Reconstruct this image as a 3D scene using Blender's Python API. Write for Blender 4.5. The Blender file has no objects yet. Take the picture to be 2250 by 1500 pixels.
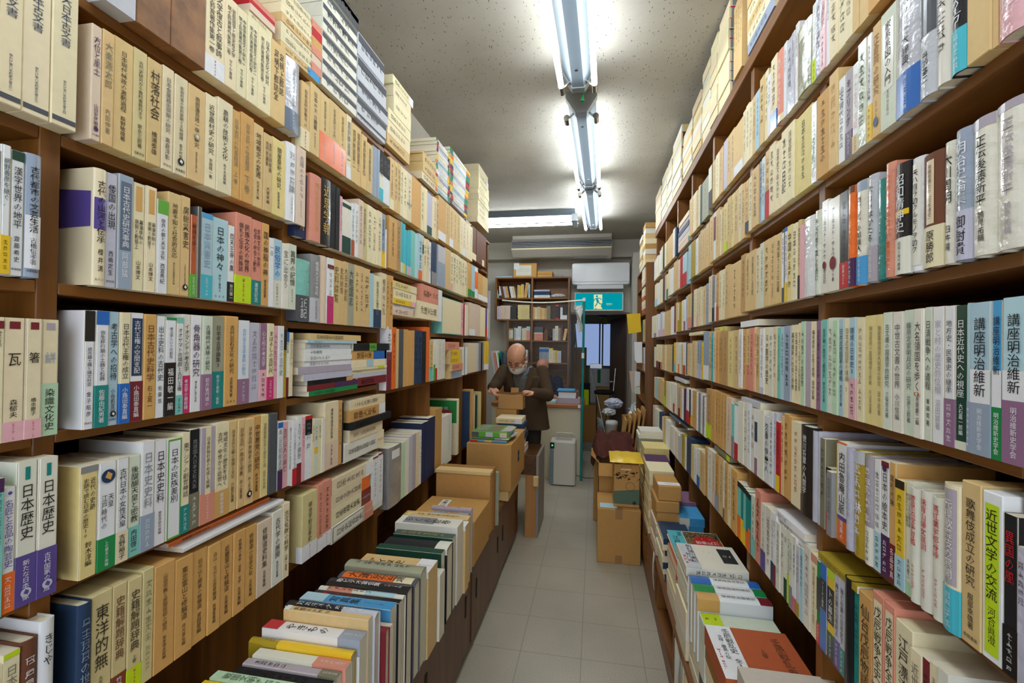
import bpy, math, random
import numpy as np
from mathutils import Vector, Matrix
random.seed(7)
rng = random.Random(11)
SC = bpy.context.scene
COL = SC.collection
# ------------------------------------------------------------------ camera
F_PX, YAW, PITCH, ROLL, CAM_H = 999.04, 0.180736, 0.0088358, 0.0134362, 1.5408
def cam_axes():
    cy, sy, cp, sp = math.cos(YAW), math.sin(YAW), math.cos(PITCH), math.sin(PITCH)
    w = np.array([-sy*cp, cy*cp, sp]); r = np.array([cy, sy, 0.]); u = np.cross(r, w)
    cr, sr = math.cos(ROLL), math.sin(ROLL)
    return cr*r+sr*u, -sr*r+cr*u, w
CR, CU, CW = cam_axes()
CAM = np.array([0, 0, CAM_H])
cd = bpy.data.cameras.new('camera'); cam = bpy.data.objects.new('camera', cd); COL.objects.link(cam)
cd.sensor_width = 36; cd.lens = 36*F_PX/2250; cd.clip_start = .05
cam.matrix_world = Matrix(((CR[0], CU[0], -CW[0], CAM[0]), (CR[1], CU[1], -CW[1], CAM[1]), (CR[2], CU[2], -CW[2], CAM[2]), (0, 0, 0, 1)))
SC.camera = cam
# ------------------------------------------------------------------ world, exposure
wd = bpy.data.worlds.new('World'); SC.world = wd; wd.use_nodes = True
wd.node_tree.nodes['Background'].inputs[0].default_value = (.80, .88, 1, 1)
wd.node_tree.nodes['Background'].inputs[1].default_value = 2.0
SC.view_settings.view_transform = 'Standard'; SC.view_settings.look = 'None'
SC.view_settings.exposure = 0.7; SC.view_settings.gamma = 1; SC.view_settings.use_curve_mapping = False
TUBE_STRENGTH = 22.0
SC.cycles.use_denoising = True
SC.cycles.max_bounces = 7; SC.cycles.diffuse_bounces = 4; SC.cycles.glossy_bounces = 3
SC.cycles.transmission_bounces = 4; SC.cycles.transparent_max_bounces = 8
SC.cycles.caustics_reflective = False; SC.cycles.caustics_refractive = False
SC.cycles.sample_clamp_indirect = 6.0
# ------------------------------------------------------------------ pixel -> place on a known plane
def ray(x, y): return (x-1125)/F_PX*CR-(y-750)/F_PX*CU+CW
def on_x(X, x, y): d = ray(x, y); return CAM+d*((X-CAM[0])/d[0])
def on_y(Y, x, y): d = ray(x, y); return CAM+d*((Y-CAM[1])/d[1])
def on_z(Z, x, y): d = ray(x, y); return CAM+d*((Z-CAM[2])/d[2])
def y_at(X, z, px):
    """depth Y along the wall plane X at height z that shows at column px"""
    k = (px-1125)/F_PX; v = CR-k*CW
    return -(v[0]*X+v[2]*(z-CAM[2]))/v[1]
def img(p):
    d = np.asarray(p, float)-CAM; z = d@CW
    return 1125+F_PX*(d@CR)/z, 750-F_PX*(d@CU)/z
# ------------------------------------------------------------------ colours
def lin(c): return tuple(((v/255)/12.92 if v/255 <= .04045 else ((v/255+.055)/1.055)**2.4) for v in c)
PAL = dict(
 cr=(236,222,182,'cream'), tn=(220,188,130,'tan'), dt=(190,150,95,'dark tan'), tg=(212,196,142,'khaki'), bg=(228,210,174,'beige'),
 pb=(226,202,178,'pinkish beige'), wh=(232,233,234,'white'), ow=(229,226,210,'off-white'), gw=(214,222,202,'pale greenish'), yc=(228,208,140,'yellowish'),
 oc=(214,165,96,'ochre'), lv=(196,196,212,'lavender grey'), lb=(172,204,216,'light blue'), pg=(184,216,180,'pale green'), gg=(160,162,138,'grey green'),
 gy=(142,142,144,'grey'), dg=(82,84,90,'dark grey'), bk=(30,29,31,'black'), nv=(34,42,78,'navy'), bl=(34,104,186,'blue'), sb=(72,160,215,'sky blue'),
 tl=(18,134,128,'teal'), te=(126,198,186,'pale teal'), gr=(22,138,72,'green'), lg=(196,222,30,'lime'), rd=(196,34,42,'red'), mr=(122,36,44,'maroon'),
 sm=(222,146,122,'salmon'), pk=(232,178,184,'pink'), mg=(206,46,112,'magenta'), pu=(92,76,146,'purple'), dp=(78,42,84,'dark purple'), br=(112,68,46,'brown'),
 yl=(236,196,42,'yellow'), og=(238,112,40,'orange'), gb=(152,166,184,'grey blue'), cd=(194,148,86,'cardboard brown'), dc=(160,114,62,'brown cardboard'),
 dn=(40,62,92,'dark blue'), cy=(70,184,200,'turquoise'), dgn=(20,66,52,'dark green'), mp=(150,110,140,'mauve'), mu=(176,150,40,'mustard'), kg=(128,124,100,'khaki grey'),
 pp=(250,248,238,'paper'), pg2=(232,222,196,'page'), ink=(44,38,34,'black'), gold=(206,168,80,'gold'), lt=(150,102,58,'leather brown'), mv=(176,166,176,'mauve grey'),
 ib=(180,214,224,'icy blue'), gn2=(96,170,60,'leaf green'), mb=(206,192,176,'greyish beige'), rc=(182,88,46,'rust brown'), sv=(196,198,204,'silvery'), sl=(96,112,134,'slate blue'))
def C(k):
    if isinstance(k, str): k = PAL[k]
    return lin(k[:3])
def jit(c, a=.05):
    k = 1+rng.uniform(-a, a); return tuple(min(1, v*k*(1+rng.uniform(-.02, .02))) for v in c)
# ------------------------------------------------------------------ materials
def nmat(name):
    m = bpy.data.materials.new(name); m.use_nodes = True; nt = m.node_tree
    return m, nt, nt.nodes['Principled BSDF']
def node(nt, t, **kw):
    n = nt.nodes.new(t)
    for k, v in kw.items(): setattr(n, k, v)
    return n
def paper_mat(name, rough, spec, noise_sc=60, bump=.02, coat=0., var=.10, stretch=None):
    m, nt, b = nmat(name); L = nt.links
    at = node(nt, 'ShaderNodeAttribute'); at.attribute_name = 'Col'
    geo = node(nt, 'ShaderNodeNewGeometry'); nz = node(nt, 'ShaderNodeTexNoise'); nz.inputs['Scale'].default_value = noise_sc; nz.inputs['Detail'].default_value = 4
    src = geo.outputs['Position']
    if stretch:
        mp = node(nt, 'ShaderNodeMapping'); mp.inputs['Scale'].default_value = stretch; L.new(src, mp.inputs[0]); src = mp.outputs[0]
    L.new(src, nz.inputs['Vector'])
    mr = node(nt, 'ShaderNodeMapRange'); mr.inputs[3].default_value = 1-var; mr.inputs[4].default_value = 1+var*.6; L.new(nz.outputs[0], mr.inputs[0])
    mx = node(nt, 'ShaderNodeMix', data_type='RGBA', blend_type='MULTIPLY'); mx.inputs[0].default_value = 1
    L.new(at.outputs['Color'], mx.inputs[6]); L.new(mr.outputs[0], mx.inputs[7]); L.new(mx.outputs[2], b.inputs['Base Color'])
    b.inputs['Roughness'].default_value = rough; b.inputs['Specular IOR Level'].default_value = spec; b.inputs['Coat Weight'].default_value = coat; b.inputs['Coat Roughness'].default_value = .12
    if bump:
        bp = node(nt, 'ShaderNodeBump'); bp.inputs['Strength'].default_value = .5; bp.inputs['Distance'].default_value = bump*.05; L.new(nz.outputs[0], bp.inputs['Height']); L.new(bp.outputs[0], b.inputs['Normal'])
    return m
MP = paper_mat('paper_cover', .62, .3)
MG = paper_mat('glossy_jacket', .28, .45, 9, .05, .25, .05)
MW = paper_mat('plastic_wrapped', .12, .5, 30, .25, .8, .04)
MLT = paper_mat('worn_leather', .5, .35, 22, .05, 0, .95)
MPG = paper_mat('page_edges', .85, .1, 40, .04, 0, .22, (3, 3, 220))
MCB = paper_mat('cardboard', .8, .15, 45, .02, 0, .10)
MCL = paper_mat('cloth', .95, .05, 180, .06, 0, .25)
MMT = paper_mat('matte_paint', .5, .35, 25, .01, 0, .05)
MPL = paper_mat('smooth_plastic', .3, .5, 6, 0, 0, .02)
MINK = paper_mat('printing_ink', .55, .2, 90, 0, 0, .05)
def wood_mat(name, dark, light, axis, rough=.42, sc=1.):
    m, nt, b = nmat(name); L = nt.links
    geo = node(nt, 'ShaderNodeNewGeometry'); mp = node(nt, 'ShaderNodeMapping')
    s = [26*sc, 26*sc, 26*sc]; s[axis] = 1.6*sc; mp.inputs['Scale'].default_value = s
    L.new(geo.outputs['Position'], mp.inputs[0])
    nz = node(nt, 'ShaderNodeTexNoise'); nz.inputs['Scale'].default_value = 1; nz.inputs['Detail'].default_value = 7; nz.inputs['Distortion'].default_value = .6
    L.new(mp.outputs[0], nz.inputs['Vector'])
    cr = node(nt, 'ShaderNodeValToRGB'); cr.color_ramp.elements[0].color = (*lin(dark), 1); cr.color_ramp.elements[1].color = (*lin(light), 1)
    cr.color_ramp.elements[0].position = .3; cr.color_ramp.elements[1].position = .72
    L.new(nz.outputs[0], cr.inputs[0]); L.new(cr.outputs[0], b.inputs['Base Color'])
    b.inputs['Roughness'].default_value = rough; b.inputs['Specular IOR Level'].default_value = .4
    bp = node(nt, 'ShaderNodeBump'); bp.inputs['Strength'].default_value = .15; bp.inputs['Distance'].default_value = .002; L.new(nz.outputs[0], bp.inputs['Height']); L.new(bp.outputs[0], b.inputs['Normal'])
    return m
WDY = wood_mat('shelf_wood_along', (104,64,22), (142,90,36), 1)
WDZ = wood_mat('shelf_wood_upright', (104,64,22), (144,92,36), 2)
WDX = wood_mat('shelf_wood_across', (104,64,22), (142,90,36), 0)
WCAB = wood_mat('cabinet_wood', (84,52,28), (114,74,42), 2, .4, .7)
WDK = wood_mat('dark_top_wood', (70,44,20), (104,70,34), 1, .3, .6)
WPL = wood_mat('plank_wood', (160,106,54), (196,140,80), 2, .5, .6)
WLED = wood_mat('ledge_wood', (96,58,26), (134,84,42), 1, .4)
def plain(name, c, rough=.5, spec=.4, metal=0., noise=.05, sc=30):
    m, nt, b = nmat(name); L = nt.links
    nz = node(nt, 'ShaderNodeTexNoise'); nz.inputs['Scale'].default_value = sc; nz.inputs['Detail'].default_value = 3
    g = node(nt, 'ShaderNodeNewGeometry'); L.new(g.outputs['Position'], nz.inputs['Vector'])
    mr = node(nt, 'ShaderNodeMapRange'); mr.inputs[3].default_value = 1-noise; mr.inputs[4].default_value = 1+noise; L.new(nz.outputs[0], mr.inputs[0])
    mx = node(nt, 'ShaderNodeMix', data_type='RGBA', blend_type='MULTIPLY'); mx.inputs[0].default_value = 1
    mx.inputs[6].default_value = (*C(c), 1); L.new(mr.outputs[0], mx.inputs[7]); L.new(mx.outputs[2], b.inputs['Base Color'])
    b.inputs['Roughness'].default_value = rough; b.inputs['Specular IOR Level'].default_value = spec; b.inputs['Metallic'].default_value = metal
    return m
def emit(name, c, s):
    m = bpy.data.materials.new(name); m.use_nodes = True; nt = m.node_tree; nt.nodes.remove(nt.nodes['Principled BSDF'])
    e = node(nt, 'ShaderNodeEmission'); e.inputs[0].default_value = (*c, 1); e.inputs[1].default_value = s
    nt.links.new(e.outputs[0], nt.nodes['Material Output'].inputs[0]); return m
MTUBE = emit('fluorescent_tube', (.86, .94, 1.0), TUBE_STRENGTH)
MCHR = plain('chrome', (190,188,184), .18, .5, 1.)
MALU = plain('aluminium', (176,182,188), .35, .5, .8)
MFIX = plain('fixture_enamel', (104,114,122), .35, .4)
# ------------------------------------------------------------------ mesh builder
class MB:
    def __init__(s): s.v = []; s.f = []; s.c = []; s.m = []
    def add(s, vs, fs, col, mi=0):
        n = len(s.v); s.v.extend([tuple(map(float, v)) for v in vs])
        one = not (isinstance(col, list))
        for i, f in enumerate(fs):
            s.f.append(tuple(n+k for k in f)); s.c.append(col if one else col[i]); s.m.append(mi)
    def quad(s, a, b, c, d, col, mi=0): s.add([a, b, c, d], [(0, 1, 2, 3)], col, mi)
    def box(s, x0, x1, y0, y1, z0, z1, col, mi=0):
        v = [(x, y, z) for z in (z0, z1) for y in (y0, y1) for x in (x0, x1)]
        s.add(v, [(0, 2, 3, 1), (4, 5, 7, 6), (0, 1, 5, 4), (2, 6, 7, 3), (0, 4, 6, 2), (1, 3, 7, 5)], col, mi)
    def bbox(s, x0, x1, y0, y1, z0, z1, col, b=.004, mi=0):
        """box with chamfered edges"""
        b = min(b, (x1-x0)*.45, (y1-y0)*.45, (z1-z0)*.45)
        def ring(i, z): return [(x0+i+ (b-i), y0+i, z), (x1-b, y0+i, z), (x1-i, y0+b, z), (x1-i, y1-b, z), (x1-b, y1-i, z), (x0+b, y1-i, z), (x0+i, y1-b, z), (x0+i, y0+b, z)]
        R = [ring(b, z0), ring(0, z0+b), ring(0, z1-b), ring(b, z1)]
        v = sum(R, []); f = []
        for k in range(3):
            for i in range(8):
                j = (i+1) % 8; f.append((k*8+i, k*8+j, (k+1)*8+j, (k+1)*8+i))
        f.append(tuple(range(7, -1, -1))); f.append(tuple(range(24, 32)))
        s.add(v, f, col, mi)
    def tube(s, pts, r, col, n=10, mi=0, caps=True):
        pts = [np.array(p, float) for p in pts]; rs = r if isinstance(r, (list, tuple)) else [r]*len(pts)
        t0 = pts[1]-pts[0]; t0 /= np.linalg.norm(t0)
        a = np.cross(t0, (0, 0, 1)); a = a if np.linalg.norm(a) > .05 else np.cross(t0, (1, 0, 0)); a /= np.linalg.norm(a)
        v = []
        for i, p in enumerate(pts):
            t = pts[min(i+1, len(pts)-1)]-pts[max(i-1, 0)]; t /= np.linalg.norm(t)
            a = a-t*(a@t); a /= np.linalg.norm(a); b = np.cross(t, a)
            for k in range(n):
                q = 2*math.pi*k/n; v.append(p+rs[i]*(math.cos(q)*a+math.sin(q)*b))
        f = []
        for i in range(len(pts)-1):
            for k in range(n):
                j = (k+1) % n; f.append((i*n+k, i*n+j, (i+1)*n+j, (i+1)*n+k))
        if caps: f.append(tuple(range(n-1, -1, -1))); f.append(tuple((len(pts)-1)*n+k for k in range(n)))
        s.add(v, f, col, mi)
    def prism(s, poly, axis, a0, a1, col, mi=0):
        """polygon (list of 2-D points) extruded along an axis; poly coords fill the other two axes in x,y,z order"""
        def P(p, a):
            q = list(p); q.insert(axis, a); return tuple(q)
        n = len(poly); v = [P(p, a0) for p in poly]+[P(p, a1) for p in poly]
        f = [(i, (i+1) % n, n+(i+1) % n, n+i) for i in range(n)]+[tuple(range(n-1, -1, -1)), tuple(range(n, 2*n))]
        s.add(v, f, col, mi)
    def grid(s, P, col, mi=0, closed=False):
        """P[i][j] points"""
        n, m = len(P), len(P[0]); v = [p for r in P for p in r]; f = []
        for i in range(n-1):
            for j in range(m-1+(1 if closed else 0)):
                k = (j+1) % m; f.append((i*m+j, i*m+k, (i+1)*m+k, (i+1)*m+j))
        s.add(v, f, col, mi)
    def build(s, name, mats, parent=None, loc=(0, 0, 0), smooth=False):
        me = bpy.data.meshes.new(name)
        L = np.array(loc, float)
        v = np.array(s.v, float).reshape(-1, 3)-L
        me.from_pydata(v.tolist(), [], s.f)
        ca = me.color_attributes.new('Col', 'FLOAT_COLOR', 'CORNER')
        tot = np.array([len(f) for f in s.f]); cc = np.array([(*c[:3], 1) for c in s.c], dtype=np.float32)
        ca.data.foreach_set('color', np.repeat(cc, tot, axis=0).ravel())
        mats = mats if isinstance(mats, (list, tuple)) else [mats]
        for m in mats: me.materials.append(m)
        if len(mats) > 1: me.polygons.foreach_set('material_index', s.m)
        if smooth: me.polygons.foreach_set('use_smooth', [True]*len(s.f))
        me.update()
        o = bpy.data.objects.new(name, me); COL.objects.link(o)
        if parent is not None: o.parent = parent
        else: o.location = loc
        return o
def thing(name, label, cat, loc=(0, 0, 0), group=None):
    o = bpy.data.objects.new(name, None); COL.objects.link(o); o.location = loc; o.empty_display_size = .05
    return tag(o, label, cat, group)
def tag(o, label, cat, group=None):
    o['label'] = label; o['category'] = cat
    if group: o['group'] = group
    return o
def struct(o): o['kind'] = 'structure'; return o
WHITE = (1, 1, 1)
# ------------------------------------------------------------------ lettering: outlines of characters as meshes, cached
_gl = {}
_tc = bpy.data.curves.new('glyph', 'FONT'); _to = bpy.data.objects.new('glyph', _tc); COL.objects.link(_to)
_tc.resolution_u = 1; _tc.size = 1
def _raw(ch):
    _tc.body = ch
    me = bpy.data.meshes.new_from_object(_to.evaluated_get(bpy.context.evaluated_depsgraph_get()))
    v = np.array([p.co[:2] for p in me.vertices]).reshape(-1, 2); f = [tuple(p.vertices) for p in me.polygons]
    bpy.data.meshes.remove(me); return v, f
_r = _raw('国')[0]
_gc = (_r.max(0)+_r.min(0))/2; _gs = .92/max(_r.max(0)-_r.min(0))
def glyph(ch, vertical=True):
    k = (ch, vertical) if ch != '~' else ('~', rng.randrange(24))
    if k not in _gl:
        if ch == '~':                                     # a character too small to make out: a few pen strokes
            v, f = [], []; r2 = random.Random(k[1]*7+1)
            def bar(x0, y0, x1, y1): n = len(v); v.extend([(x0, y0), (x1, y0), (x1, y1), (x0, y1)]); f.append((n, n+1, n+2, n+3))
            ys = sorted(r2.sample([-.36, -.24, -.12, 0, .12, .24, .36], r2.randint(3, 4)))
            for y in ys: a = r2.uniform(.16, .42); x = r2.uniform(-.12, .12)*(r2.random() < .5); bar(x-a, y-.026, x+a, y+.026)
            if r2.random() < .6: bar(-.03, ys[0]-.04, .03, .44)
            else:
                for x in (-.3, .24): bar(x, ys[0], x+.05, ys[-1])
            if r2.random() < .5: n = len(v); v.extend([(-.05, .05), (.0, .08), (-.34, -.42), (-.4, -.38)]); f.append((n, n+1, n+2, n+3))
            if r2.random() < .5: n = len(v); v.extend([(.0, .06), (.05, .02), (.42, -.38), (.36, -.43)]); f.append((n, n+1, n+2, n+3))
            _gl[k] = (np.array(v), f)
        else:
            v, f = _raw(ch)
            if len(v) == 0: _gl[k] = (np.zeros((0, 2)), [])
            else:
                v = (v-_gc)*_gs
                if ord(ch) < 0x2000: v[:, 0] -= (v[:, 0].max()+v[:, 0].min())/2
                if vertical and ch in 'ー〜-()（）「」『』[]…': v = np.stack([v[:, 1], -v[:, 0]], 1)
                _gl[k] = (v, f)
    return _gl[k]
def text_col(mb, s, fr, u, v0, v1, size, col, mi=0, lift=None, sy=None):
    """vertical column of characters centred at u, from v0 (top) down to v1, in frame fr"""
    n = len(s)
    if not n: return
    step = (v0-v1)/n; hh = min(step*.98, size*1.25) if sy is None else sy
    for i, ch in enumerate(s):
        if ch in ' 　': continue
        g, f = glyph(ch)
        if not len(g): continue
        cv = v0-step*(i+.5); pts = np.stack([u+g[:, 0]*size, cv+g[:, 1]*hh], 1)
        mb.add(fr.surf(pts, lift), f, col, mi)
def text_row(mb, s, fr, u0, u1, v, size, col, mi=0, lift=None, sx=None):
    n = len(s); step = (u1-u0)/max(n, 1); ww = min(size, step*1.0) if sx is None else sx
    for i, ch in enumerate(s):
        if ch in ' 　': continue
        g, f = glyph(ch, False)
        if not len(g): continue
        cu = u0+step*(i+.5); pts = np.stack([cu+g[:, 0]*ww, v+g[:, 1]*size], 1)
        mb.add(fr.surf(pts, lift), f, col, mi)
class Frame:
    """a face: U = reader's right, V = reader's up, D = into the thing; bulge(u) pushes the face outward"""
    def __init__(s, O, U, D, V, bulge=None):
        s.O, s.U, s.D, s.V = [np.array(a, float) for a in (O, U, D, V)]; s.b = bulge
    def at(s, u, d, v): return s.O+s.U*u+s.D*d+s.V*v
    def surf(s, p, lift=None):
        p = np.asarray(p, float); d = np.full(len(p), -(lift if lift is not None else .0006))
        if s.b is not None: d = d-s.b(p[:, 0])
        return s.O+np.outer(p[:, 0], s.U)+np.outer(d, s.D)+np.outer(p[:, 1], s.V)
    def patch(s, mb, u0, u1, v0, v1, col, lift=.0004, n=5, mi=0):
        us = np.linspace(u0, u1, n+1) if s.b is not None else np.array([u0, u1])
        a = s.surf(np.stack([us, np.full(len(us), v0)], 1), lift); b = s.surf(np.stack([us, np.full(len(us), v1)], 1), lift)
        mb.grid([list(a), list(b)], col, mi)
# ------------------------------------------------------------------ books: gathered as specs first, built together at the end
SPECS = []
def expand(t):
    out = ''; i = 0
    while i < len(t):
        if t[i] == '~' and i+1 < len(t) and t[i+1].isdigit():
            j = i+1
            while j < len(t) and t[j].isdigit(): j += 1
            out += '~'*int(t[i+1:j]); i = j
        else: out += t[i]; i += 1
    return out
def spec(O, U, D, V, w, h, dep, kind, col, opts='', text='', label='', group=None, loose=False):
    if w < .0015: w = .0015
    s = dict(O=np.array(O, float), U=np.array(U, float), D=np.array(D, float), V=np.array(V, float), w=w, h=h, dep=dep, kind=kind, col=col,
             opts=[o for o in opts.split(' ') if o], text=expand(text), label=label, group=group, loose=loose)
    O, U, D, V = s['O'], s['U'], s['D'], s['V']
    A = 0
    for a, b in (((U, w), (V, h)), ((D, dep), (V, h)), ((U, w), (D, dep))):
        q = [img(O), img(O+a[0]*a[1]), img(O+a[0]*a[1]+b[0]*b[1]), img(O+b[0]*b[1])]
        q = [(min(max(x, 0), 2250), min(max(y, 0), 1500)) for x, y in q]
        ar = abs(sum(q[i][0]*q[(i+1) % 4][1]-q[(i+1) % 4][0]*q[i][1] for i in range(4)))/2
        A += ar*(1. if a[0] is U and b[0] is V else (.5 if loose else .12))
    s['area'] = A
    SPECS.append(s); return s
ORD = ['zeroth', 'first', 'second', 'third', 'fourth', 'fifth', 'sixth', 'seventh', 'eighth', 'ninth', 'tenth', 'eleventh', 'twelfth', 'thirteenth', 'fourteenth', 'fifteenth', 'sixteenth', 'seventeenth', 'eighteenth', 'nineteenth']
TENS = {2: 'twent', 3: 'thirt', 4: 'fort', 5: 'fift'}
def ordw(n):
    if n < 20: return ORD[n]
    t, u = divmod(n, 10)
    return TENS[t]+('ieth' if u == 0 else 'y-'+ORD[u])
NOUN = dict(S='slipcased book', H='hardcover book', P='paperback book')
def words_of(col, kind, opts):
    f = ''
    for o in opts.split(' '):
        p = o.split(':')
        if p[0] == 'b': f = f' with {PAL[p[1]][3]} band'
        elif p[0] == 'k' and not f: f = ' with price slip'
    return f'{PAL[col][3]} {NOUN[kind]}{f}'
def clip_label(t):
    w = t.split(' ')
    if len(w) <= 16: return t
    t = t.replace(' slipcased book', ' slipcase').replace(' hardcover book', ' hardcover').replace(' paperback book', ' paperback')
    return t
XL, XR = -.900, .550
LZ = [2.172, 1.904, 1.641, 1.379, 1.110, .838]
def row(side, z, o, s, start, data, where, zt=None):
    """standing books along a shelf; each line: x_right y_top colour kind [options] [=title;author]. where = 'fourth shelf, second left bay'"""
    X = XL if side == 'L' else XR
    x0 = start; n = 0
    zm = z+.11
    pr = lambda x: y_at(X, zm, o[0]+x/s)
    for ln in data.strip().split('\n'):
        ln = ln.strip()
        if not ln: continue
        ln, _, text = ln.partition('=')
        t = ln.split()
        if t[1] == '_': x0 = float(t[0]); continue             # a gap
        xr, yt, col, kind = float(t[0]), t[1], t[2], t[3]; opts = ' '.join(t[4:])
        n += 1
        if yt.endswith('m'): h = float(yt[:-1])/1000
        else: h = on_x(X, o[0]+xr/s, o[1]+float(yt)/s)[2]-z
        h = min(max(h, .09), .40)
        ya, yb = pr(x0), pr(xr)
        w = abs(yb-ya)-.0006
        rec = rng.uniform(0, .004)
        zz = z
        for p in t[4:]:
            if p[:2] == 'd:': rec += float(p[2:])/1000
        dep = {'S': .165, 'H': .155, 'P': .148}[kind]*min(1.15, max(.6, h/.21))
        if side == 'L': O, U, D = (X-rec, ya+.0003, zz), (0, 1, 0), (-1, 0, 0)
        else: O, U, D = (X+rec, ya-.0003, zz), (0, -1, 0), (1, 0, 0)
        lab = clip_label(f'{words_of(col, kind, opts)}, {ordw(n)} from left on {where}')
        spec(O, U, D, (0, 0, 1), w, h, dep, kind, col, opts, text, lab, f'books on the {where}')
        x0 = xr
def lying(side, o, s, data, where, ref='l', dep=.2, X=None, flip=False):
    """a stack of lying books, spines to the aisle, topmost first: x_left x_right y_top y_bottom colour kind [opts] [=title]"""
    X = X if X is not None else (XL if side == 'L' else XR)
    lines = [l.strip() for l in data.strip().split('\n') if l.strip()]
    prev = None; out = []
    for l in lines:
        l, _, text = l.partition('='); t = l.split()
        out.append((float(t[0]), float(t[1]), float(t[2]), float(t[3]), t[4], t[5], ' '.join(t[6:]), text))
    rows = []
    for xl, xr, yt, yb, col, kind, opts, text in out:
        xx = xl if ref == 'l' else xr
        zt = on_x(X, o[0]+xx/s, o[1]+yt/s)[2]; zb = on_x(X, o[0]+xx/s, o[1]+yb/s)[2]
        rows.append([zb, zt, xl, xr, col, kind, opts, text])
    for i in range(len(rows)-1): rows[i][0] = max(rows[i+1][1], rows[i][0]) if rows[i][0] < rows[i+1][1] else rows[i+1][1]
    for i, (zb, zt, xl, xr, col, kind, opts, text) in enumerate(rows):
        pl(side, X, zb, zt, y_at(X, (zb+zt)/2, o[0]+xl/s), y_at(X, (zb+zt)/2, o[0]+xr/s), dep, col, kind, opts, text, where, i+1, flip)
def pl(side, X, zb, zt, ya, yb, dep, col, kind, opts, text, where, n, flip=False):
    rec = rng.uniform(0, .006)
    for p in opts.split(' '):
        if p[:2] == 'd:': rec += float(p[2:])/1000
    th = zt-zb-.0004; y0, y1 = min(ya, yb), max(ya, yb)
    sd = 1 if side == 'L' else -1
    D = (-sd, 0, 0)
    # reader's left end is text top; U points up
    if side == 'L': yl, V = y0, (0, -1, 0)
    else: yl, V = y1, (0, 1, 0)
    h = y1-y0-.0006
    if not flip:
        O = np.array((X-sd*rec, yl, zb))-np.array(V)*h; U = (0, 0, 1)
    else:
        V = tuple(-a for a in V); O = np.array((X-sd*rec, yl, zt)); U = (0, 0, -1)
    num = 'topmost' if n == 1 else ordw(n)+' from top'
    lab = clip_label(f'{words_of(col, kind, opts)} lying flat, {num}, {where}')
    spec(O, U, D, V, th, h, dep, kind, col, opts, text, lab, f'books lying flat, {where}')
def bulge_fn(w, b, r):
    def f(u):
        t = np.clip((np.asarray(u, float)-r)/max(w-2*r, 1e-6), 0, 1); return b*(1-(2*t-1)**2)
    return f
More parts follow.
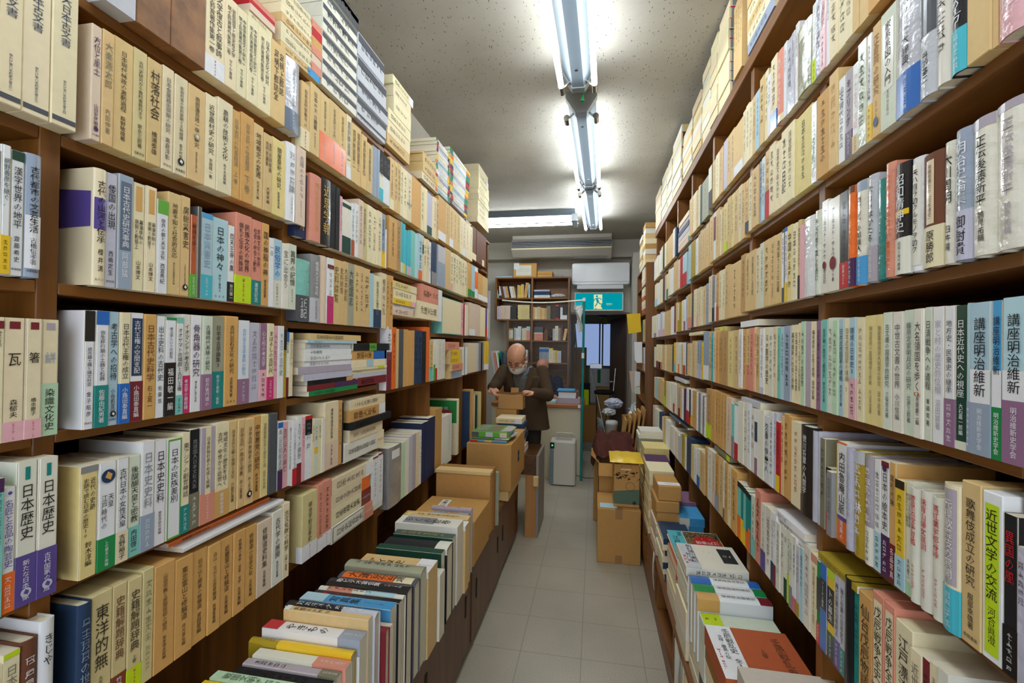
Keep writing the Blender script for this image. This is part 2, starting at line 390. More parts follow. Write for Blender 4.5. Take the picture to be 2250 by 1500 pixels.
def build_book(s, parented=True):
    O, U, D, V, w, h, dep, kind, col = [s[k] for k in ('O', 'U', 'D', 'V', 'w', 'h', 'dep', 'kind', 'col')]
    base = C(col); base = jit(base, .04); opts = {}
    for o in s['opts']:
        p = o.split(':'); opts.setdefault(p[0], []).append(p[1:])
    r = min(.0022, w*.2); b = min(.0045, w*.14) if kind == 'H' else 0.
    bf = bulge_fn(w, b, r) if kind == 'H' else None
    fr = Frame(O, U, D, V, bf); P = fr.at
    nm = dict(S='slipcased_book', H='hardcover_book', P='paperback_book')[kind]
    loc = P(w/2, dep/2, 0) if abs(V[2]) > .5 else P(w/2, dep/2, h/2)
    if abs(V[2]) < .5: loc[2] = min(P(0, 0, 0)[2], P(w, 0, 0)[2], P(0, dep, 0)[2])
    root = thing(nm, s['label'], 'book', loc, s['group'])
    m = MB()
    if kind == 'S':
        c = min(.0016, w*.2)
        def ring(i, v): return [P(i+c-i if False else c, i, v), P(w-c, i, v), P(w-i, c, v), P(w-i, dep, v), P(i, dep, v), P(i, c, v)]
        R = [ring(c*.8, 0), ring(0, c), ring(0, h-c), ring(c*.8, h)]
        vs = sum(R, []); fs = []
        for k in range(3):
            for i in range(6): fs.append((k*6+i, k*6+(i+1) % 6, (k+1)*6+(i+1) % 6, (k+1)*6+i))
        fs.append(tuple(range(5, -1, -1))); fs.append(tuple(range(18, 24)))
        m.add(vs, fs, base)
        m.build('slipcase', MW if 'w' in opts else MLT if col == 'lt' else (MCB if col in ('cd', 'dc') else MP), root, loc)
    else:
        t = min(.0024 if kind == 'H' else .0006, w*.18)
        us = np.linspace(r, w-r, 7 if kind == 'H' else 3)
        outer = [(0, dep), (0, r)]+[(u, -(bf(u) if bf else 0.)) for u in us]+[(w, r), (w, dep)]
        inner = [(t, dep), (t, r+t)]+[(min(max(u, t), w-t), t-(float(bf(u)) if bf else 0.)) for u in us]+[(w-t, r+t), (w-t, dep)]
        n = len(outer); rows = [[P(*p, 0) for p in outer], [P(*p, h) for p in outer], [P(*p, h) for p in inner], [P(*p, 0) for p in inner], [P(*p, 0) for p in outer]]
        m.grid(rows, base)
        for i in (0, n-1): m.quad(P(*outer[i], 0), P(*outer[i], h), P(*inner[i], h), P(*inner[i], 0), base)
        m.build('cover', MW if 'w' in opts else MG if ('g' in opts or (kind == 'P' and col in ('wh', 'ow', 'lb', 'lv'))) else MP, root, loc)
        g = MB(); e = .003 if kind == 'H' else .0004
        a, bb, c0, c1 = t*1.02, w-t*1.02, t*1.1, dep-(.004 if kind == 'H' else .0002)
        vs = [P(u, d, v) for v in (e, h-e) for d in (c0, c1) for u in (a, bb)]
        g.add(vs, [(0, 2, 3, 1), (4, 5, 7, 6), (0, 1, 5, 4), (2, 6, 7, 3), (0, 4, 6, 2), (1, 3, 7, 5)], jit(C('pg2'), .06))
        g.build('pages', MPG, root, loc)
    if 'e' in opts:                                            # the end of the box that faces the entrance
        a = opts['e'][0]; ve = 0 if V[1] > 0 else h; sg = -1 if V[1] > 0 else 1; q = MB()
        q.quad(P(w*.06, dep*.04, ve+sg*.0006), P(w*.94, dep*.04, ve+sg*.0006), P(w*.94, dep*.96, ve+sg*.0006), P(w*.06, dep*.96, ve+sg*.0006), C(a[0]))
        q.quad(P(w*.90, dep*.02, ve+sg*.0016), P(w*1.0, dep*.02, ve+sg*.0016), P(w*1.0, dep*.98, ve+sg*.0016), P(w*.90, dep*.98, ve+sg*.0016), C(a[1])); q.build('end_panel', MP, root, loc)
    ink = C(opts['x'][0][0]) if 'x' in opts else (C('ink') if col not in ('tn', 'oc', 'tg', 'dt') else lin((62, 50, 38)))
    f0 = opts['T'][0] if 'T' in opts else None
    # coloured fields printed on the spine
    if 't' in opts or 'p' in opts or 'h' in opts or 's' in opts:
        q = MB()
        for a in opts.get('h', []): fr.patch(q, w*float(a[1]), w*float(a[2]), .002, h-.002, C(a[0]))
        for a in opts.get('s', []): q.quad(P(-.0005, .006, h*float(a[1])), P(-.0005, dep-.002, h*(float(a[1])-.02)), P(-.0005, dep-.002, h*(float(a[2])+.06)), P(-.0005, .006, h*float(a[2])), C(a[0]))
        for a in opts.get('t', []): fr.patch(q, r*.3, w-r*.3, h*(1-float(a[1])), h-.0004, C(a[0]))
        for pk, a in enumerate(opts.get('p', [])):
            i = float(a[3]) if len(a) > 3 else .0
            fr.patch(q, w*i+r*.3, w*(1-i)-r*.3, h*(1-float(a[2])), h*(1-float(a[1])), C(a[0]), .0005+.00015*pk)
        q.build('spine_panel', MP if kind == 'S' else MG, root, loc)
    def wrap(name, colr, v0, v1, off, mat, ext=.04):
        q = MB(); us = np.linspace(0, w, 8); path = [(-off, ext)]+[(-off, 0)]+[(u, -(float(bf(u)) if bf else 0.)-off) for u in us]+[(w+off, 0), (w+off, ext)]
        q.grid([[P(u, d, v0) for u, d in path], [P(u, d, v1) for u, d in path]], colr); return q.build(name, mat, root, loc)
    hb = 0
    if 'b' in opts:
        a = opts['b'][0]; hb = float(a[1]); bo = wrap('paper_band', jit(C(a[0]), .03), .0002, h*hb, .0004, MG)
        bt = a[2] if len(a) > 2 else '~5'
        q = MB(); lum = sum(C(a[0])[:3])/3; bc = C('wh') if lum < .42 else C('ink')
        bt = expand(bt); sz = min(w*.55, h*hb*.8/max(1, len(bt)))
        text_col(q, bt, fr, w/2, h*hb*.9, h*hb*.1, sz, bc, lift=.0010); bt and q.build('band_lettering', MINK, bo, loc)
    if 'k' in opts:
        a = opts['k'][0]; a = a if a and a[0] else ['wh', '.22', '¥~4']; so = wrap('price_slip', C(a[0]), h*.002, h*float(a[1]), .0007, MP, .02)
        q = MB(); t2 = expand(a[2]) if len(a) > 2 else '¥~4'
        text_col(q, t2, fr, w*.5, h*float(a[1])*.92, h*.01, min(w*.5, h*float(a[1])/max(1, len(t2))), C('rd'), lift=.0013); t2 and q.build('price_lettering', MINK, so, loc)
        hb = max(hb, float(a[1]))
    for a in opts.get('o', []):                                # printed roundel
        q = MB(); vc, rx = h*(1-float(a[1])), w*float(a[2]); th = np.linspace(0, 2*math.pi, 21)[:-1]
        q.add(fr.surf(np.array([(w/2+rx*math.cos(t), vc+rx*(float(a[3]) if len(a) > 3 else 1.)*math.sin(t)) for t in th]), .0017), [tuple(range(20))], C(a[0]))
        if len(a) > 4: q.add(fr.surf(np.array([(w/2+rx*.3, vc-rx*.6), (w/2+rx*.55, vc+rx*.2), (w/2-rx*.1, vc+rx*.7), (w/2-rx*.5, vc-rx*.1)]), .0021), [(0, 1, 2, 3)], C(a[4]))
        q.build('roundel', MINK, root, loc)
    parts = s['text'].split(';') if s['text'] else []
    if parts:
        q = MB(); top = .93
        for o_ in opts.get('t', []): top = min(top, 1-float(o_[1])-.02)
        if f0: t0, t1 = 1-float(f0[0]), 1-float(f0[1])
        else: t0 = top-.03; t1 = max(.36 if len(parts) > 1 else .16, hb+.04)
        cols = parts[0].split('/')
        for i, cstr in enumerate(cols):
            cw = w*.74/len(cols); uc = w*.5+(len(cols)/2-.5-i)*cw
            n = max(len(cstr), 1); size = min(cw*.86, (t0-t1)*h/n*1.05)
            step = min((t0-t1)*h/n, size*1.28)
            text_col(q, cstr, fr, uc, h*t0, h*t0-step*n, size, ink, lift=.0014 if bf else .0010)
        if len(parts) > 1 and parts[1]:
            a0, a1 = min(t1-.04, .34), max(.10, hb+.03)
            if a0-a1 > .05:
                n = len(parts[1]); size = min(w*.42, (a0-a1)*h/n); text_col(q, parts[1], fr, w*.5, h*a0, h*a0-min((a0-a1)*h/n, size*1.6)*n, size, ink)
        if len(parts) > 2 and parts[2] and hb < .04:
            text_row(q, parts[2], fr, w*.14, w*.86, h*.05, min(w*.22, .006), ink)
        if q.f: q.build('title_lettering', MINK, root, loc)
    return root
def stuff_book(s, m, mi_pages):
    O, U, D, V, w, h, dep, kind, col = [s[k] for k in ('O', 'U', 'D', 'V', 'w', 'h', 'dep', 'kind', 'col')]
    c = jit(C(col), .05); fr = Frame(O, U, D, V); P = fr.at
    vs = [P(u, d, v) for v in (0, h) for d in (0, dep) for u in (0, w)]; tc = c if kind == 'S' else jit(C('pg2'), .05)
    m.add(vs, [(0, 2, 3, 1), (4, 5, 7, 6), (0, 1, 5, 4), (2, 6, 7, 3), (0, 4, 6, 2), (1, 3, 7, 5)], [tc, tc, c, c, c, c])
    for o in s['opts']:
        p = o.split(':')
        if p[0] == 'b': fr.patch(m, 0, w, 0, h*float(p[2]), C(p[1]), .0008)
        elif p[0] == 'h': fr.patch(m, w*float(p[2]), w*float(p[3]), .002, h-.002, C(p[1]), .0008)
        elif p[0] == 'e':
            ve = 0 if V[1] > 0 else h; sg = -1 if V[1] > 0 else 1
            m.quad(P(w*.06, dep*.04, ve+sg*.0006), P(w*.94, dep*.04, ve+sg*.0006), P(w*.94, dep*.96, ve+sg*.0006), P(w*.06, dep*.96, ve+sg*.0006), C(p[1])); m.quad(P(w*.90, dep*.02, ve+sg*.0016), P(w*1.0, dep*.02, ve+sg*.0016), P(w*1.0, dep*.98, ve+sg*.0016), P(w*.90, dep*.98, ve+sg*.0016), C(p[2]))
        elif p[0] == 't': fr.patch(m, 0, w, h*(1-float(p[2])), h, C(p[1]), .0008)
        elif p[0] == 'p': fr.patch(m, 0, w, h*(1-float(p[3])), h*(1-float(p[2])), C(p[1]), .0008)
        elif p[0] == 'k': fr.patch(m, 0, w, 0, h*.2, C(p[1] if len(p) > 1 and p[1] else 'wh'), .0008)
    tx = s['text'].split(';')[0].split('/')[0] if s['text'] else ''
    if tx and w > .004:
        n = len(tx); size = min(w*.7, h*.55/n); text_col(m, tx, fr, w/2, h*.9, h*.9-size*1.2*n, size, tuple(x*.25 for x in c), lift=.0012)
# ------------------------------------------------------------------ the room
CEIL, YB, YW = 3.08, 6.67, 6.85
X0, X1, Y0 = -1.22, .90, -1.6
def floor_mat():
    m, nt, b = nmat('vinyl_floor_tiles'); L = nt.links
    g = node(nt, 'ShaderNodeNewGeometry'); sp = node(nt, 'ShaderNodeSeparateXYZ'); L.new(g.outputs['Position'], sp.inputs[0])
    fac = None
    for ax, off in ((0, -.0499), (1, 3.194)):
        a = node(nt, 'ShaderNodeMath', operation='SUBTRACT'); a.inputs[1].default_value = off-30*.303; L.new(sp.outputs[ax], a.inputs[0])
        d = node(nt, 'ShaderNodeMath', operation='DIVIDE'); d.inputs[1].default_value = .303; L.new(a.outputs[0], d.inputs[0])
        f = node(nt, 'ShaderNodeMath', operation='FRACT'); L.new(d.outputs[0], f.inputs[0])
        p = node(nt, 'ShaderNodeMath', operation='PINGPONG'); p.inputs[1].default_value = .5; L.new(f.outputs[0], p.inputs[0])
        l = node(nt, 'ShaderNodeMath', operation='LESS_THAN'); l.inputs[1].default_value = .0040; L.new(p.outputs[0], l.inputs[0])
        if fac is None: fac = l
        else:
            mx = node(nt, 'ShaderNodeMath', operation='MAXIMUM'); L.new(fac.outputs[0], mx.inputs[0]); L.new(l.outputs[0], mx.inputs[1]); fac = mx
    n1 = node(nt, 'ShaderNodeTexNoise'); n1.inputs['Scale'].default_value = 220; n1.inputs['Detail'].default_value = 3; L.new(g.outputs['Position'], n1.inputs['Vector'])
    n2 = node(nt, 'ShaderNodeTexNoise'); n2.inputs['Scale'].default_value = 2.2; n2.inputs['Detail'].default_value = 6; L.new(g.outputs['Position'], n2.inputs['Vector'])
    r1 = node(nt, 'ShaderNodeValToRGB'); r1.color_ramp.elements[0].color = (*lin((160,151,132)), 1); r1.color_ramp.elements[1].color = (*lin((186,178,160)), 1); r1.color_ramp.elements[0].position = .35; r1.color_ramp.elements[1].position = .65
    L.new(n1.outputs[0], r1.inputs[0])
    r2 = node(nt, 'ShaderNodeMapRange'); r2.inputs[1].default_value = .3; r2.inputs[2].default_value = .7; r2.inputs[3].default_value = .86; r2.inputs[4].default_value = 1.05; L.new(n2.outputs[0], r2.inputs[0])
    m1 = node(nt, 'ShaderNodeMix', data_type='RGBA', blend_type='MULTIPLY'); m1.inputs[0].default_value = 1; L.new(r1.outputs[0], m1.inputs[6]); L.new(r2.outputs[0], m1.inputs[7])
    m2 = node(nt, 'ShaderNodeMix', data_type='RGBA'); L.new(fac.outputs[0], m2.inputs[0]); L.new(m1.outputs[2], m2.inputs[6]); m2.inputs[7].default_value = (*lin((122,113,97)), 1)
    L.new(m2.outputs[2], b.inputs['Base Color']); b.inputs['Roughness'].default_value = .36; b.inputs['Specular IOR Level'].default_value = .42
    bp = node(nt, 'ShaderNodeBump'); bp.inputs['Strength'].default_value = .1; bp.inputs['Distance'].default_value = .002; L.new(n2.outputs[0], bp.inputs['Height']); L.new(bp.outputs[0], b.inputs['Normal'])
    return m
def ceil_mat():
    m, nt, b = nmat('fissured_plaster_ceiling'); L = nt.links
    g = node(nt, 'ShaderNodeNewGeometry')
    w = node(nt, 'ShaderNodeTexNoise'); w.inputs['Scale'].default_value = 9; L.new(g.outputs['Position'], w.inputs['Vector'])
    rot = node(nt, 'ShaderNodeMapping'); rot.inputs['Rotation'].default_value = (0, 0, .6); rot.inputs['Scale'].default_value = (58, 22, 1); L.new(g.outputs['Position'], rot.inputs[0])
    ad = node(nt, 'ShaderNodeMix', data_type='RGBA', blend_type='ADD'); ad.inputs[0].default_value = 1.; L.new(rot.outputs[0], ad.inputs[6]); 
    sc = node(nt, 'ShaderNodeVectorMath', operation='SCALE'); sc.inputs['Scale'].default_value = 2.2; L.new(w.outputs[1], sc.inputs[0]); L.new(sc.outputs[0], ad.inputs[7])
    v = node(nt, 'ShaderNodeTexVoronoi'); v.inputs['Scale'].default_value = 1.15; v.inputs['Randomness'].default_value = 1; L.new(ad.outputs[2], v.inputs['Vector'])
    pit = node(nt, 'ShaderNodeMapRange'); pit.inputs[1].default_value = .10; pit.inputs[2].default_value = .16; L.new(v.outputs['Distance'], pit.inputs[0])
    n2 = node(nt, 'ShaderNodeTexNoise'); n2.inputs['Scale'].default_value = 1.3; n2.inputs['Detail'].default_value = 6; L.new(g.outputs['Position'], n2.inputs['Vector'])
    cr = node(nt, 'ShaderNodeValToRGB'); cr.color_ramp.elements[0].color = (*lin((164,158,144)), 1); cr.color_ramp.elements[1].color = (*lin((192,187,175)), 1); cr.color_ramp.elements[0].position = .3; cr.color_ramp.elements[1].position = .7; L.new(n2.outputs[0], cr.inputs[0])
    mx = node(nt, 'ShaderNodeMix', data_type='RGBA'); L.new(pit.outputs[0], mx.inputs[0]); mx.inputs[6].default_value = (*lin((112,102,86)), 1); L.new(cr.outputs[0], mx.inputs[7])
    L.new(mx.outputs[2], b.inputs['Base Color']); b.inputs['Roughness'].default_value = .8; b.inputs['Specular IOR Level'].default_value = .2
    n3 = node(nt, 'ShaderNodeTexNoise'); n3.inputs['Scale'].default_value = 45; n3.inputs['Detail'].default_value = 4; L.new(g.outputs['Position'], n3.inputs['Vector'])
    mm = node(nt, 'ShaderNodeMath', operation='MULTIPLY_ADD'); mm.inputs[1].default_value = .35; L.new(n3.outputs[0], mm.inputs[0]); L.new(pit.outputs[0], mm.inputs[2])
    bp = node(nt, 'ShaderNodeBump'); bp.inputs['Strength'].default_value = .7; bp.inputs['Distance'].default_value = .006; L.new(mm.outputs[0], bp.inputs['Height']); L.new(bp.outputs[0], b.inputs['Normal'])
    return m
MFL = floor_mat(); MCE = ceil_mat()
MWALL = plain('rough_plaster_wall', (196,190,176), .85, .15, 0, .10, 70)
def sbox(name, x0, x1, y0, y1, z0, z1, mat):
    m = MB(); m.box(x0, x1, y0, y1, z0, z1, WHITE); return struct(m.build(name, mat))
sbox('floor', X0-.6, X1+.1, Y0, 9.6, -.06, 0, MFL)
sbox('ceiling', X0-.6, X1+.1, Y0, YW+.1, CEIL, CEIL+.06, MCE)
sbox('wall_left', X0-.08, X0, Y0, 3.95, 0, CEIL, MWALL)
sbox('wall_left_rear', X0-.52, X0-.44, 3.87, YW+.1, 0, CEIL, MWALL)
sbox('wall_left_return', X0-.439, X0-.081, 3.87, 3.95, 0, CEIL, MWALL)
sbox('wall_right', X1, X1+.08, Y0, 9.6, 0, CEIL, MWALL)
DX0, DX1, DZ = -.36, .46, 2.02
sbox('trim_1', X0-.5, X1, YB, YW+.12, 2.83, CEIL, MWALL)       # beam across the back
m = MB(); m.box(X0-.5, DX0-.04, YW, YW+.12, 0, 2.84, WHITE); m.box(DX0-.04, DX1+.03, YW, YW+.12, DZ+.03, 2.84, WHITE); m.box(DX1+.03, X1, YW, YW+.12, 0, 2.84, WHITE)
struct(m.build('wall_back', MWALL))
sbox('trim_2', .50, X1, 6.42, YW, 0, 2.84, MWALL)               # column beside the doorway
# doorway frame, open door leaf, room behind
MDOOR = wood_mat('door_veneer', (86,66,52), (104,82,66), 2, .4, .5)
m = MB(); m.box(DX0-.04, DX0, YW-.02, YW+.13, 0, DZ+.03, WHITE); m.box(DX1, DX1+.03, YW-.02, YW+.13, 0, DZ+.03, WHITE); m.box(DX0, DX1, YW-.02, YW+.13, DZ, DZ+.03, WHITE)
struct(m.build('trim_4', plain('door_frame_paint', (120,108,94), .5)))
hA, hB = np.array((.45, YW+.13, 0)), np.array((.245, YW+.86, 0)); dd = (hB-hA)/np.linalg.norm(hB-hA); nn = np.array((dd[1], -dd[0], 0))*.035
m = MB(); vs = [p+np.array((0, 0, z)) for z in (.02, 1.99) for p in (hA, hB, hB+nn, hA+nn)]; m.add(vs, [(3, 2, 1, 0), (4, 5, 6, 7), (0, 1, 5, 4), (1, 2, 6, 5), (2, 3, 7, 6), (3, 0, 4, 7)], WHITE); d = m.build('door_1', MDOOR); struct(d)
hp = hA+dd*.66+np.array((0, 0, .97)); hn = -nn/np.linalg.norm(nn)
m = MB(); m.tube([hp, hp+hn*.05], .012, WHITE); m.tube([hp+hn*.05, hp+hn*.05-dd*.12], .010, WHITE); m.tube([hp+hn*.001, hp+hn*.006], .026, WHITE)
m.build('door_handle', MCHR, d)
MWB = plain('back_room_paint', (150,152,128), .8)
YR = 9.0
WX0, WX1, WZ0, WZ1 = [on_y(YR, *p) for p in ((1262, 706), (1347, 706))][0][0], on_y(YR, 1347, 706)[0], on_y(YR, 1300, 806)[2], on_y(YR, 1300, 708)[2]
m = MB(); W2 = X1; m.box(-1.2, WX0, YR, YR+.1, 0, 2.4, WHITE); m.box(WX1, W2, YR, YR+.1, 0, 2.4, WHITE); m.box(WX0, WX1, YR, YR+.1, 0, WZ0, WHITE); m.box(WX0, WX1, YR, YR+.1, WZ1, 2.4, WHITE)
struct(m.build('wall_back_room', MWB))
sbox('wall_back_room_left', -1.25, -1.15, YW+.12, YR+.1, 0, 2.4, MWB)
sbox('ceiling_back_room', -1.25, X1, YW+.12, YR+.1, 2.36, 2.42, MWB)
# window with frosted panes lit by daylight
MFROST = emit('frosted_daylight_pane', (.36, .50, .86), .42)
wn = MB(); t = .022
for a, b_ in ((WX0, WX0+t), (WX1-t, WX1)): wn.box(a, b_, YR-.03, YR+.02, WZ0, WZ1, WHITE)
wn.box(WX0, WX1, YR-.03, YR+.02, WZ1-.03, WZ1, WHITE); wn.box(WX0, WX1, YR-.03, YR+.02, WZ0, WZ0+.03, WHITE)
xm = on_y(YR, 1316, 760)[0]
for k, dx in enumerate((0, .055)): wn.box(xm+dx, xm+dx+.028, YR-.035+k*.02, YR+.0+k*.02, WZ0, WZ1, WHITE)
win = struct(wn.build('window_1', plain('dark_window_frame', (52,40,34), .4)))
gp = MB(); n = 12; W = WX1-WX0-2*t
for i in range(n):                                       # ribbed sheet seen through frosted glass
    a, b_ = WX0+t+W*i/n, WX0+t+W*(i+1)/n; dz = .012*(i % 2); gp.quad((a, YR+.025+dz, WZ0), (b_, YR+.025+.012-dz, WZ0), (b_, YR+.025+.012-dz, WZ1), (a, YR+.025+dz, WZ1), WHITE)
gp.build('pane', MFROST, win)
# raised threshold and strip of lino in the doorway
sbox('trim_5', DX0-.2, DX1+.1, YW-.05, YW+.13, 0, .10, plain('threshold', (122,116,104), .6))
# ------------------------------------------------------------------ lamps
def fixture(y0, y1, label, tilt=.020, xc=lambda y: -.165+.0235*y):
    root = thing('fluorescent_lamp', label, 'ceiling lamp', (xc((y0+y1)/2), (y0+y1)/2, 2.9), 'ceiling lamps along the aisle')
    loc = np.array(root.location); q = lambda y, dx, z: (xc(y)+dx, y, z)
    # rail: trapezoid cross-section
    m = MB(); prof = [(-.085, 3.078), (.085, 3.078), (.085, 3.05), (.030, 2.955), (-.030, 2.955), (-.085, 3.05)]
    m.grid([[q(y, dx, z) for dx, z in prof+[prof[0]]] for y in (y0-.02, y1+.02)], WHITE)
    for y in (y0-.02, y1+.02): m.add([q(y, dx, z) for dx, z in prof], [tuple(range(6))], WHITE)
    m.build('rail', MFIX, root, loc)
    for y in (y0+.12, y1-.14):
        m = MB(); m.tube([q(y, 0, 2.956), q(y, 0, 2.950)], .009, WHITE, 12); m.build('screw', MCHR, root, loc)
    for y, s_ in ((y0-.02, -1), (y1+.02, 1)):
        m = MB(); m.prism([(p[0]+xc(y), p[1]) for p in [(-.095, 3.079), (.095, 3.079), (.095, 3.045), (.034, 2.95), (-.034, 2.95), (-.095, 3.045)]], 1, y, y+s_*.05, WHITE)
        m.build('end_cap', MALU, root, loc)
    for dx in (-.088, .088):
        m = MB(); m.tube([q(y0+.035, dx, 2.94), q(y1-.035, dx, 2.94)], .0145, WHITE, 14); m.build('tube', MTUBE, root, loc, True)
        for y, s_ in ((y0, 1), (y1, -1)):
            m = MB(); m.tube([q(y-s_*.035, dx, 2.94), q(y+s_*.036, dx, 2.94)], .0185, WHITE, 16)
            m.tube([q(y-s_*.005, dx*.9, 2.948), q(y-s_*.005, dx*.45, 2.985)], .007, WHITE, 8); m.build('lamp_holder', MCHR, root, loc)
    return root
for y0, y1, l in ((-.15, 1.07, 'twin tube ceiling lamp overhead, before the nearest one in view'), (1.25, 2.47, 'nearest twin tube ceiling lamp, running along the aisle'), (2.82, 4.04, 'middle twin tube ceiling lamp with two white tubes'), (4.24, 5.50, 'farthest twin tube ceiling lamp running along the aisle')):
    fixture(y0, y1, l)
m = MB(); m.tube([(-.085, 2.575, 2.985), (-.085, 2.575, 2.935)], .006, C('gr'), 8); m.tube([(-.085, 2.575, 2.935), (-.085, 2.575, 2.920)], .010, C('gr'), 8)
tag(m.build('pull_knob', MPL), 'small green pull knob hanging between the two nearest ceiling lamps', 'pull switch')
# crosswise lamp at the back
root = thing('fluorescent_lamp', 'twin tube lamp fixed crosswise on the ceiling before the back wall', 'ceiling lamp', (-.85, 5.27, 2.95))
loc = np.array(root.location); m = MB(); m.prism([(5.10, 3.078), (5.44, 3.078), (5.40, 3.02), (5.14, 3.02)], 0, -1.46, -.24, WHITE); m.build('reflector', MFIX, root, loc)
m = MB(); m.box(-.275, -.215, 5.12, 5.42, 2.95, 3.03, WHITE); m.build('end_cap', MALU, root, loc)
for y in (5.20, 5.35):
    m = MB(); m.tube([(-1.45, y, 2.975), (-.275, y, 2.975)], .0145, WHITE, 12); m.build('tube', MTUBE, root, loc, True)
    m = MB(); m.tube([(-.28, y, 2.975), (-.205, y, 2.975)], .018, WHITE, 12); m.build('lamp_holder', MCHR, root, loc)
# ------------------------------------------------------------------ the two long bookcases
def bookcase(side, label, posts, shelves, top, Xf, depth, zfoot, lift={}):
    s = -1 if side == 'L' else 1
    root = thing('bookcase', label, 'bookcase', (Xf+s*depth/2, (posts[0]+posts[-1])/2, zfoot)); loc = np.array(root.location)
    xa, xb = sorted((Xf, Xf+s*depth))
    for i, y in enumerate(posts):
        m = MB(); m.bbox(xa, xb, y-.016, y+.016, zfoot, top[0]+min(lift.get(i, 0), lift.get(i-1, 0) if i == len(posts)-1 else lift.get(i-1, 0)) if i < len(posts)-1 else top[0]+lift.get(i-1, 0), WHITE, .0015); m.build('upright', WDZ, root, loc)
    m = MB(); xk = sorted((Xf+s*(depth-.012), Xf+s*depth)); m.box(*xk, posts[0], posts[-1], zfoot, top[0], WHITE); m.build('back_panel', WDZ, root, loc)
    for i in range(len(posts)-1):
        for z in shelves(i):
            m = MB(); m.bbox(xa, xb, posts[i]+.0165, posts[i+1]-.0165, z-.021, z-.0005, WHITE, .0015); m.build('shelf', WDY, root, loc)
    xt = sorted((Xf-s*.012, Xf+s*depth))
    for i in range(len(posts)-1):
        dz = lift.get(i, 0); m = MB(); m.bbox(*xt, posts[i]-(.02 if i == 0 else -.0004), posts[i+1]+(.02 if i == len(posts)-2 else -.0004), top[0]+dz+.0005, top[1]+dz, WHITE, .002); m.build('top_board', WDY, root, loc)
    return root
LP = [-.62, .0, .630, 1.245, 1.862, 2.490, 3.150, 3.885]
lsh = {3: [2.147, 1.869, 1.607, 1.364, 1.103, .841], 4: [2.141, 1.877, 1.575, 1.334, .799], 5: [2.157, 1.881, 1.606, 1.334, .799], 6: [2.179, 1.899, 1.610, 1.334, .799]}
LZB = [2.172, 1.904, 1.641, 1.379, 1.110, .838]
lroot = bookcase('L', 'long brown wooden bookcase filled with books, left of the aisle', LP, lambda i: lsh[i] if i > 2 else LZB, (2.380, 2.401), -.936, .272, .482, {4: .010, 5: .030, 6: .045})
RP = [-.4, .16, .715, 1.294, 1.838, 2.405, 2.915, 3.405, 3.95, 4.54]
RZ0 = [2.238, 1.972, 1.680, 1.390, 1.106, .812]
RDROP = {4: (0, .012, .012, .008, .006, .006), 5: (.03, .022, .020, .014, .014, .014), 6: (.045, .035, .03, .02, .02, .02), 7: (.06, .05, .045, .032, .03, .03), 8: (.06, .05, .045, .032, .03, .03)}
def RZB(i): return [z-d for z, d in zip(RZ0, RDROP.get(i, (0,)*6))]
rroot = bookcase('R', 'long brown wooden bookcase filled with books, right of the aisle', RP, RZB, (2.594, 2.645), .572, .30, .36)
# ------------------------------------------------------------------ books standing on the left bookcase
S1, S2, SA = 3.409, 4.412, 4.055
LZ = [2.172, 1.904, 1.641, 1.379, 1.110, .838]
row('L', LZ[1], (0, 0), S1, -170, """
0 240m cr S x:dn p:dg:.93:.965:.03 T:.06:.42 =大日本古文書;家わけ第八
183 240m cr S x:dn p:dg:.93:.965:.03 T:.06:.42 =大日本古文書;家わけ第八毛利家文書之二
395 240m cr S x:dn p:dg:.93:.965:.03 T:.06:.42 =大日本古文書;家わけ第八毛利家文書之三
590 240m cr S x:dn p:dg:.93:.965:.03 T:.06:.42 =大日本古文書;家わけ第八毛利家文書之四
""", 'second shelf, nearest left bay')
row('L', LZ[2], (0, 360), S1, -170, """
-60 190m wh P =~7
10 188m gy P =~7
85 200m wh P b:yl:.3 x:dgn =網野善彦を継ぐ。;中沢新一・赤坂憲雄
190 197m wh P t:dgn:.08 g =漢字世界の地平;齋藤希史;新潮選書
318 200m gb H p:wh:.5:.93 g x:bk =古代都市の文芸生活;古橋信孝著;大修館書店
""", 'third shelf, nearest left bay')
row('L', LZ[3], (0, 720), S1, -180, """
-80 195m cr P =椀;~5
25 195m cr P p:mr:.03:.09:.22 T:.26:.5 =食具;山内昶
190 195m cr P k:pk:.16:210.1 p:mr:.03:.09:.22 T:.28:.42 =瓦;森郁夫
318 195m cr P k:pk:.16:210.1 p:mr:.03:.09:.22 T:.28:.42 =箸;橋本慶子
450 195m cr P b:pg:.45:染織文化史 x:gb p:mv:.03:.09:.22 T:.28:.42 =絣;福井貞子
""", 'fourth shelf, nearest left bay')
row('L', LZ[4], (0, 1060), S1, -170, """
-60 200m dp P =~8
22 215m te P t:dp:.1 =~8
130 197m wh P b:og:.32 g x:pu o:pu:.045:.16 =名匠と名品の陶芸史
290 233m ow P b:pu:.35:新たな日本史像 g p:tl:.04:.13:.36 T:.16:.58 o:lv:.91:.26:1:pu =日本歴史;第1巻・原始・古代1
440 232m ow P b:pu:.35:古代国家の形成 g p:tl:.04:.13:.36 T:.16:.58 o:lv:.91:.26:1:pu =日本歴史;第3巻・古代3
""", 'fifth shelf, nearest left bay')
row('L', LZ[5], (0, 1060), S1, -150, """
-70 200m br H =~7
15 196m cr S =~5
140 209m cr P t:lg:.04 x:dn =日本地名;~5
285 214m br H p:bg:.4:.95:.15 x:wh =~4
405 233m wh H g =きじや;木地師制度の研究
""", 'bottom shelf, nearest left bay')
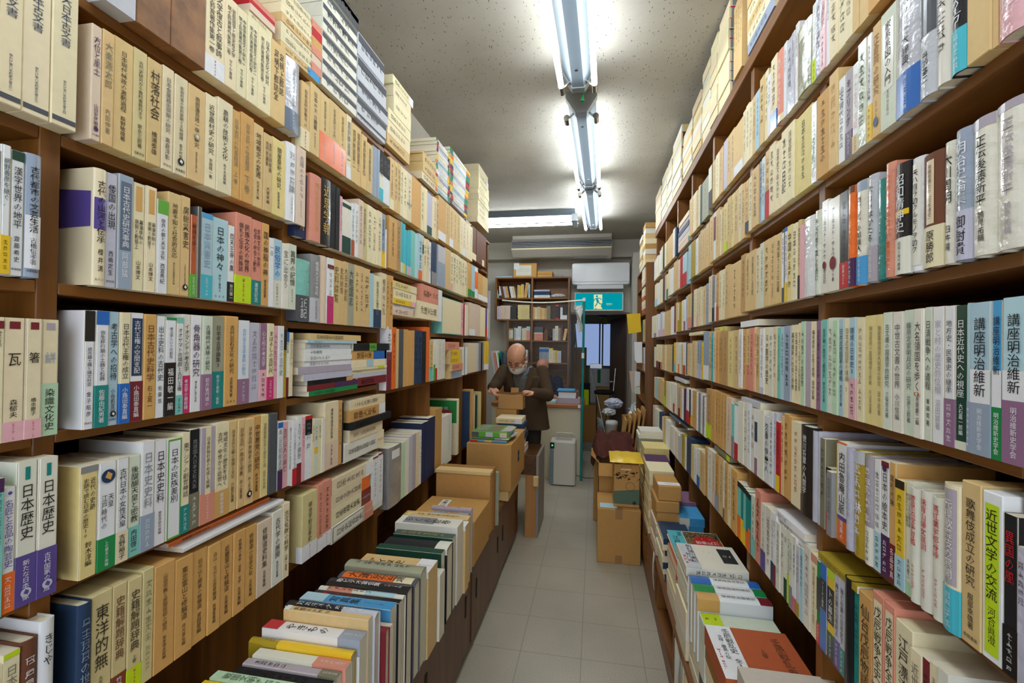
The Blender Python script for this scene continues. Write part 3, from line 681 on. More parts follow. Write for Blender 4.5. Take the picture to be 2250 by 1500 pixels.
row('L', LZ[0], (0, 0), S1, 800, """
1027 205m sv S =
1035 _
1290 205m lt S x:br =
1545 290m lt S x:br =
1690 224m cr S k:wh:.2:¥8000 =文学復古と叙事詩/筑土鈴寛著作集第一巻
1780 224m cr S =芸能国学と歴史及文学/筑土鈴寛著作集第二巻;せりか書房
1860 224m cr S =中世宗教芸文の研究一/筑土鈴寛著作集第三巻;せりか書房
1937 224m cr S =中世宗教芸文の研究二/筑土鈴寛著作集第四巻;せりか書房
2038 224m cr S =日本仏教文化の研究/筑土鈴寛著作集第五巻;せりか書房
2144 224m tn S =足柄上郡誌/足柄下郡誌全
2246 214m sv H w b:sl:.30 x:gy =日本史~4論集
""", 'top shelf, second left bay')
row('L', LZ[1], (0, 0), S1, 688, """
768 210 pb S x:dp o:dp:.90:.22 =方位と風土;山田安彦編著;古今書院
860 260 tn S x:kg =大楽源太郎;内田伸著
1010 345 tn S =日本現代林政の激動過程;萩野敏雄著
1113 405 tg S =古代史研究から教科書裁判まで;家永三郎著;名著刊行会
1222 485 tn S =村落社会;橋浦泰雄
1310 530 bg S x:dg =日本金属器出現期の研究;高倉洋彰;学生社
1410 605 bg S o:bk:.86:.24:1:ow =新田村落の史的展開と土地問題;喜多村俊夫著;岩波書店
1540 695 tn S o:gg:.52:.16:1:cr =南部藩百姓一揆の研究;森嘉兵衛著作集第七巻
1627 740 cr S =近世農村史の研究;安藤精一著
1743 790 cr S =農耕の技術と文化;佐々木高明編
1808 845 oc S x:kg =日本古代の社会経済;上巻
1903 890 oc S x:kg =日本古代の社会経済;下巻
1980 955 tn S =地域概念の変遷;石井素介編
2045 1025 tn S =古代共同体論/古代史論叢;大塚実編
2148 1080 yc S =頭屋祭祀の研究;萩原龍夫著
2223 1100 wh H g x:gy =~4論;~5
2290 1130 pb P x:gy =古墳の~4;~6
""", 'second shelf, second left bay')
row('L', LZ[2], (0, 360), S1, 700, """
800 55 cr H g p:pu:.25:.52 s:pu:.50:.80 =古代の山河と伝承;櫻井満;おうふう
888 85 lv P g x:bk =倭国の出現;西嶋定生;東京大学出版会
1003 105 gb P g p:sl:.06:.66:.12 x:wh =日本古代史研究事典;阿部猛
1095 160 cr P p:oc:.03:.26:.22 T:.34:.68 =幕藩体制の/展開と動揺上;山本博文
1178 185 cr P p:oc:.03:.26:.22 T:.34:.68 =幕藩体制の/展開と動揺下;山本博文
1262 285 wh P g t:gn2:.15 =奈良の都と天平文化;西宮秀紀
1362 235 tn S =地震予知と社会的反応;東京大学新聞研究所編
1432 255 tn S o:bk:.91:.28:1:ow =房総災害史;千葉県郷土史研究連絡協議会
1480 390 rc P b:gn2:.28 x:bk =秘境を歩く
1512 325 dg P =
1597 385 lb P t:sb:.06 b:cy:.28 x:gb g =日本災害史;北原糸子
1718 430 ib P g =日本の神々;神社と聖地4;白水社
1765 470 wh P b:bk:.26:谷川健一 =四天王寺の鷹
1885 400 sm S k:lg:.31:¥2500 =民族文化の世界/儀礼と伝承の民族誌
1960 435 sm S b:tl:.29:遷官記念 =民族文化の世界/社会の統合と動態
2015 455 oc S =国の神稲の神;保坂達雄著
2050 560 wh P g x:rd =一日;~4
2118 575 lb P g b:ow:.4:一社~5 x:bl =民俗学の
2165 605 ow P g =宝に出会う
2225 612 gw P =異界の記憶;~5
""", 'third shelf, second left bay')
row('L', LZ[3], (0, 720), S1, 632, """
715 215m wh P g t:bk:.26 =遮光器土偶と縄文社会;金子昭彦;同成社
817 216m wh P g b:tl:.36:佐藤由紀男著 t:bl:.12 =弥生移行期の土器と石器
898 216m lb P o:bk:.90:.28:1:ow =考古学への招待;小谷凱宣訳;岩波書店
980 216m cr P g b:bl:.36:小路田泰直編 =日本古代王権の成立
1080 217m wh P g b:mr:.37:小路田泰直編 p:dn:.05:.58:.08 x:wh T:.07:.56 =古代王権の空間支配
1172 216m oc S x:br =日本古代史料学;石上英一
1240 214m wh P g =出土史料の古代史;佐藤信
1320 213m wh P g b:bk:.54:福田敏一編 t:gr:.03 =考古学という可能性
1377 214m wh P g t:te:.06 b:te:.2 =オオヤマト古墳群と古代王権
1435 222m ow P b:mg:.38:考古学の最前線 =イオマンテの考古学;宇田川洋
1518 222m wh P x:dp =骨角器の研究;縄文篇Ⅱ金子浩昌
1595 222m gw P g b:mp:.38:前方後円墳の =古墳時代寿陵の研究
1685 223m gg P g b:tl:.4:呪法と祭祀・信仰 =日本考古学論集3
1785 226m oc S =古代巨石文化の研究;吉原博見著;白帝社
1872 218m wh P g b:mp:.3 x:sb =古代出土文字資料の研究
1950 214m lv P g x:gy =~8
2005 214m mp P g b:pk:.4 x:wh =心と形の考古学
2053 215m cr P b:mg:.3 =まぼろしの古代尺
2088 209m pk P =~7
2126 210m wh P =~3の古代史
2147 200m mu P t:bk:.3 =~6
2170 193m wh P g t:bl:.15 b:mr:.3 =虎塚古墳
2197 192m cr P x:og =~6
""", 'fourth shelf, second left bay')
row('L', LZ[4], (0, 1060), S1, 600, """
735 202m yc P =
""".replace('1060-0', '203m').replace('=\n', 't:gy:.06 =近代の史跡/史跡で読む日本の歴史10;鈴木淳編\n')+"""
870 201m wh P g b:gr:.3:した君主の実権 o:dn:.13:.40:1.0:oc T:.30:.66 =天皇/江戸時代の
965 202m wh P b:cr:.3:吉野裕子 t:mr:.0 =古代日本の女性天皇
1058 200m gw P b:te:.3:内田啓一 =後醍醐天皇と密教
1160 224m wh P g b:gb:.33 x:gy =日本史史料;2中世
1252 220m wh P =日本史史料;歴史学研究会編
1362 217m wh P p:gn2:.0:1:.02 p:wh:.02:.98:.1 x:bk =日本の民族差別;人種差別撤廃条約
1425 225m cr P b:tl:.28 =東アジアの創世神話;君島久子編
1505 228m bk P b:kg:.36 x:gy =琉球国人日本文化大系
1615 227m mv P p:cr:.0:.7:.3 b:sm:.32:~8 =日本民俗社会の形成と発展
1722 231m cr P b:oc:.28:鶴崎裕雄編 =地域文化の歴史を往く/古代・中世から近世へ
1782 230m tn S =日本古代王朝の思想と文化;川副武胤著
1836 230m tn S x:br =日本古代の政治と宗教;井上薫著
1905 228m tn S o:bk:.88:.28:1:cr =日本古代思想史の研究;井上光貞著
1960 230m oc S =中世悪党の研究;新井孝重著
2017 229m yc S x:kg =金銀銅鉄伝承と歴史の道;田中久夫著
2080 228m dg S =
2118 197m wh P g t:bl:.08 b:dp:.3 =奥山荘城館遺跡
2162 195m pk P g x:pu =古代山人の興亡;井口一幸
2200 193m wh P g =東アジアのなかの古代日本
""", 'fifth shelf, second left bay')
row('L', LZ[5], (0, 1060), S1, 570, """
688 227m dn H x:gb =~4の世界
850 230m tg S =東洋的無;久松真一著作集1
960 229m tg S b:mr:.24:竹内理三 x:br =史籍解題辞典;下巻
1070 226m tg S k:lg:.22:¥14000 =史籍解題辞典;上巻
1155 232m tg S x:kg =~7;~5
1310 227m oc S =山岳宗教と民間信仰の研究;桜井徳太郎編
1445 219m oc S =東北霊山と修験道;月光善弘編
1560 216m oc S =日光山と関東の修験道;宮田登編
1655 213m oc S =白山・立山と北陸修験道;高瀬重雄編
1750 213m oc S =近畿霊山と修験道;五来重編
1840 213m oc S =修験道の美術・芸能・文学;五来重編
1930 210m oc S =修験道の伝承文化;五来重編
2040 205m pb S =修験道史料集;五来重編
2120 215m ow S =古代学の展開;角田文衛著
2170 224m cr S =古文化財の科学;山崎一雄著
""", 'bottom shelf, second left bay')
row('L', 2.148, (610, 330), S2, 240, """
318 208m tn S k:cr:.3:¥8500 =日本古代宗教~2
412 227m tn S =日本~3論叢;~5
507 226m tn S b:og:.42 =新日本古代~3
600 230m tn S b:og:.42 =日本古代~3
672 230m tn S b:og:.40 =日本古代~3
718 232m cr S k:wh:.3:¥13000 =国訓賸語第一
767 218m tn S =国訓賸語第二
816 221m tn S =国訓賸語第三
866 210m tn S =国訓賸語第四
921 195m tn S =国訓賸語第五
945 204m gb P =
968 205m gb P =
990 205m gb P =
1027 210m ow P t:bk:.45 b:cy:.25 =~3
1060 206m wh P t:bk:.45 x:rd =~2
1092 205m wh P t:bk:.45 x:rd =~2
""", 'second shelf, third left bay')
row('L', 1.870, (610, 330), S2, 205, """
318 204m nv H d:12 x:gold T:.12:.9 =WESTERN;~6
425 216m sm H x:gold =~7
525 225m bk H g x:gold =近思学報
570 225m bk H g x:gold =~5
608 222m bk H g x:gold =~5
632 198m pk P g =~8
715 192m ow P b:dgn:.32 p:dgn:.06:.13:.2 =
748 196m wh P g b:rc:.3 =~7
784 202m wh P =~7
830 228m pb S =武士の~4
873 228m tg S =伊賀国無足人の研究
923 229m cr S k:cr:.3:¥15500 =~6
967 228m cr S =~6
1010 229m cr S =~6
1048 230m gb P g b:yl:.3 =豊臣政権の~3
1061 169m wh P =
""", 'third shelf, third left bay')
row('L', 1.608, (610, 600), S2, 185, """
318 192m te H w b:dg:.42:正記 =
416 219m gy H w b:sv:.36 x:wh =倭国大王の世紀
480 225m pb H =
543 225m wh P t:rd:.0 p:mr:.1:.16 b:mg:.42 g =~7
604 229m tn S =史料綜覧;巻之二
647 229m tn S =史料綜覧;巻之三
690 232m tn S =大日本史料;第六編
746 232m gg H =大陸国志
800 233m tn S =~7
842 234m tn S =~7
900 233m tn S =~4
934 219m lb P =
1010 217m cr H b:dn:.35 =南島正食記
1060 238m bg S =相良~3
1086 237m oc S =~6
1122 238m oc S =~6
""", 'fourth shelf, third left bay')
row('L', 1.104, (610, 860), S2, 152, """
195 197m wh P b:rd:.26 =いくさの歴史と文字文化
240 206m wh P b:mr:.3 =~3の構想
270 202m pk P x:rd =~6
337 203m wh P t:rd:.06 p:bk:.06:.3 b:wh:.3 =~3
362 186m cr P =~5
398 185m gw P p:yl:.5:.6 =~3
430 182m cr P =~3
460 181m ow P =
595 232m bg S b:pb:.4 =實用帝國地名辞典
632 229m oc S =~7
645 219m bk S =
""", 'fifth shelf, third left bay')
row('L', .842, (610, 860), S2, 245, """
392 215m tg S k:wh:.24:¥1500 T:.14:.74 =明治学制沿革史
442 223m sm S k:wh:.22:全2巻 =~8
527 226m sm S k:wh:.22:¥2200 =~8
""", 'bottom shelf, third left bay')
row('L', .842, (610, 860), S2, 925, """
975 224m ow S t:mr:.03 p:wh:.06:.9:.2 =~7
1022 229m ow S t:mr:.03 p:wh:.06:.9:.2 =~7
""", 'bottom shelf, third left bay, beside lying pile')
# the lying piles
lying('L', (0, 1060), S1, """
1335 2080 465 488 og P x:bk d:20 =本草図~6
1365 2120 488 525 wh P d:-4 =
""", 'on ochre slipcases, second left bay', 'l', .17)
lying('L', (610, 600), S2, """
330 818 580 642 tn S x:br =日本思想史文献解題;~4
290 768 645 672 lb P =~6
275 718 675 735 sv P x:gy =日本歴史~3;~4
270 722 735 795 wh P g x:rd =七字書道;~5
265 725 795 850 wh P x:gy =中世~5
270 722 855 915 wh P x:gy =中世~5
205 718 915 975 mv H =
260 733 980 1035 lv P g =
302 740 1045 1090 bk P b:oc:.16 x:oc =~3近世の村落
288 778 1095 1142 mr H b:dp:.5 =
302 775 1148 1197 gr H x:dgn =中世~5研究
""", 'left pile, fifth shelf, third left bay', 'l', .2)
lying('L', (610, 600), S2, """
738 1090 675 745 bk H g p:gn2:.4:.6 x:wh =~6
732 1110 752 845 oc S k:wh:.25:~3 p:bl:.5:.95:.1 x:bk =陽明文庫
725 1048 845 915 cr P p:lb:.4:.6 =
735 1062 918 945 cr P p:lg:.7:.9 =
735 1062 945 978 cr P =~4
745 1110 978 1018 sv H w =
780 1092 1018 1098 mr H x:oc =家忠日記;~5
""", 'right pile, fifth shelf, third left bay', 'l', .2)
lying('L', (610, 860), S2, """
720 1055 20 100 bg S =二十六大藩の藩学
700 1047 100 185 oc S k:wh:.22:¥~4 =尊攘大年表
705 1085 185 268 bk S d:-12 x:wh =~5
700 1020 270 365 bg S =田中一松絵画史論集
650 1035 365 520 ow S k:cr:.2:¥~4 =日本民間念仏信仰の研究
""", 'on fifth shelf, third left bay', 'r', .19)
lying('L', (610, 860), S2, """
538 930 865 1015 bg S k:wh:.24:¥7800 x:br =日本~4
532 900 1015 1150 bg S b:og:.22 =日本文学大辞典
532 912 1150 1305 cr S b:mr:.26 =日本思想大年表
530 935 1320 1490 ow S b:sm:.26 p:bk:.02:.72:.06 p:ow:.03:.71:.09 =日本史総合年表
""", 'on bottom shelf, third left bay', 'l', .17)
# ------------------------------------------------------------------ bays farther along
row('L', 2.142, (610, 330), S2, 1092, """
1135 228m tn S k:cr:.26 =~6
1165 229m tn S =~6
1192 232m tn S =~6
1222 232m cr S =~6
1262 233m cr S =~5
1306 234m bg S p:gg:.62:.68 =~6
1395 236m oc S =
1426 232m cr S =~5
1452 233m cr P =
1498 224m lv P b:dgn:.2 =
1514 226m cr P =
1540 231m cr S =~5
1562 234m tn S =~5
""", 'second shelf, fourth left bay')
row('L', 1.878, (610, 330), S2, 1082, """
1160 232m oc S =蒙古襲来の研究
1197 236m dt S =~7
1212 239m cy P k:cr:.34 =
1227 235m cy P k:pg:.34 =
1243 237m cy P k:yl:.34 =
1260 214m cy P k:te:.34 =
1276 214m cy P k:pk:.34 =
1293 212m cy P k:lv:.34 =
1331 227m te H =
1366 225m ib P =
1402 236m ib P b:og:.2 =~4
1421 238m bg P p:dgn:.2:.4 =~3
1446 230m cr S =~4
1470 233m bg S =~4
1492 229m wh P =~5
1540 238m dn P g b:gy:.3 x:wh =日本~4
""", 'third shelf, fourth left bay')
lying('L', (610, 600), S2, """
1118 1350 140 205 yc S b:cr:.3 =~5
1120 1350 205 285 cr S =~6
1118 1335 285 335 yl P b:pk:.2 =~5
1120 1335 335 362 lv P =~4
1118 1318 362 430 pb S =~5
""", 'left pile, fourth shelf, fourth left bay', 'r', .19)
lying('L', (610, 600), S2, """
1395 1595 170 320 sm S k:wh:.22 x:bk =武蔵~3
1360 1590 320 470 cr S k:wh:.24 x:bk =沖縄文化論
""", 'right pile, fourth shelf, fourth left bay', 'r', .2)
row('L', 1.335, (610, 600), S2, 1060, """
1108 283m wh P b:mr:.6 =~3
1150 282m og S x:mr =講座~6
1177 276m tn S =
1222 276m dg H =
1247 277m oc S =
1270 277m oc S =
1296 272m oc S =
1325 275m oc S =
1362 277m dn H =~5
1400 277m dn H =~5
1437 275m bk H =
1472 300m og S =
1512 228m tn S b:te:.35 =~5
1530 230m ow P b:gn2:.4 =
1548 232m ow P b:rd:.3 =
""", 'fifth shelf, fourth left bay')
row('L', .80, (610, 860), S2, 1072, """
1200 272m gy H w p:wh:.06:.2:.2 =
1240 268m pg P =
1275 275m ow P =
1310 280m lv P =
1345 282m mv P =
1375 284m bg P =
1397 286m wh P =~6
1428 318m nv H =
1462 320m nv H =
1528 330m nv H =
1592 365m cd S =
1640 300m ow P =
1688 300m ow P x:rd =~9
""", 'bottom shelf, fourth left bay')
row('L', 2.158, (610, 330), S2, 1562, """
1635 250m oc S k:wh:.28:~3 =
1668 252m tn S =~6
1706 252m tn S k:wh:.24 =~6
1742 252m tn S =~6
1775 252m tn S =~6
1800 252m cr S =~6
1826 252m cr S k:wh:.3 =~6
1860 247m cr S =~6
1892 250m cr S =~6
""", 'second shelf, fifth left bay')
row('L', 1.882, (610, 330), S2, 1557, """
1625 240m sv H b:gb:.6 =
1682 250m tn S =
1706 247m cr S k:pk:.2 =~4
1730 250m cr S =~4
1752 251m cr S =~4
1770 250m cr S =~4
1790 248m cr S =~4
1815 250m cr S =~4
1838 250m cr S =~4
1848 247m tn S b:lg:.3 =
""", 'third shelf, fifth left bay')
row('L', 1.607, (610, 600), S2, 1600, """
1780 222m te S p:cr:.02:.98:.02 =
1800 221m pk P =~4
1818 223m rd P =~4
1832 217m wh P =
1850 220m cr P =
""", 'fourth shelf, fifth left bay')
row('L', 1.335, (610, 600), S2, 1556, """
1590 238m ow P =~7
1625 238m ow S =~7
""", 'fifth shelf, fifth left bay')
lying('L', (610, 600), S2, """
1640 1765 668 738 sm S x:bk =~4
1668 1795 740 805 tn S p:yl:.2:.8:.15 =~4
1668 1795 808 866 tn S p:yl:.1:.8:.15 =~4
1682 1798 868 932 tn S p:sm:.1:.95:.12 =~4
1675 1795 932 1000 tn S p:gb:.1:.95:.12 =~4
""", 'on fifth shelf, fifth left bay', 'r', .18)
row('L', 1.33, (610, 600), S2, 1796, """
1808 196m wh P =
1818 196m dg P =
1830 196m wh P =
1842 196m wh P =
""", 'fifth shelf, fifth left bay, beside small box pile')
row('L', 2.18, (610, 330), S2, 1888, """
1930 246m br S k:cr:.26 =
1960 244m br S =
1985 247m br S =
2005 249m br S k:cr:.2 =
2024 250m br S =
""", 'second shelf, last left bay')
row('L', 1.9, (610, 330), S2, 1850, """
1885 235m oc S b:gr:.2 =
1915 235m lb P b:gr:.18 =
1945 238m wh P p:og:.15:.7:.1 =
1990 205m oc S k:wh:.3 =
2040 205m tn S k:wh:.4 =
""", 'third shelf, last left bay')
row('L', 1.611, (610, 600), S2, 1857, """
1915 240m pb S k:wh:.3 =
1965 243m pb S =
2015 237m cr S =
2032 237m pu P b:rd:.3 =
2045 240m cr P =
""", 'fourth shelf, last left bay')
row('L', 1.335, (610, 600), S2, 1852, """
1930 222m bg S =
1950 223m sv P =
1975 223m gy P =~5
1988 225m bk P =~5
2002 237m gy P =
2046 240m yl S k:wh:.3 =~5
""", 'fifth shelf, last left bay')
# ------------------------------------------------------------------ piles on top of the left bookcase
def tops(data, where, X=XL, dep=.2, o=(560, 0), s=SA, side='L'): lying(side, o, s, data, where, 'l', dep, X)
tops("""
-35 195 -80 -30 sm S =
-35 195 -30 22 rd S =
-35 185 22 80 pb S =
-40 170 80 140 cr S =~5
""", 'first pile atop left bookcase', dep=.17)
tops("""
245 608 -170 -85 cr S b:sm:.28 =~3日本~3
245 606 -85 5 cr S b:rd:.28 =日本~5
245 604 5 95 cr S b:oc:.28 =~3日本~3
243 600 95 178 tn S b:sm:.28 =日本~5
242 598 178 262 cr S b:pb:.28 =~3日本~3
240 596 262 350 cr S b:sm:.28 =日本~5
240 585 350 425 tn S b:sb:.33 =~7
""", 'second pile atop left bookcase')
tops("""
612 925 -260 -130 ow S p:dg:.0:1:.62 x:bk =魚澄文庫;~3
612 922 -130 0 ow S x:bk =魚澄文庫;~3
612 920 0 130 ow S x:bk =魚澄文庫;~3
610 915 130 255 ow S x:bk =魚澄文庫;~3
610 915 255 380 ow S x:bk =魚澄文庫;~3
608 915 380 500 ow S x:bk =魚澄文庫;~3
608 915 500 625 ow S x:bk =魚澄文庫;~3
606 915 625 745 ow S x:bk =魚澄文庫;~3
""".replace('x:bk =魚澄文庫;~3', 'h:dg:.58:.94 x:bk =~4;~2'), 'grey pile atop left bookcase')
tops("""
922 1155 270 480 sv S h:dg:.58:.94 x:bk =~4;~2
922 1178 480 690 sv S h:dg:.58:.94 x:bk =~4;~2
922 1188 690 840 sv S h:dg:.58:.94 x:bk =~4;~2
922 1180 840 985 sv S h:dg:.58:.94 x:bk =~4;~2
922 1170 985 1045 sv S h:dg:.58:.94 x:bk =~4;~2
""", 'silvery pile atop left bookcase')
tops("""
1232 1412 655 745 cr S k:wh:.25 =日本~4
1240 1395 745 845 cr S =日本~4
1240 1392 845 950 cr S =日本~4
1195 1392 950 1050 cr S =日本~4
1192 1390 1050 1170 cr S =日本~4
1188 1388 1170 1275 tn S =~5
""", 'cream pile atop left bookcase', dep=.17)
tops("""
1408 1570 -0 25 tn S =~5
1412 1572 25 100 tn S k:wh:.2 =~5
1412 1570 100 195 tn S =~5
1405 1565 195 270 cr S =~5
""", 'tan pile atop left bookcase', dep=.17, o=(610, 330), s=S2)
mag = ''
mc = ['wh', 'ow', 'lv', 'wh', 'cr', 'wh', 'lb', 'ow']; bc = ['yl', 'gr', 'dn', 'og', 'mr', 'yl', 'tl', 'rd']
for i in range(15):
    y = -130+i*34; mag += f'{1545-i*1.5+(i%3)*4} {1665+(i%4)*3} {y} {y+34} {mc[i%8]} P b:{bc[(i*5)%8]}:.14 t:{bc[(i*3+1)%8]}:.12 =~6\n'
tops(mag, 'first magazine pile atop left bookcase', dep=.22, o=(610, 330), s=S2)
mag = ''
for i in range(16):
    y = -40+i*33; mag += f'{1672+(i%3)*4} {1868-(i*2)} {y} {y+33} {mc[(i+3)%8]} P b:{bc[(i*3)%8]}:.2 t:{bc[(i*5+1)%8]}:.14 =~7\n'
tops(mag, 'second magazine pile atop left bookcase', dep=.22, o=(610, 330), s=S2)
tops("""
1955 2045 125 185 cr S =
1955 2048 185 250 cr S k:wh:.2 =~5
1952 2050 250 315 cr S =~5
1950 2052 315 362 cr S =~5
1950 2050 362 415 cr S =~5
1950 2050 415 470 cr S =~5
1950 2050 470 523 cr S =~5
1948 2048 523 575 cr S =~5
1945 2046 575 630 cr S =~5
1940 2046 630 690 cr S =
""", 'last cream pile atop left bookcase', dep=.22, o=(610, 330), s=S2)
# ------------------------------------------------------------------ books standing on the right bookcase
RO0, RO2, RO3, RO4 = (1600, 0), (1600, 360), (1600, 720), (1600, 1060)
RZ = [2.238, 1.972, 1.680, 1.390, 1.106, .812]
G1, G2, G3 = (1380, 260), (1380, 480), (1400, 680)
row('R', RZ[0], RO0, S1, 620, """
650 205m wh P w k:lg:.28 =
690 205m lv P w =~5
725 205m pk P w b:pk:.5 =~4
753 205m wh P w =~5
815 205m cr S =~6
875 205m cr S =~6
930 207m cr S =~6
975 210m tn S =~5
1050 212m tn S =
1190 214m oc S =
""", 'top shelf, nearest right bay')
row('R', RZ[1], RO0, S1, 750, """
815 230m tn S x:oc =~5
865 195m wh P g =山文現代~4
915 197m mv P b:dp:.3 x:dp =キプリング;~5
965 196m wh P b:tn:.2 x:pk =~5記
1032 224m gw P w =~6
1066 223m wh P b:yl:.34 =~7と民衆;~4
1130 231m tn S x:lt o:sl:.87:.28:1.2 =正倉院の研究;~6
1250 231m gw P p:ow:.1:.68:.14 =家系系図の入門;~6
1430 240m sv H w b:bl:.32:郷土史一家に一冊 =~4大辞典
1562 240m sv H w t:dg:.56 =姓氏地名大事典;丹羽基二
1672 220m ow H g =~6
1785 215m bk H g b:cy:.32 x:wh =~2の創り方
1968 226m tn S =
2012 224m tn S x:kg =~6
2225 208m pk H w x:wh =~5
""", 'second shelf, nearest right bay')
row('R', RZ[2], RO2, S1, 692, """
742 227m ow P g x:bk o:mr:.70:.26:1.1 =アーネスト・サトウ;公使日記
832 219m ow P g x:bk o:mr:.70:.26:1.1 =アーネスト・サトウ;Eサトウ著
897 219m bk P g b:rd:.27:若桑みどり =クアトロ・ラガッツィ
946 220m og H w b:dp:.28 t:br:.07 =
1030 219m ow H w b:sb:.27 t:gb:.1 =東アジアの知識人
1106 218m sv H w b:mv:.33 =~3はかたる
1176 197m tl H w =
1252 218m sm H w x:og =~7;義眼史
1358 203m bk H g b:ow:.33:昭和の時代精神 p:yl:.42:.47 x:wh =昭和精神史
1452 199m wh H w p:ow:.05:.95:.14 =天ハ自ラ助クルモノヲ助ク
1602 191m br H b:cr:.36:原勝郎 p:bg:.06:.62:.3 x:br =原勝郎博士の「日本通史」
1692 194m ow H w =大川周明;臼杵陽
1822 201m gb H w b:lv:.38:御厨貴 x:wh =明治史論集
2002 201m ow H w t:mv:.08 =正伝後藤新平;鶴見祐輔
2225 202m ow H w t:mv:.06 x:mv =正伝後藤新平;鶴見祐輔
""", 'third shelf, nearest right bay')
row('R', RZ[3], RO3, S1, 692, """
736 225m te P =奈良朝の政治と藤原氏;野村忠夫著
777 227m gw P x:kg =~8
818 219m pg P x:kg =~8
856 221m lb P =日本近世国家の諸相;西村圭子編
901 222m cr P x:kg =日本近世国家の諸相;Ⅱ
951 222m lb P b:pk:.4 x:dn =環境の日本史3
1012 220m cr P x:kg =~9;~4
1101 222m yc P x:kg =明治政府の富国構想と民衆;片山芳宣著
1152 222m yc P x:kg =鎌倉幕府御家人制度の研究;田中稔著
1226 224m gw P x:dg =古文書の国語学的研究;三保忠夫著
1306 223m ow P x:dg =中世古文書の世界;小川信編
1386 224m gw P x:dg =藤原定家明月記の研究;辻彦三郎著
1452 224m ow P o:rc:.66:.3:.6:pg =大名領国を歩く;永原慶二編
1511 225m gw P =日清戦争への道程;崔碩莞著
1602 224m wh P g x:mv =家と村の歴史的位相;沼田誠著
1681 223m wh P g b:mp:.34 x:dg =地方史・民衆史の継承
1772 222m dgn P g x:wh b:ow:.06: =日本近代史への視座;大石嘉一郎編
1800 224m lb P g b:gb:.34:明治維新史学会 =
1957 223m lb P g b:gb:.34:明治維新史学会 p:wh:.44:.66 x:bk =講座明治維新;明治維新と外交
2038 223m sb P g b:gr:.33:明治維新史学会 p:wh:.44:.67 x:bk =講座明治維新;明治維新の
2225 225m ib P g b:mp:.38:明治維新史学会 p:wh:.44:.62 x:bk =講座明治維新;明治維新史研究の
""", 'fourth shelf, nearest right bay')
row('R', RZ[4], RO3, S1, 618, """
662 229m lv H w =
682 231m lv H w =
722 218m kg P =~6
762 153m gy P t:bk:.1 b:rd:.3 =
800 150m gy P d:-10 =~6
806 220m yl P =
876 226m wh P g t:og:.02 b:og:.24:蒐集の p:pu:.74:.78 x:bk =内田魯庵山脈
930 219m lv H w x:gb =~5
1012 222m mu H w p:sv:.0:.12 x:wh =~3琳~2
1080 220m mv H w b:ow:.35 x:wh =~6
1132 218m wh P b:ib:.35 =~7
1192 221m wh P b:dp:.36 t:mr:.05 o:dp:.06:.28 =日本の絵本史
1240 224m oc P b:mr:.32:名品写真 =尾形光琳;~4
1314 198m yl P t:bk:.08 b:ib:.3:~4 =~7
1362 201m ow P b:pg:.12: =空飛ぶ五代目菊五郎/明治キワモノ歌舞伎;矢内賢二
1432 196m ow H x:rd T:.06:.5 =菅原伝授手習鑑;~6
1520 199m ow H x:rd T:.06:.5 =妹背山婦女庭訓;~6
1612 197m ow H x:rd T:.06:.5 =蔦紅葉宇都谷峠;~6
1737 228m cr H b:cy:.3 p:mv:.03:.68:.1 x:ow =元禄歌舞伎の展開;~4
1885 241m tn S =歌舞伎成立の研究;服部幸雄著;風間書房
2040 237m wh S p:lg:.07:.96:.14 x:bk =近世文学の交流;河合眞澄
2152 216m bk P b:bk:.3 x:rd =異国の風
2230 180m lv P w =~5
""", 'fifth shelf, nearest right bay')
row('R', RZ[5], RO4, S1, 606, """
653 208m cr P t:sm:.1 x:lt =明治京都~4との合作
681 203m gr P p:bk:.2:.6 b:rd:.26 =
731 209m bl P g p:bk:.18:.52 x:wh T:.2:.5 =フェーチの幕末
786 210m yl P g t:lg:.1 b:dgn:.3 p:bk:.2:.6 x:wh T:.22:.58 =トの幕末
826 216m lv P b:pu:.3 =海と水軍の日本史上
863 215m lv P b:tl:.28 =海と水軍の日本史下
926 231m bk H g =
966 213m tl S =~7
1066 227m oc S b:sm:.1: =仙台戊辰物語
1152 251m sm S p:cr:.06:.72:.12 b:br:.28: =戊辰戦争全史
1232 250m sm S p:cr:.06:.72:.12 b:br:.28: =戊辰戦争全史
1362 236m cr S =江戸漂流記総集
1442 211m cr P x:gr =近世の~3
1492 212m mr P =~6
1562 216m cr H =~5
1640 221m ow H =~5
""", 'bottom shelf, nearest right bay')
# second right bay
row('R', RZ[0], RO0, S1, 108, """
133 210m cr S =~6
158 213m cr S =~6
181 205m cr S =~6
206 207m tn S =~6
233 205m lb P =~6
266 231m tn S =~4
291 232m cr S =~6
313 204m wh P =~4
358 236m cr S b:bl:.25: =~6
411 223m sm H b:cr:.1: x:wh =~7
432 223m wh P =~4
466 218m lv P w =~5
492 218m lv P w =~4
519 226m wh P w =~4
622 186m gg H w p:ow:.04:.2:.2 =
""", 'top shelf, second right bay')
row('R', RZ[1], G1, 5, 1282, """
1318 197m tn S b:dn:.22: =~5
1356 198m cr S =~6
1432 210m tn S =~6
1467 213m gb P =~5
1502 213m wh P b:ib:.5 x:bl =日本~4
1547 222m tn S b:rd:.4: =~4
1606 226m cr S =~6
1672 212m cr S =日本史~5
1738 228m cr S =~3日記
1818 225m cr S x:br =浮世絵~5
2005 218m yc S =日本~6
2062 208m wh P w x:gr =~6
2205 212m oc S =~6の
""", 'second shelf, second right bay')
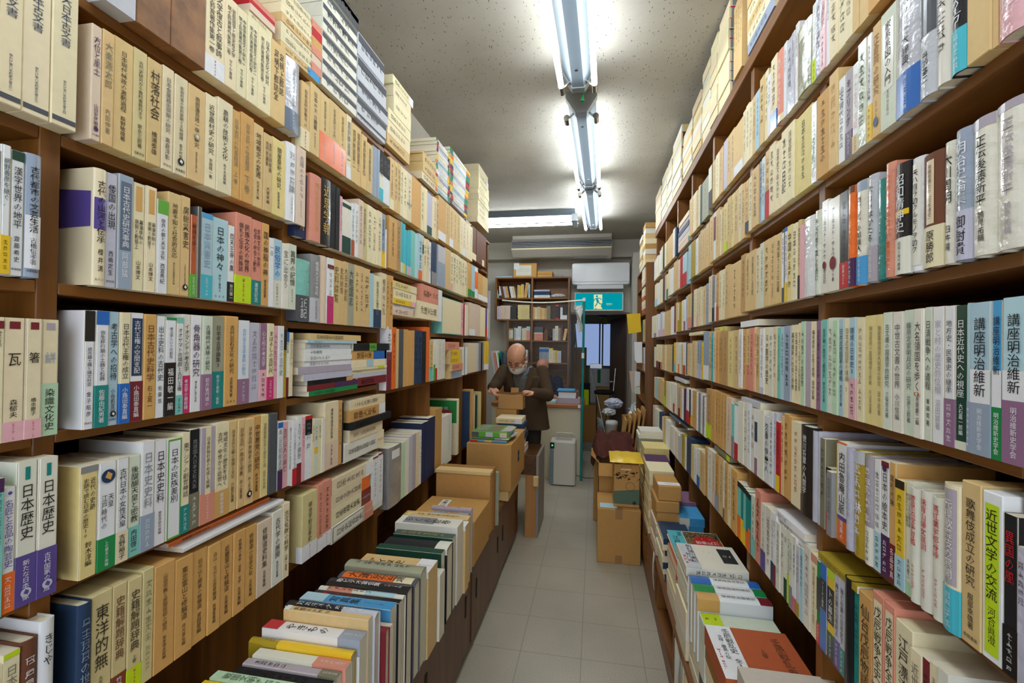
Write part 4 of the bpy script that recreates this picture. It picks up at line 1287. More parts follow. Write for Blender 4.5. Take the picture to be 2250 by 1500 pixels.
row('R', RZ[2], G2, 5, 1232, """
1285 219m dt S =~7;~4
1336 212m tn S =武蔵村~3
1396 213m tn S =法曹界と百姓
1441 210m bg S =~6;~3
1486 219m gw P =~8
1551 219m tn S =~6
1606 219m tn S =~7;~4
1690 216m tn S =満州国~4日報
1716 219m dg P p:wh:.05:.8:.2 =~6
1746 220m wh P b:yl:.26 t:bl:.05 =~8
1802 219m yc P =中国の~3
1851 216m cr P =日本~5
1881 219m tn P b:bk:.3: =平安~6
1916 200m pk P =
2042 210m wh H w =
2118 212m gw H w =~3育て直しを読む
""", 'third shelf, second right bay')
row('R', RZ[3], RO3, S1, 78, """
102 226m wh P =【日本近代政治】
127 223m oc S =~7;~3
160 225m tn S b:sm:.4: =~7;~3
190 226m sm S =~7;~3
205 227m cr S =宮本家~4
232 220m tn S =近代史の研究
262 220m wh P b:lv:.1: =江戸~5
303 222m cr P =~2医学の歴史
331 220m ow P x:kg =~6
357 221m bg P x:kg =~6
385 216m te P =~6の日本近史
411 219m lb P =~6
461 219m gb P =~7
488 220m cr P =幕末維新の社会と思想
515 220m cr P =日本古代の法と社会
541 223m cr P x:kg =~4国と近世国家
571 226m pg P =~4の北近世
612 224m mv P =
655 223m cr P =幕末維新の社会と思想;田中彰編
693 223m mp P =日本文書学と中世文化史;~4
""", 'fourth shelf, second right bay')
row('R', RZ[4], RO3, S1, 72, """
112 232m ow P =
141 235m ow P =~5
166 237m wh P =~7
192 225m ow P =~4
213 227m wh P p:dn:.2:.5:.2 b:mp:.25: =
232 229m ow P =
262 230m ow H =
303 216m wh P p:bk:.62:.66:.2 =交番の伊豆入
332 234m wh P =~9
352 236m lv P =~6
382 213m rd P b:yl:.24: x:wh =日本女性~3
406 234m tn P x:mr =~6
440 246m oc S =~7
467 243m oc S =
542 233m cr P x:rd =~9
632 234m bk H g b:bk:.2: x:wh =徳川将軍の人間学
""", 'fifth shelf, second right bay')
row('R', RZ[5], RO4, S1, 62, """
88 215m te P t:bk:.1 b:og:.4: =
108 215m tl P t:bk:.1 b:yl:.4: =
128 213m te P t:bk:.1 b:yl:.3: =
148 211m tl P t:bk:.1 b:og:.3: =
166 208m tl P t:bk:.1 b:og:.4: =
195 213m gw P b:te:.3: =~5
238 247m sm S =~5
274 217m ow P b:pu:.3: =UPSIGHT
312 220m ow P =~7
335 218m wh P b:dn:.3: =~6
356 221m wh P b:mr:.3: =巨ノハ
382 203m ow P =~6
408 206m ow P =~5
432 204m ow P b:dgn:.3: =女
456 209m gw P b:lg:.4: =~6
480 206m ow P b:gy:.3: =~5
505 207m wh P b:rd:.2: =~5
530 193m sv P b:mu:.2: =~5
556 196m lb P =~5
606 213m ow P x:mp =~7
""", 'bottom shelf, second right bay')
# third right bay
row('R', RZ[0], G1, 5, 885, """
922 198m bk P t:ow:.6 w =
962 201m tn S =~6
1002 206m cr S =~6
1042 206m tn S =~6
1082 214m lv P w =
1126 210m tn S =~6
1162 210m tn S =~6
1262 200m tn S k:wh:.3 =
""", 'top shelf, third right bay')
row('R', RZ[1]-.012, G1, 5, 892, """
940 223m tn S =~6
962 224m wh P p:mr:.1:.6:.3 =
1002 224m tn S =~6
1018 208m cr S =~6
1052 207m tn S =~6
1088 209m yc S k:lg:.3 =~6
1126 219m tn S =~6
1158 219m yc S =~6
1202 217m tn S =~6
1242 219m bg S =~6
1282 210m tn S =~6
""", 'second shelf, third right bay')
row('R', RZ[2]-.012, G2, 5, 882, """
922 225m bg S =~7
945 218m gy P b:bk:.3: =~6
966 216m lv P b:wh:.4: =
992 219m oc S b:rc:.3: =~5
1022 222m cr S =~6
1062 221m cr S =~6
1102 228m tn S =~6
1232 218m tn S =~6
""", 'third shelf, third right bay')
row('R', RZ[3]-.008, G3, 5, 722, """
782 240m gb H b:wh:.3: =
808 240m tn S =~5
832 234m cy P =~5
862 236m bg S =~6
892 235m oc S =~7
912 233m oc S =~7
946 236m dt S =~7
992 234m dt S =~7
1052 231m yc S =~6
1118 232m tn S =~6
""", 'fourth shelf, third right bay')
row('R', RZ[4]-.006, G3, 5, 752, """
812 240m dt S b:lg:.3 =~4
852 244m oc S =~7
886 242m oc S =~7
920 242m oc S =~7
944 240m oc S =~7
976 242m oc S =~7
1032 235m pb S x:lt =~8
1060 217m te P b:gy:.4: =
1112 224m wh P t:te:.04 b:rd:.3: =
""", 'fifth shelf, third right bay')
row('R', RZ[5]-.006, (1400, 900), 5, 738, """
772 240m oc S =~5
822 247m ow P =~6
852 248m pb P =~6
892 250m oc S b:gb:.3 =~5
940 252m tn S =~6
958 250m wh P b:sl:.2 =~5
992 250m oc S =~6
1022 253m cr S =~6
1088 250m oc S =~6
""", 'bottom shelf, third right bay')
# fourth to last right bays
def mixrow(z, o, s, start, xs, cols, where, h=.205, kinds='S'):
    d = ''
    for i, x in enumerate(xs):
        k = cols[i % len(cols)]; b = ''
        if ':' in k: k, b = k.split(':', 1); b = 'b:'+b+':'
        d += f'{x} {int(1000*(h+rng.uniform(-.012, .012)))}m {k} {"P" if k in ("wh","ow","lv","lb","bk","rd","gw","pk","sb") else "S"} {b} =~6\n'
    row('R', z, o, s, start, d, where)
mixrow(RZ[0]-.03, G1, 5, 672, [705,725,748,770,790,812,882], ['tn','cr','cr','tn','cr','dgn','gg'], 'top shelf, fourth right bay', .21)
mixrow(RZ[1]-.022, G1, 5, 660, [690,735,765,790,815,850,885], ['ib','mu','wh','tn','tn','tn','tn'], 'second shelf, fourth right bay', .21)
mixrow(RZ[2]-.02, G2, 5, 652, [700,715,745,770,800,825,850,880], ['tn:sm:.3','dg','cr','bg:pk:.3','bg','cr','tn','gb'], 'third shelf, fourth right bay', .20)
mixrow(RZ[3]-.014, G3, 5, 530, [545,575,600,630,655,680,705,722], ['dg','tn','bg','tn','bg','gb:lv:.4','gb:lv:.4','yl'], 'fourth shelf, fourth right bay', .2)
mixrow(RZ[4]-.014, G3, 5, 535, [565,585,605,650,665,690,715,735,752], ['wh:rd:.35','bk:rd:.2','wh:yl:.3','oc','wh','gy','wh','gy','wh'], 'fifth shelf, fourth right bay', .2)
mixrow(RZ[5]-.014, (1400,900), 5, 470, [490,520,540,585,600,625,655,685,740], ['lv','mu','wh','dn','yc','yc','wh','wh:bl:.3','tn'], 'bottom shelf, fourth right bay', .2)
mixrow(RZ[0]-.045, G1, 5, 345, [360,380,400,420,440,470,490,510,525], ['wh','cr','bk','cr','tn','tn','tn','wh','dn'], 'top shelf, fifth right bay', .20)
mixrow(RZ[1]-.035, G2, 5, 440, [460,480,500,525,545,570,595,640], ['cr','wh','wh','tn','tn','pb','rd','ib:rd:.4'], 'second shelf, fifth right bay', .2)
mixrow(RZ[2]-.03, G2, 5, 505, [520,540,560,585,610,630,650], ['mr','tn','cr:mu:.4','mu','cr','wh:mp:.3','lv'], 'third shelf, fifth right bay', .2)
mixrow(RZ[3]-.02, G3, 5, 385, [400,420,445,460,480,500,530], ['dg','yl:te:.3','cr','wh:og:.3','ow','tn','wh:rc:.3'], 'fourth shelf, fifth right bay', .2)
mixrow(RZ[4]-.02, G3, 5, 392, [410,430,450,470,490,510,535], ['wh:rd:.3','ow','tn','mv:mr:.3','tn','wh','dp'], 'fifth shelf, fifth right bay', .2)
mixrow(RZ[5]-.02, (1400,900), 5, 358, [385,405,425,445,470], ['ow','wh','cr','ow','lv'], 'bottom shelf, fifth right bay', .18)
mixrow(RZ[0]-.06, G2, 5, 285, [300,315,330,345], ['wh','cr','wh','cr'], 'top shelf, last right bay', .19)
mixrow(RZ[1]-.05, G2, 5, 292, [320,345,365,382,400,420,440], ['cr:lb:.3','wh','cr','cr','dp','tn','cr:tl:.4'], 'second shelf, last right bay', .2)
mixrow(RZ[2]-.045, G2, 5, 258, [285,310,330,350,375,400,435,470,500], ['ow','cr:gy:.2','wh','wh:pk:.3','lv','wh:pk:.3','tn','tn','wh'], 'third shelf, last right bay', .2)
mixrow(RZ[3]-.032, G3, 5, 172, [185,210,230,255,270,300,320,345,385], ['dn','cr','cr:mr:.3','cr:bk:.3','cr:og:.3','tn','cr','tn','tn'], 'fourth shelf, last right bay', .2)
mixrow(RZ[4]-.03, G3, 5, 185, [205,225,240,265,295,315,340,365,392], ['bg','lb','tn','tn','tn','mu:lg:.4','cr','ow','ow'], 'fifth shelf, last right bay', .2)
mixrow(RZ[5]-.03, G3, 5, 172, [190,210,240,270,290,310,350], ['pb','ow','ow','dn','bg','tn','wh'], 'bottom shelf, last right bay', .2)
# books lying on top of rows
def over(z, th, pxa, pxb, col, kind, opts, text, where, dep=.2, X=XR):
    pl('R', X, z, z+th, y_at(X, z, pxa), y_at(X, z, pxb), dep, col, kind, opts, text, where, 1)
# ------------------------------------------------------------------ books lying on the rows of the right bookcase
over(1.622, .022, 1626, 1664, 'wh', 'H', 'w', '', 'fourth shelf, second right bay', .2)
over(1.336, .022, 1627, 1669, 'sv', 'H', 'w', '', 'fifth shelf, second right bay', .2)
over(1.033, .020, 1703, 1767, 'wh', 'H', 'g', '~4;~3', 'white books, bottom shelf, second right bay', .19)
over(1.010, .022, 1702, 1772, 'wh', 'H', 'g', '~5;~3', 'white books under another, bottom shelf, second right bay', .17)
over(1.0265, .016, 1797, 1883, 'mu', 'P', '', '~8', 'bottom shelf, nearest right bay', .2)
over(1.616, .022, 1567, 1589, 'yc', 'S', 'k:lg:.2', '~5', 'fourth shelf, third right bay', .19)
over(1.324, .018, 1556, 1596, 'yc', 'S', 'k:lg:.2', '~5', 'fifth shelf, third right bay', .19) if False else None
over(1.070, .022, 1568, 1602, 'kg', 'S', 'k:lg:.15', '', 'fifth shelf, third right bay', .19)
over(1.613, .018, 1513, 1543, 'cr', 'S', '', '', 'fourth shelf, fourth right bay', .19)
over(1.318, .022, 1481, 1504, 'sv', 'H', 'w', '', 'fifth shelf, fifth right bay', .2)
over(1.040, .012, 1470, 1492, 'sl', 'P', 'w', '', 'bottom shelf, fifth right bay', .19)
over(1.046, .012, 1493, 1509, 'dg', 'P', 'w', '', 'bottom shelf, fourth right bay', .19)
# leaning pile on the top shelf, fifth right bay
z = 2.194
for i, (t, c, o_) in enumerate([(.032, 'pb', 'b:tl:.1'), (.03, 'pb', ''), (.034, 'lv', ''), (.03, 'dg', ''), (.030, 'mv', ''), (.030, 'cr', '')]):
    pl('R', XR, z, z+t, y_at(XR, z, 1488+i*.6), y_at(XR, z, 1513), .19, c, 'S', o_, '', 'in pile on top shelf, fifth right bay', 6-i); z += t
# ------------------------------------------------------------------ piles on top of the right bookcase
ZR = 2.6458
def pile(Y0_, Y1_, ths, cols, where, kind='S', opts=None, dep=.2, X=XR, text='', side='R', z=ZR, jy=.006):
    n = len(ths)
    for i, t in enumerate(ths):
        a, b_ = rng.uniform(-jy, jy), rng.uniform(-jy, jy)
        op = opts[i % len(opts)] if opts else ''
        pl(side, X+(rng.uniform(0, .008) if side == 'R' else -rng.uniform(0, .008)), z, z+t, Y0_+a, Y1_+b_, dep+rng.uniform(-.006, .006), cols[i % len(cols)], kind, op, text, where, n-i); z += t
pile(1.58, 1.84, [.044], ['gb'], 'near end, atop right bookcase', 'H', text='~6', jy=0)
pile(1.60, 1.852, [.042, .048, .048, .052, .05, .05, .05], ['cr', 'tn', 'cr', 'tn', 'cr', 'tn', 'cr'], 'near tan pile atop right bookcase', z=ZR+.0445, text='~5', dep=.18)
for i in range(4):
    y1 = 2.005-i*.027; spec((XR+.001, y1, ZR), (0, -1, 0), (1, 0, 0), (0, 0, 1), .0265, .30+.004*(i % 2), .22, 'S', 'tn', '', '~7', f'tall tan slipcased book, {ordw(i+1)} from left of four standing atop right bookcase', 'tall books standing atop right bookcase')
rib = ['pu', 'pu', 'rd', 'tl', 'rd', 'nv', 'og', 'rd', 'gr']
pile(2.095, 2.275, [.059, .041, .04, .054, .046, .041, .047, .055, .036], ['cr'], 'ribboned pile atop right bookcase', opts=[f'e:gy:{r}' for r in rib], dep=.23)
pile(2.285, 2.42, [.05, .052, .048, .05, .052, .05, .05, .05], ['cr'], 'third pile atop right bookcase', dep=.19)
pile(2.43, 2.60, [.056, .052, .056, .055, .055, .05, .05], ['cr', 'ow'], 'fourth pile atop right bookcase', opts=['e:gy:dn', 'e:gy:gr'], dep=.22)
pile(2.62, 2.83, [.04, .045, .038, .05, .042, .045, .05], ['tn', 'cr', 'bg', 'ow'], 'fifth pile atop right bookcase', dep=.19)
pile(2.86, 3.13, [.03, .035, .035, .03, .04, .035, .035, .04], ['cr', 'ow', 'tn'], 'sixth pile atop right bookcase', dep=.19)
pile(3.20, 3.54, [.05]*8, ['cr', 'ow'], 'maroon-ended pile atop right bookcase', opts=['e:mr:mr', 'e:yc:tn'], dep=.23)
pile(3.57, 3.80, [.04]*9, ['cr', 'ow'], 'eighth pile atop right bookcase', opts=['e:mr:mr', ''], dep=.22)
pile(3.83, 4.12, [.036]*10, ['ow', 'cr'], 'ninth pile atop right bookcase', dep=.21)
pile(4.15, 4.50, [.04]*8, ['pb', 'bg', 'pb'], 'last pile atop right bookcase', dep=.2)
# ------------------------------------------------------------------ books filed spine-up on the left ledge
ZL = .4855
def filed(y0, y1, x1, ln, zt, col, kind, opts, text, lab, zb=None):
    spec((x1, y0, zt), (0, 1, 0), (0, 0, -1), (-1, 0, 0), (y1-y0)-.0006, ln, zt-(zb or ZL)-.0006, kind, col, opts, text, lab, 'books filed spine up on the left ledge', loose=True)
for a in [
 (.845, .885, -.60, .26, .745, 'mv', 'S', '', '', 'mauve grey slipcased book nearest the camera on the left ledge'),
 (.886, .918, -.60, .28, .757, 'yl', 'P', 'g', '日本の文字/葛飾北斎', 'mustard yellow spine-up book at near end of left ledge'),
 (.919, .945, -.60, .27, .762, 'pg', 'P', '', '戦国文明~3', 'pale green spine-up book behind the mustard one, left ledge'),
 (.946, .972, -.585, .25, .758, 'bk', 'P', 'x:oc', '~8', 'black spine-up book behind the pale green one, left ledge'),
 (.973, .995, -.58, .25, .764, 'mv', 'P', 'b:kg:.2', '~5', 'mauve grey spine-up book before the salmon-ended one, left ledge'),
 (.996, 1.026, -.572, .25, .770, 'ow', 'P', 'b:sm:.35', '', 'off-white spine-up book with salmon lower end, left ledge'),
 (1.028, 1.052, -.575, .285, .778, 'mu', 'H', 'g b:yl:.72:', '~5', 'large mustard and yellow book before the white one, left ledge'),
 (1.054, 1.092, -.568, .275, .800, 'wh', 'P', 'g t:rd:.16 b:gb:.22', 'やきもの', 'white spine-up book with red top end, left ledge'),
 (1.094, 1.116, -.566, .245, .828, 'tn', 'P', 'p:wh:.0:.06', '失聖~4', 'tan spine-up book with white jacket edge, left ledge'),
 (1.118, 1.150, -.560, .265, .822, 'sv', 'H', 'p:bk:.0:.62 x:wh', '~9', 'silvery book with black spine field, left ledge'),
 (1.152, 1.178, -.545, .20, .765, 'mr', 'H', 'g', 'マ', 'short maroon hardcover between silvery and blue books, left ledge'),
 (1.180, 1.198, -.545, .20, .762, 'pb', 'P', '', '', 'short beige paperback before the blue book, left ledge'),
 (1.200, 1.242, -.555, .285, .795, 'sb', 'P', 'g t:ib:.26', '写真集;ベンジン・ワイルド', 'sky blue spine-up book in the middle of the left ledge'),
 (1.244, 1.268, -.550, .275, .790, 'bk', 'P', 'g x:rd', '火と~3', 'black spine-up book with red lettering, left ledge'),
 (1.270, 1.296, -.550, .275, .788, 'ow', 'H', 'p:sm:.1:.4 p:ib:.55:.9', '~7', 'off-white art book with coloured spine patches, left ledge'),
 (1.298, 1.345, -.548, .27, .790, 'bk', 'H', 'g x:wh', '歌ピデオ宴会集;CHIEN', 'thick black hardcover before the orange-spined one, left ledge'),
 (1.348, 1.398, -.545, .265, .786, 'dg', 'H', 'p:og:.05:.72:.1 p:cr:.72:.95:.1', '大運京芸運', 'dark grey hardcover with orange spine label, left ledge'),
 (1.402, 1.452, -.545, .27, .800, 'gg', 'H', 'g', '~9', 'thick grey green hardcover before the tan ice history box, left ledge'),
 (1.456, 1.548, -.540, .27, .776, 'tn', 'S', 'k:wh:.22:¥3300 T:.12:.6', 'アイヌ史', 'thick tan slipcase with white price slip, middle of left ledge'),
 (1.552, 1.606, -.532, .20, .720, 'ow', 'P', '', '', 'off-white book block behind the tan slipcase, left ledge'),
 (1.610, 1.650, -.548, .26, .770, 'dgn', 'P', '', '', 'dark green book between off-white block and black binder, left ledge'),
 (1.654, 1.728, -.540, .26, .765, 'bk', 'H', 'k:ow:.2:', '', 'thick black binder with off-white slip at its end, left ledge'),
 (1.732, 1.778, -.545, .25, .775, 'dgn', 'P', 'g x:gold', '~8', 'dark green spine-up book with gold lettering, left ledge'),
 (1.782, 1.868, -.540, .27, .800, 'ow', 'P', 'g p:gy:.1:.6:.1', 'らくの絵巻', 'thick off-white spine-up volume before two tan slipcases, left ledge'),
 (1.872, 1.928, -.532, .265, .770, 'tn', 'S', 'k:wh:.2:¥3500', '~9', 'nearer of two long tan slipcases beside cardboard box, left ledge'),
 (1.932, 1.985, -.540, .27, .775, 'tn', 'S', '', '~9', 'farther of two long tan slipcases beside cardboard box, left ledge'),
 (1.990, 2.022, -.555, .19, .770, 'gb', 'H', 'p:oc:.0:1:.3 x:mr', '~5', 'nearer of two grey and orange striped books, left ledge'),
 (2.026, 2.056, -.550, .19, .782, 'mv', 'H', 'p:pk:.0:1:.3 x:mr', '~5', 'farther of two grey and orange striped books, left ledge'),
]: filed(*a[:10-0], lab=a[9]) if False else filed(a[0], a[1], a[2], a[3], a[4], a[5], a[6], a[7], a[8], a[9])
spec((-.745, 1.99, .745), (0, 1, 0), (0, 0, -1), (-1, 0, 0), .075, .13, .25, 'S', 'oc', 'p:yc:.1:.5:.2', '', 'small ochre slipcase beside the striped books, left ledge', 'books filed spine up on the left ledge', loose=True)
# white stack at the far end of the left ledge
z = ZL
wst = ['wh', 'ow', 'wh', 'cr', 'wh', 'ow', 'wh', 'pb', 'wh', 'ow', 'dn', 'cr', 'dn', 'cr']
for i, c in enumerate(wst):
    t = .029 if i < 10 else .042
    ya, xa = 3.67+rng.uniform(-.01, .01), -.565+rng.uniform(-.015, .01)
    op = {13: 'b:wh:.3', 11: 'b:sm:.3'}.get(i, '')
    spec((xa-.215, ya, z), (0, 0, 1), (0, 1, 0), (-1, 0, 0), t-.0005, .215, .22, 'S', c, op, '~6' if i > 9 else '', f'{PAL[c][3]} slipcase, {ordw(len(wst)-i) if i < 13 else "topmost"}{" from top" if i < 13 else ""} in white stack before the man', 'stack of boxed books before the man', loose=True); z += t
for s_ in SPECS[-len(wst):]:       # spines of this stack face the entrance
    s_['O'] = s_['O']+np.array((s_['h'], 0, s_['w'])); s_['U'] = np.array((0, 0, -1.)); s_['V'] = np.array((-1., 0, 0))
# ------------------------------------------------------------------ books on the right ledge
ZG = .3605
def flat(x0, x1, y0, y1, zb, th, col, kind, opts, text, lab, grp='books lying on the right ledge'):
    """lying book, spine towards the entrance, title top to the right"""
    spec((x0, y0, zb+th), (0, 0, -1), (0, 1, 0), (1, 0, 0), th-.0005, x1-x0, y1-y0, kind, col, opts, text, lab, grp, loose=True)
def flatstack(x0, x1, y0, y1, zb, ths, cols, kind, lab, text='', j=.008, optl=None):
    n = len(ths); z = zb
    for i, t in enumerate(ths):
        a, b_ = rng.uniform(-j, j), rng.uniform(-j, j)
        flat(x0+a, x1+a, y0+b_, y1+b_, z, t, cols[i % len(cols)], kind, (optl[i % len(optl)] if optl else ''), text, f'{PAL[cols[i % len(cols)]][3]} {"slipcase" if kind == "S" else "book"}, {"topmost" if i == n-1 else ordw(n-i)+" from top"} {lab}'); z += t
    return z
flatstack(.375, .60, .90, 1.285, ZG, [.08, .10, .10, .07], ['mv', 'cr', 'ow', 'mb'], 'S', 'in nearest pile on right ledge', j=.004)
flatstack(.355, .585, 1.30, 1.545, ZG, [.04, .05, .05, .05, .05], ['dg', 'ow', 'ow', 'cr', 'dc'], 'S', 'of pile under rust brown book', j=.006)
flat(.353, .588, 1.302, 1.542, ZG+.24, .062, 'rc', 'S', '', '', 'rust brown slipcased history set with white price slip, right ledge')
ROSET = SPECS[-1]
flatstack(.355, .585, 1.550, 1.630, ZG, [.10, .10, .09], ['dg', 'ow', 'gw'], 'S', 'in narrow pile behind rust brown book', j=.003)
LIMEB = SPECS[-1]
for i, (y0, y1, c, t, tx) in enumerate([(1.636, 1.688, 'oc', 'mr', '日本現代史年表'), (1.690, 1.743, 'gr', 'gr', '日本近世史年表'), (1.745, 1.800, 'bl', 'bl', '日本中世史年表')]):
    spec((.352, y1, .692), (0, -1, 0), (0, 0, -1), (1, 0, 0), y1-y0-.0006, .235, .21, 'H', 'wh', f'g t:{t}:.16 b:{c}:.3: T:.2:.66', tx, f'white chronology book with {PAL[c][3]} spine end filed on right ledge', 'chronology books filed spine up on the right ledge', loose=True)
flatstack(.36, .585, 1.636, 1.80, ZG, [.04, .04, .04], ['cr', 'ow', 'cr'], 'P', 'under chronology books on right ledge', j=.004)
flatstack(.352, .572, 1.815, 2.03, ZG, [.075, .06, .05, .034, .034, .034, .034, .034], ['cr', 'ow', 'cr', 'ow', 'ow', 'ow', 'ow', 'ow'], 'P', 'in ivory pile on right ledge', '~9', j=.005)
IVT = SPECS[-1]
flatstack(.355, .50, 2.06, 2.30, ZG, [.03]*8, ['tg', 'tg', 'yc', 'tg', 'tg', 'rc', 'rc', 'rc'], 'H', 'under art book on right ledge', '~5', j=.008)
flat(.365, .595, 2.06, 2.39, ZG+.246, .022, 'ow', 'H', '', '', 'large art book with red oval on its painted cover, right ledge')
ARTB = SPECS[-1]
flatstack(.355, .50, 2.42, 2.66, ZG, [.03]*7, ['dn', 'pg2', 'dn', 'cr', 'dn', 'cr', 'dn'], 'H', 'in navy pile on right ledge', j=.008)
flatstack(.47, .60, 2.44, 2.62, ZG, [.04]*3, ['lb', 'ow', 'gb'], 'P', 'in low blue pile on right ledge', j=.006, optl=['b:gb:.3'])
flatstack(.47, .60, 2.64, 2.84, ZG, [.05, .05, .05, .05, .045], ['cr', 'ow', 'sb', 'sb', 'sb'], 'P', 'in blue and white pile on right ledge', j=.005, optl=['b:ow:.4:'])
flatstack(.48, .61, 2.88, 3.10, ZG, [.04, .04, .04, .035, .035, .035, .03], ['mr', 'bg', 'cr', 'cr', 'ow', 'cr', 'mp'], 'P', 'in pale pile beside tan boxes', j=.006)
flatstack(.35, .50, 3.0, 3.25, ZG, [.05, .05, .05, .06, .05, .05, .05, .04], ['cr', 'tn', 'cr', 'tn', 'bg', 'tn', 'cr', 'cr'], 'S', 'in tan pile beyond boxes, right ledge', j=.006)
flat(.36, .52, 3.28, 3.50, ZG+.36, .03, 'dp', 'H', '', '', 'dark purple hardcover lying on cream books, right ledge')
flatstack(.36, .52, 3.28, 3.52, ZG, [.06]*6, ['cr', 'tn', 'yc'], 'S', 'in cream pile under purple book', j=.006)
flatstack(.37, .55, 3.56, 3.82, ZG, [.07]*6, ['tn', 'cr', 'yc'], 'S', 'in far tan pile, right ledge', j=.008)
flatstack(.37, .57, 3.88, 4.12, ZG, [.07, .07, .07, .07, .07, .08, .03, .03], ['tn', 'cr', 'yc', 'tn', 'cr', 'gg', 'ow', 'ow'], 'S', 'in last pile, right ledge', j=.008)
# thin books and papers filed in the open front under the right ledge
for i in range(14):
    y = 1.32+i*.052; c = ['cr', 'yc', 'ow', 'tn', 'cr', 'yc', 'gy', 'ow', 'cr', 'tn', 'ow', 'bg', 'cr', 'ow'][i]
    spec((.345, y+.03, .115), (0, -1, 0), (1, 0, 0), (0, 0, 1), .016+.012*(i % 3), .19+.012*(i % 4), .16, 'S', c, '', '', f'{PAL[c][3]} thin volume, {ordw(i+1)} from near end in cubby under right ledge', 'thin volumes in the cubby under the right ledge')
# ------------------------------------------------------------------ low cabinets under the bookcases
root = thing('cabinet', 'long low brown cabinet with sliding doors under the left bookcase', 'cabinet', (-.75, 1.5, 0)); loc = np.array(root.location)
m = MB(); m.box(-1.21, -.60, -.6, 3.60, .055, .462, WHITE); m.build('carcass', WCAB, root, loc)
m = MB(); m.bbox(-1.21, -.590, -.6, 3.61, .4625, .4835, WHITE, .003); m.build('worktop', WLED, root, loc)
m = MB(); m.box(-1.21, -.625, -.6, 3.60, 0, .0545, WHITE); m.build('plinth', plain('plinth_black', (24,20,18), .6), root, loc)
MDK = plain('recess_dark', (30,20,14), .6)
dy = [-.6+.70*i for i in range(7)]
for i in range(6):
    m = MB(); x = -.588 if i % 2 == 0 else -.593
    m.bbox(-.5995, x, dy[i]+.004, dy[i+1]-.004, .062, .455, WHITE, .002); d = m.build('sliding_door', WCAB, root, loc)
    for hy in (dy[i]+.09, dy[i+1]-.09):
        m = MB(); m.bbox(x-.001, x+.0035, hy-.011, hy+.011, .24, .34, C('bk'), .002); m.box(x+.0035, x+.0042, hy-.006, hy+.006, .25, .33, C('ink')); m.build('finger_pull', MMT, d, loc)
root = thing('ledge_cabinet', 'low wooden ledge cabinet with open front under the right bookcase', 'cabinet', (.6, 1.6, 0)); loc = np.array(root.location)
m = MB(); m.bbox(.342, .89, .3, 4.30, .335, .3595, WHITE, .003); m.build('worktop', WLED, root, loc)
m = MB(); m.box(.352, .89, .3, 4.28, .0, .075, WHITE); m.bbox(.347, .89, .3, 4.28, .0755, .1135, WHITE, .002); m.build('base_board', WLED, root, loc)
for y in (.32, 1.24, 2.10, 2.62, 3.10, 3.70, 4.27):
    m = MB(); m.bbox(.352, .89, y-.014, y+.014, .114, .3345, WHITE, .002); m.build('divider', WDZ, root, loc)
for i, (a, b_) in enumerate(((2.64, 3.085), (3.115, 3.685), (3.715, 4.255))):
    m = MB(); m.bbox(.347, .362, a, b_, .116, .333, WHITE, .002)
    for k in range(5): m.box(.3445, .347, a+.01, b_-.01, .13+.042*k, .155+.042*k, WHITE)
    m.build('panel', WLED, root, loc)
m = MB(); m.box(.87, .885, .3, 4.27, .114, .334, WHITE); m.build('back_panel', WDZ, root, loc)
for i, (y, z0, z1, c) in enumerate(((1.30, .12, .30, 'ow'), (1.86, .16, .34, 'wh'), (2.62, .2, .40, 'wh'))):
    m = MB(); P_ = [[(.341-.006*math.sin(k/6*3.1)-.004, y+j*.05, z0+(z1-z0)*k/6) for j in range(2)] for k in range(7)]; P2 = [[(p[0]+.0012, p[1], p[2]) for p in r] for r in P_]
    m.grid(P_, C(c)); m.grid(P2, C(c)); tag(m.build('paper_slip', MP), ('off-white paper slip hanging at the near open cubby, right ledge', 'white paper slip hanging on the ledge front under ivory books', 'white paper slip curling over the ledge edge beside tan boxes')[i], 'paper slip', 'paper slips on the right ledge')
# ------------------------------------------------------------------ cardboard boxes
def carton(name, label, x0, x1, y0, y1, z0, z1, col='cd', tape=True, open_=False, cat='box', group=None, seam='y'):
    root = thing(name, label, cat, ((x0+x1)/2, (y0+y1)/2, z0), group); loc = np.array(root.location)
    m = MB(); c = jit(C(col), .04)
    if open_:
        t = .004
        m.box(x0, x1, y0, y1, z0, z0+t, c); m.box(x0, x0+t, y0, y1, z0, z1, c); m.box(x1-t, x1, y0, y1, z0, z1, c); m.box(x0, x1, y0, y0+t, z0, z1, c); m.box(x0, x1, y1-t, y1, z0, z1, c)
        m.build('body', MCB, root, loc)
        m = MB(); m.quad((x0, y0, z1), (x1, y0, z1), (x1, y0-.05, z1-.09), (x0, y0-.05, z1-.09), c); m.quad((x0, y0, z1), (x0, y1, z1), (x0-.06, y1, z1+.06), (x0-.06, y0, z1+.06), c); m.build('flap', MCB, root, loc)
    else:
        m.bbox(x0, x1, y0, y1, z0, z1, c, .004); m.build('body', MCB, root, loc)
    if tape and not open_:
        xm = (x0+x1)/2; e = .0006
        m = MB(); tc = lin((158, 116, 66))
        m.quad((xm-.025, y0-e, z1-.07), (xm+.025, y0-e, z1-.07), (xm+.025, y0-e, z1), (xm-.025, y0-e, z1), tc); m.quad((xm-.025, y0-e, z1+e), (xm+.025, y0-e, z1+e), (xm+.025, y1, z1+e), (xm-.025, y1, z1+e), tc)
        m.build('tape', MPL, root, loc); m = MB()
        m.quad((xm-.025, y0-e, z0), (xm+.025, y0-e, z0), (xm+.025, y0-e, z0+.06), (xm-.025, y0-e, z0+.06), tc)
        m.build('tape', MPL, root, loc)
    return root, loc
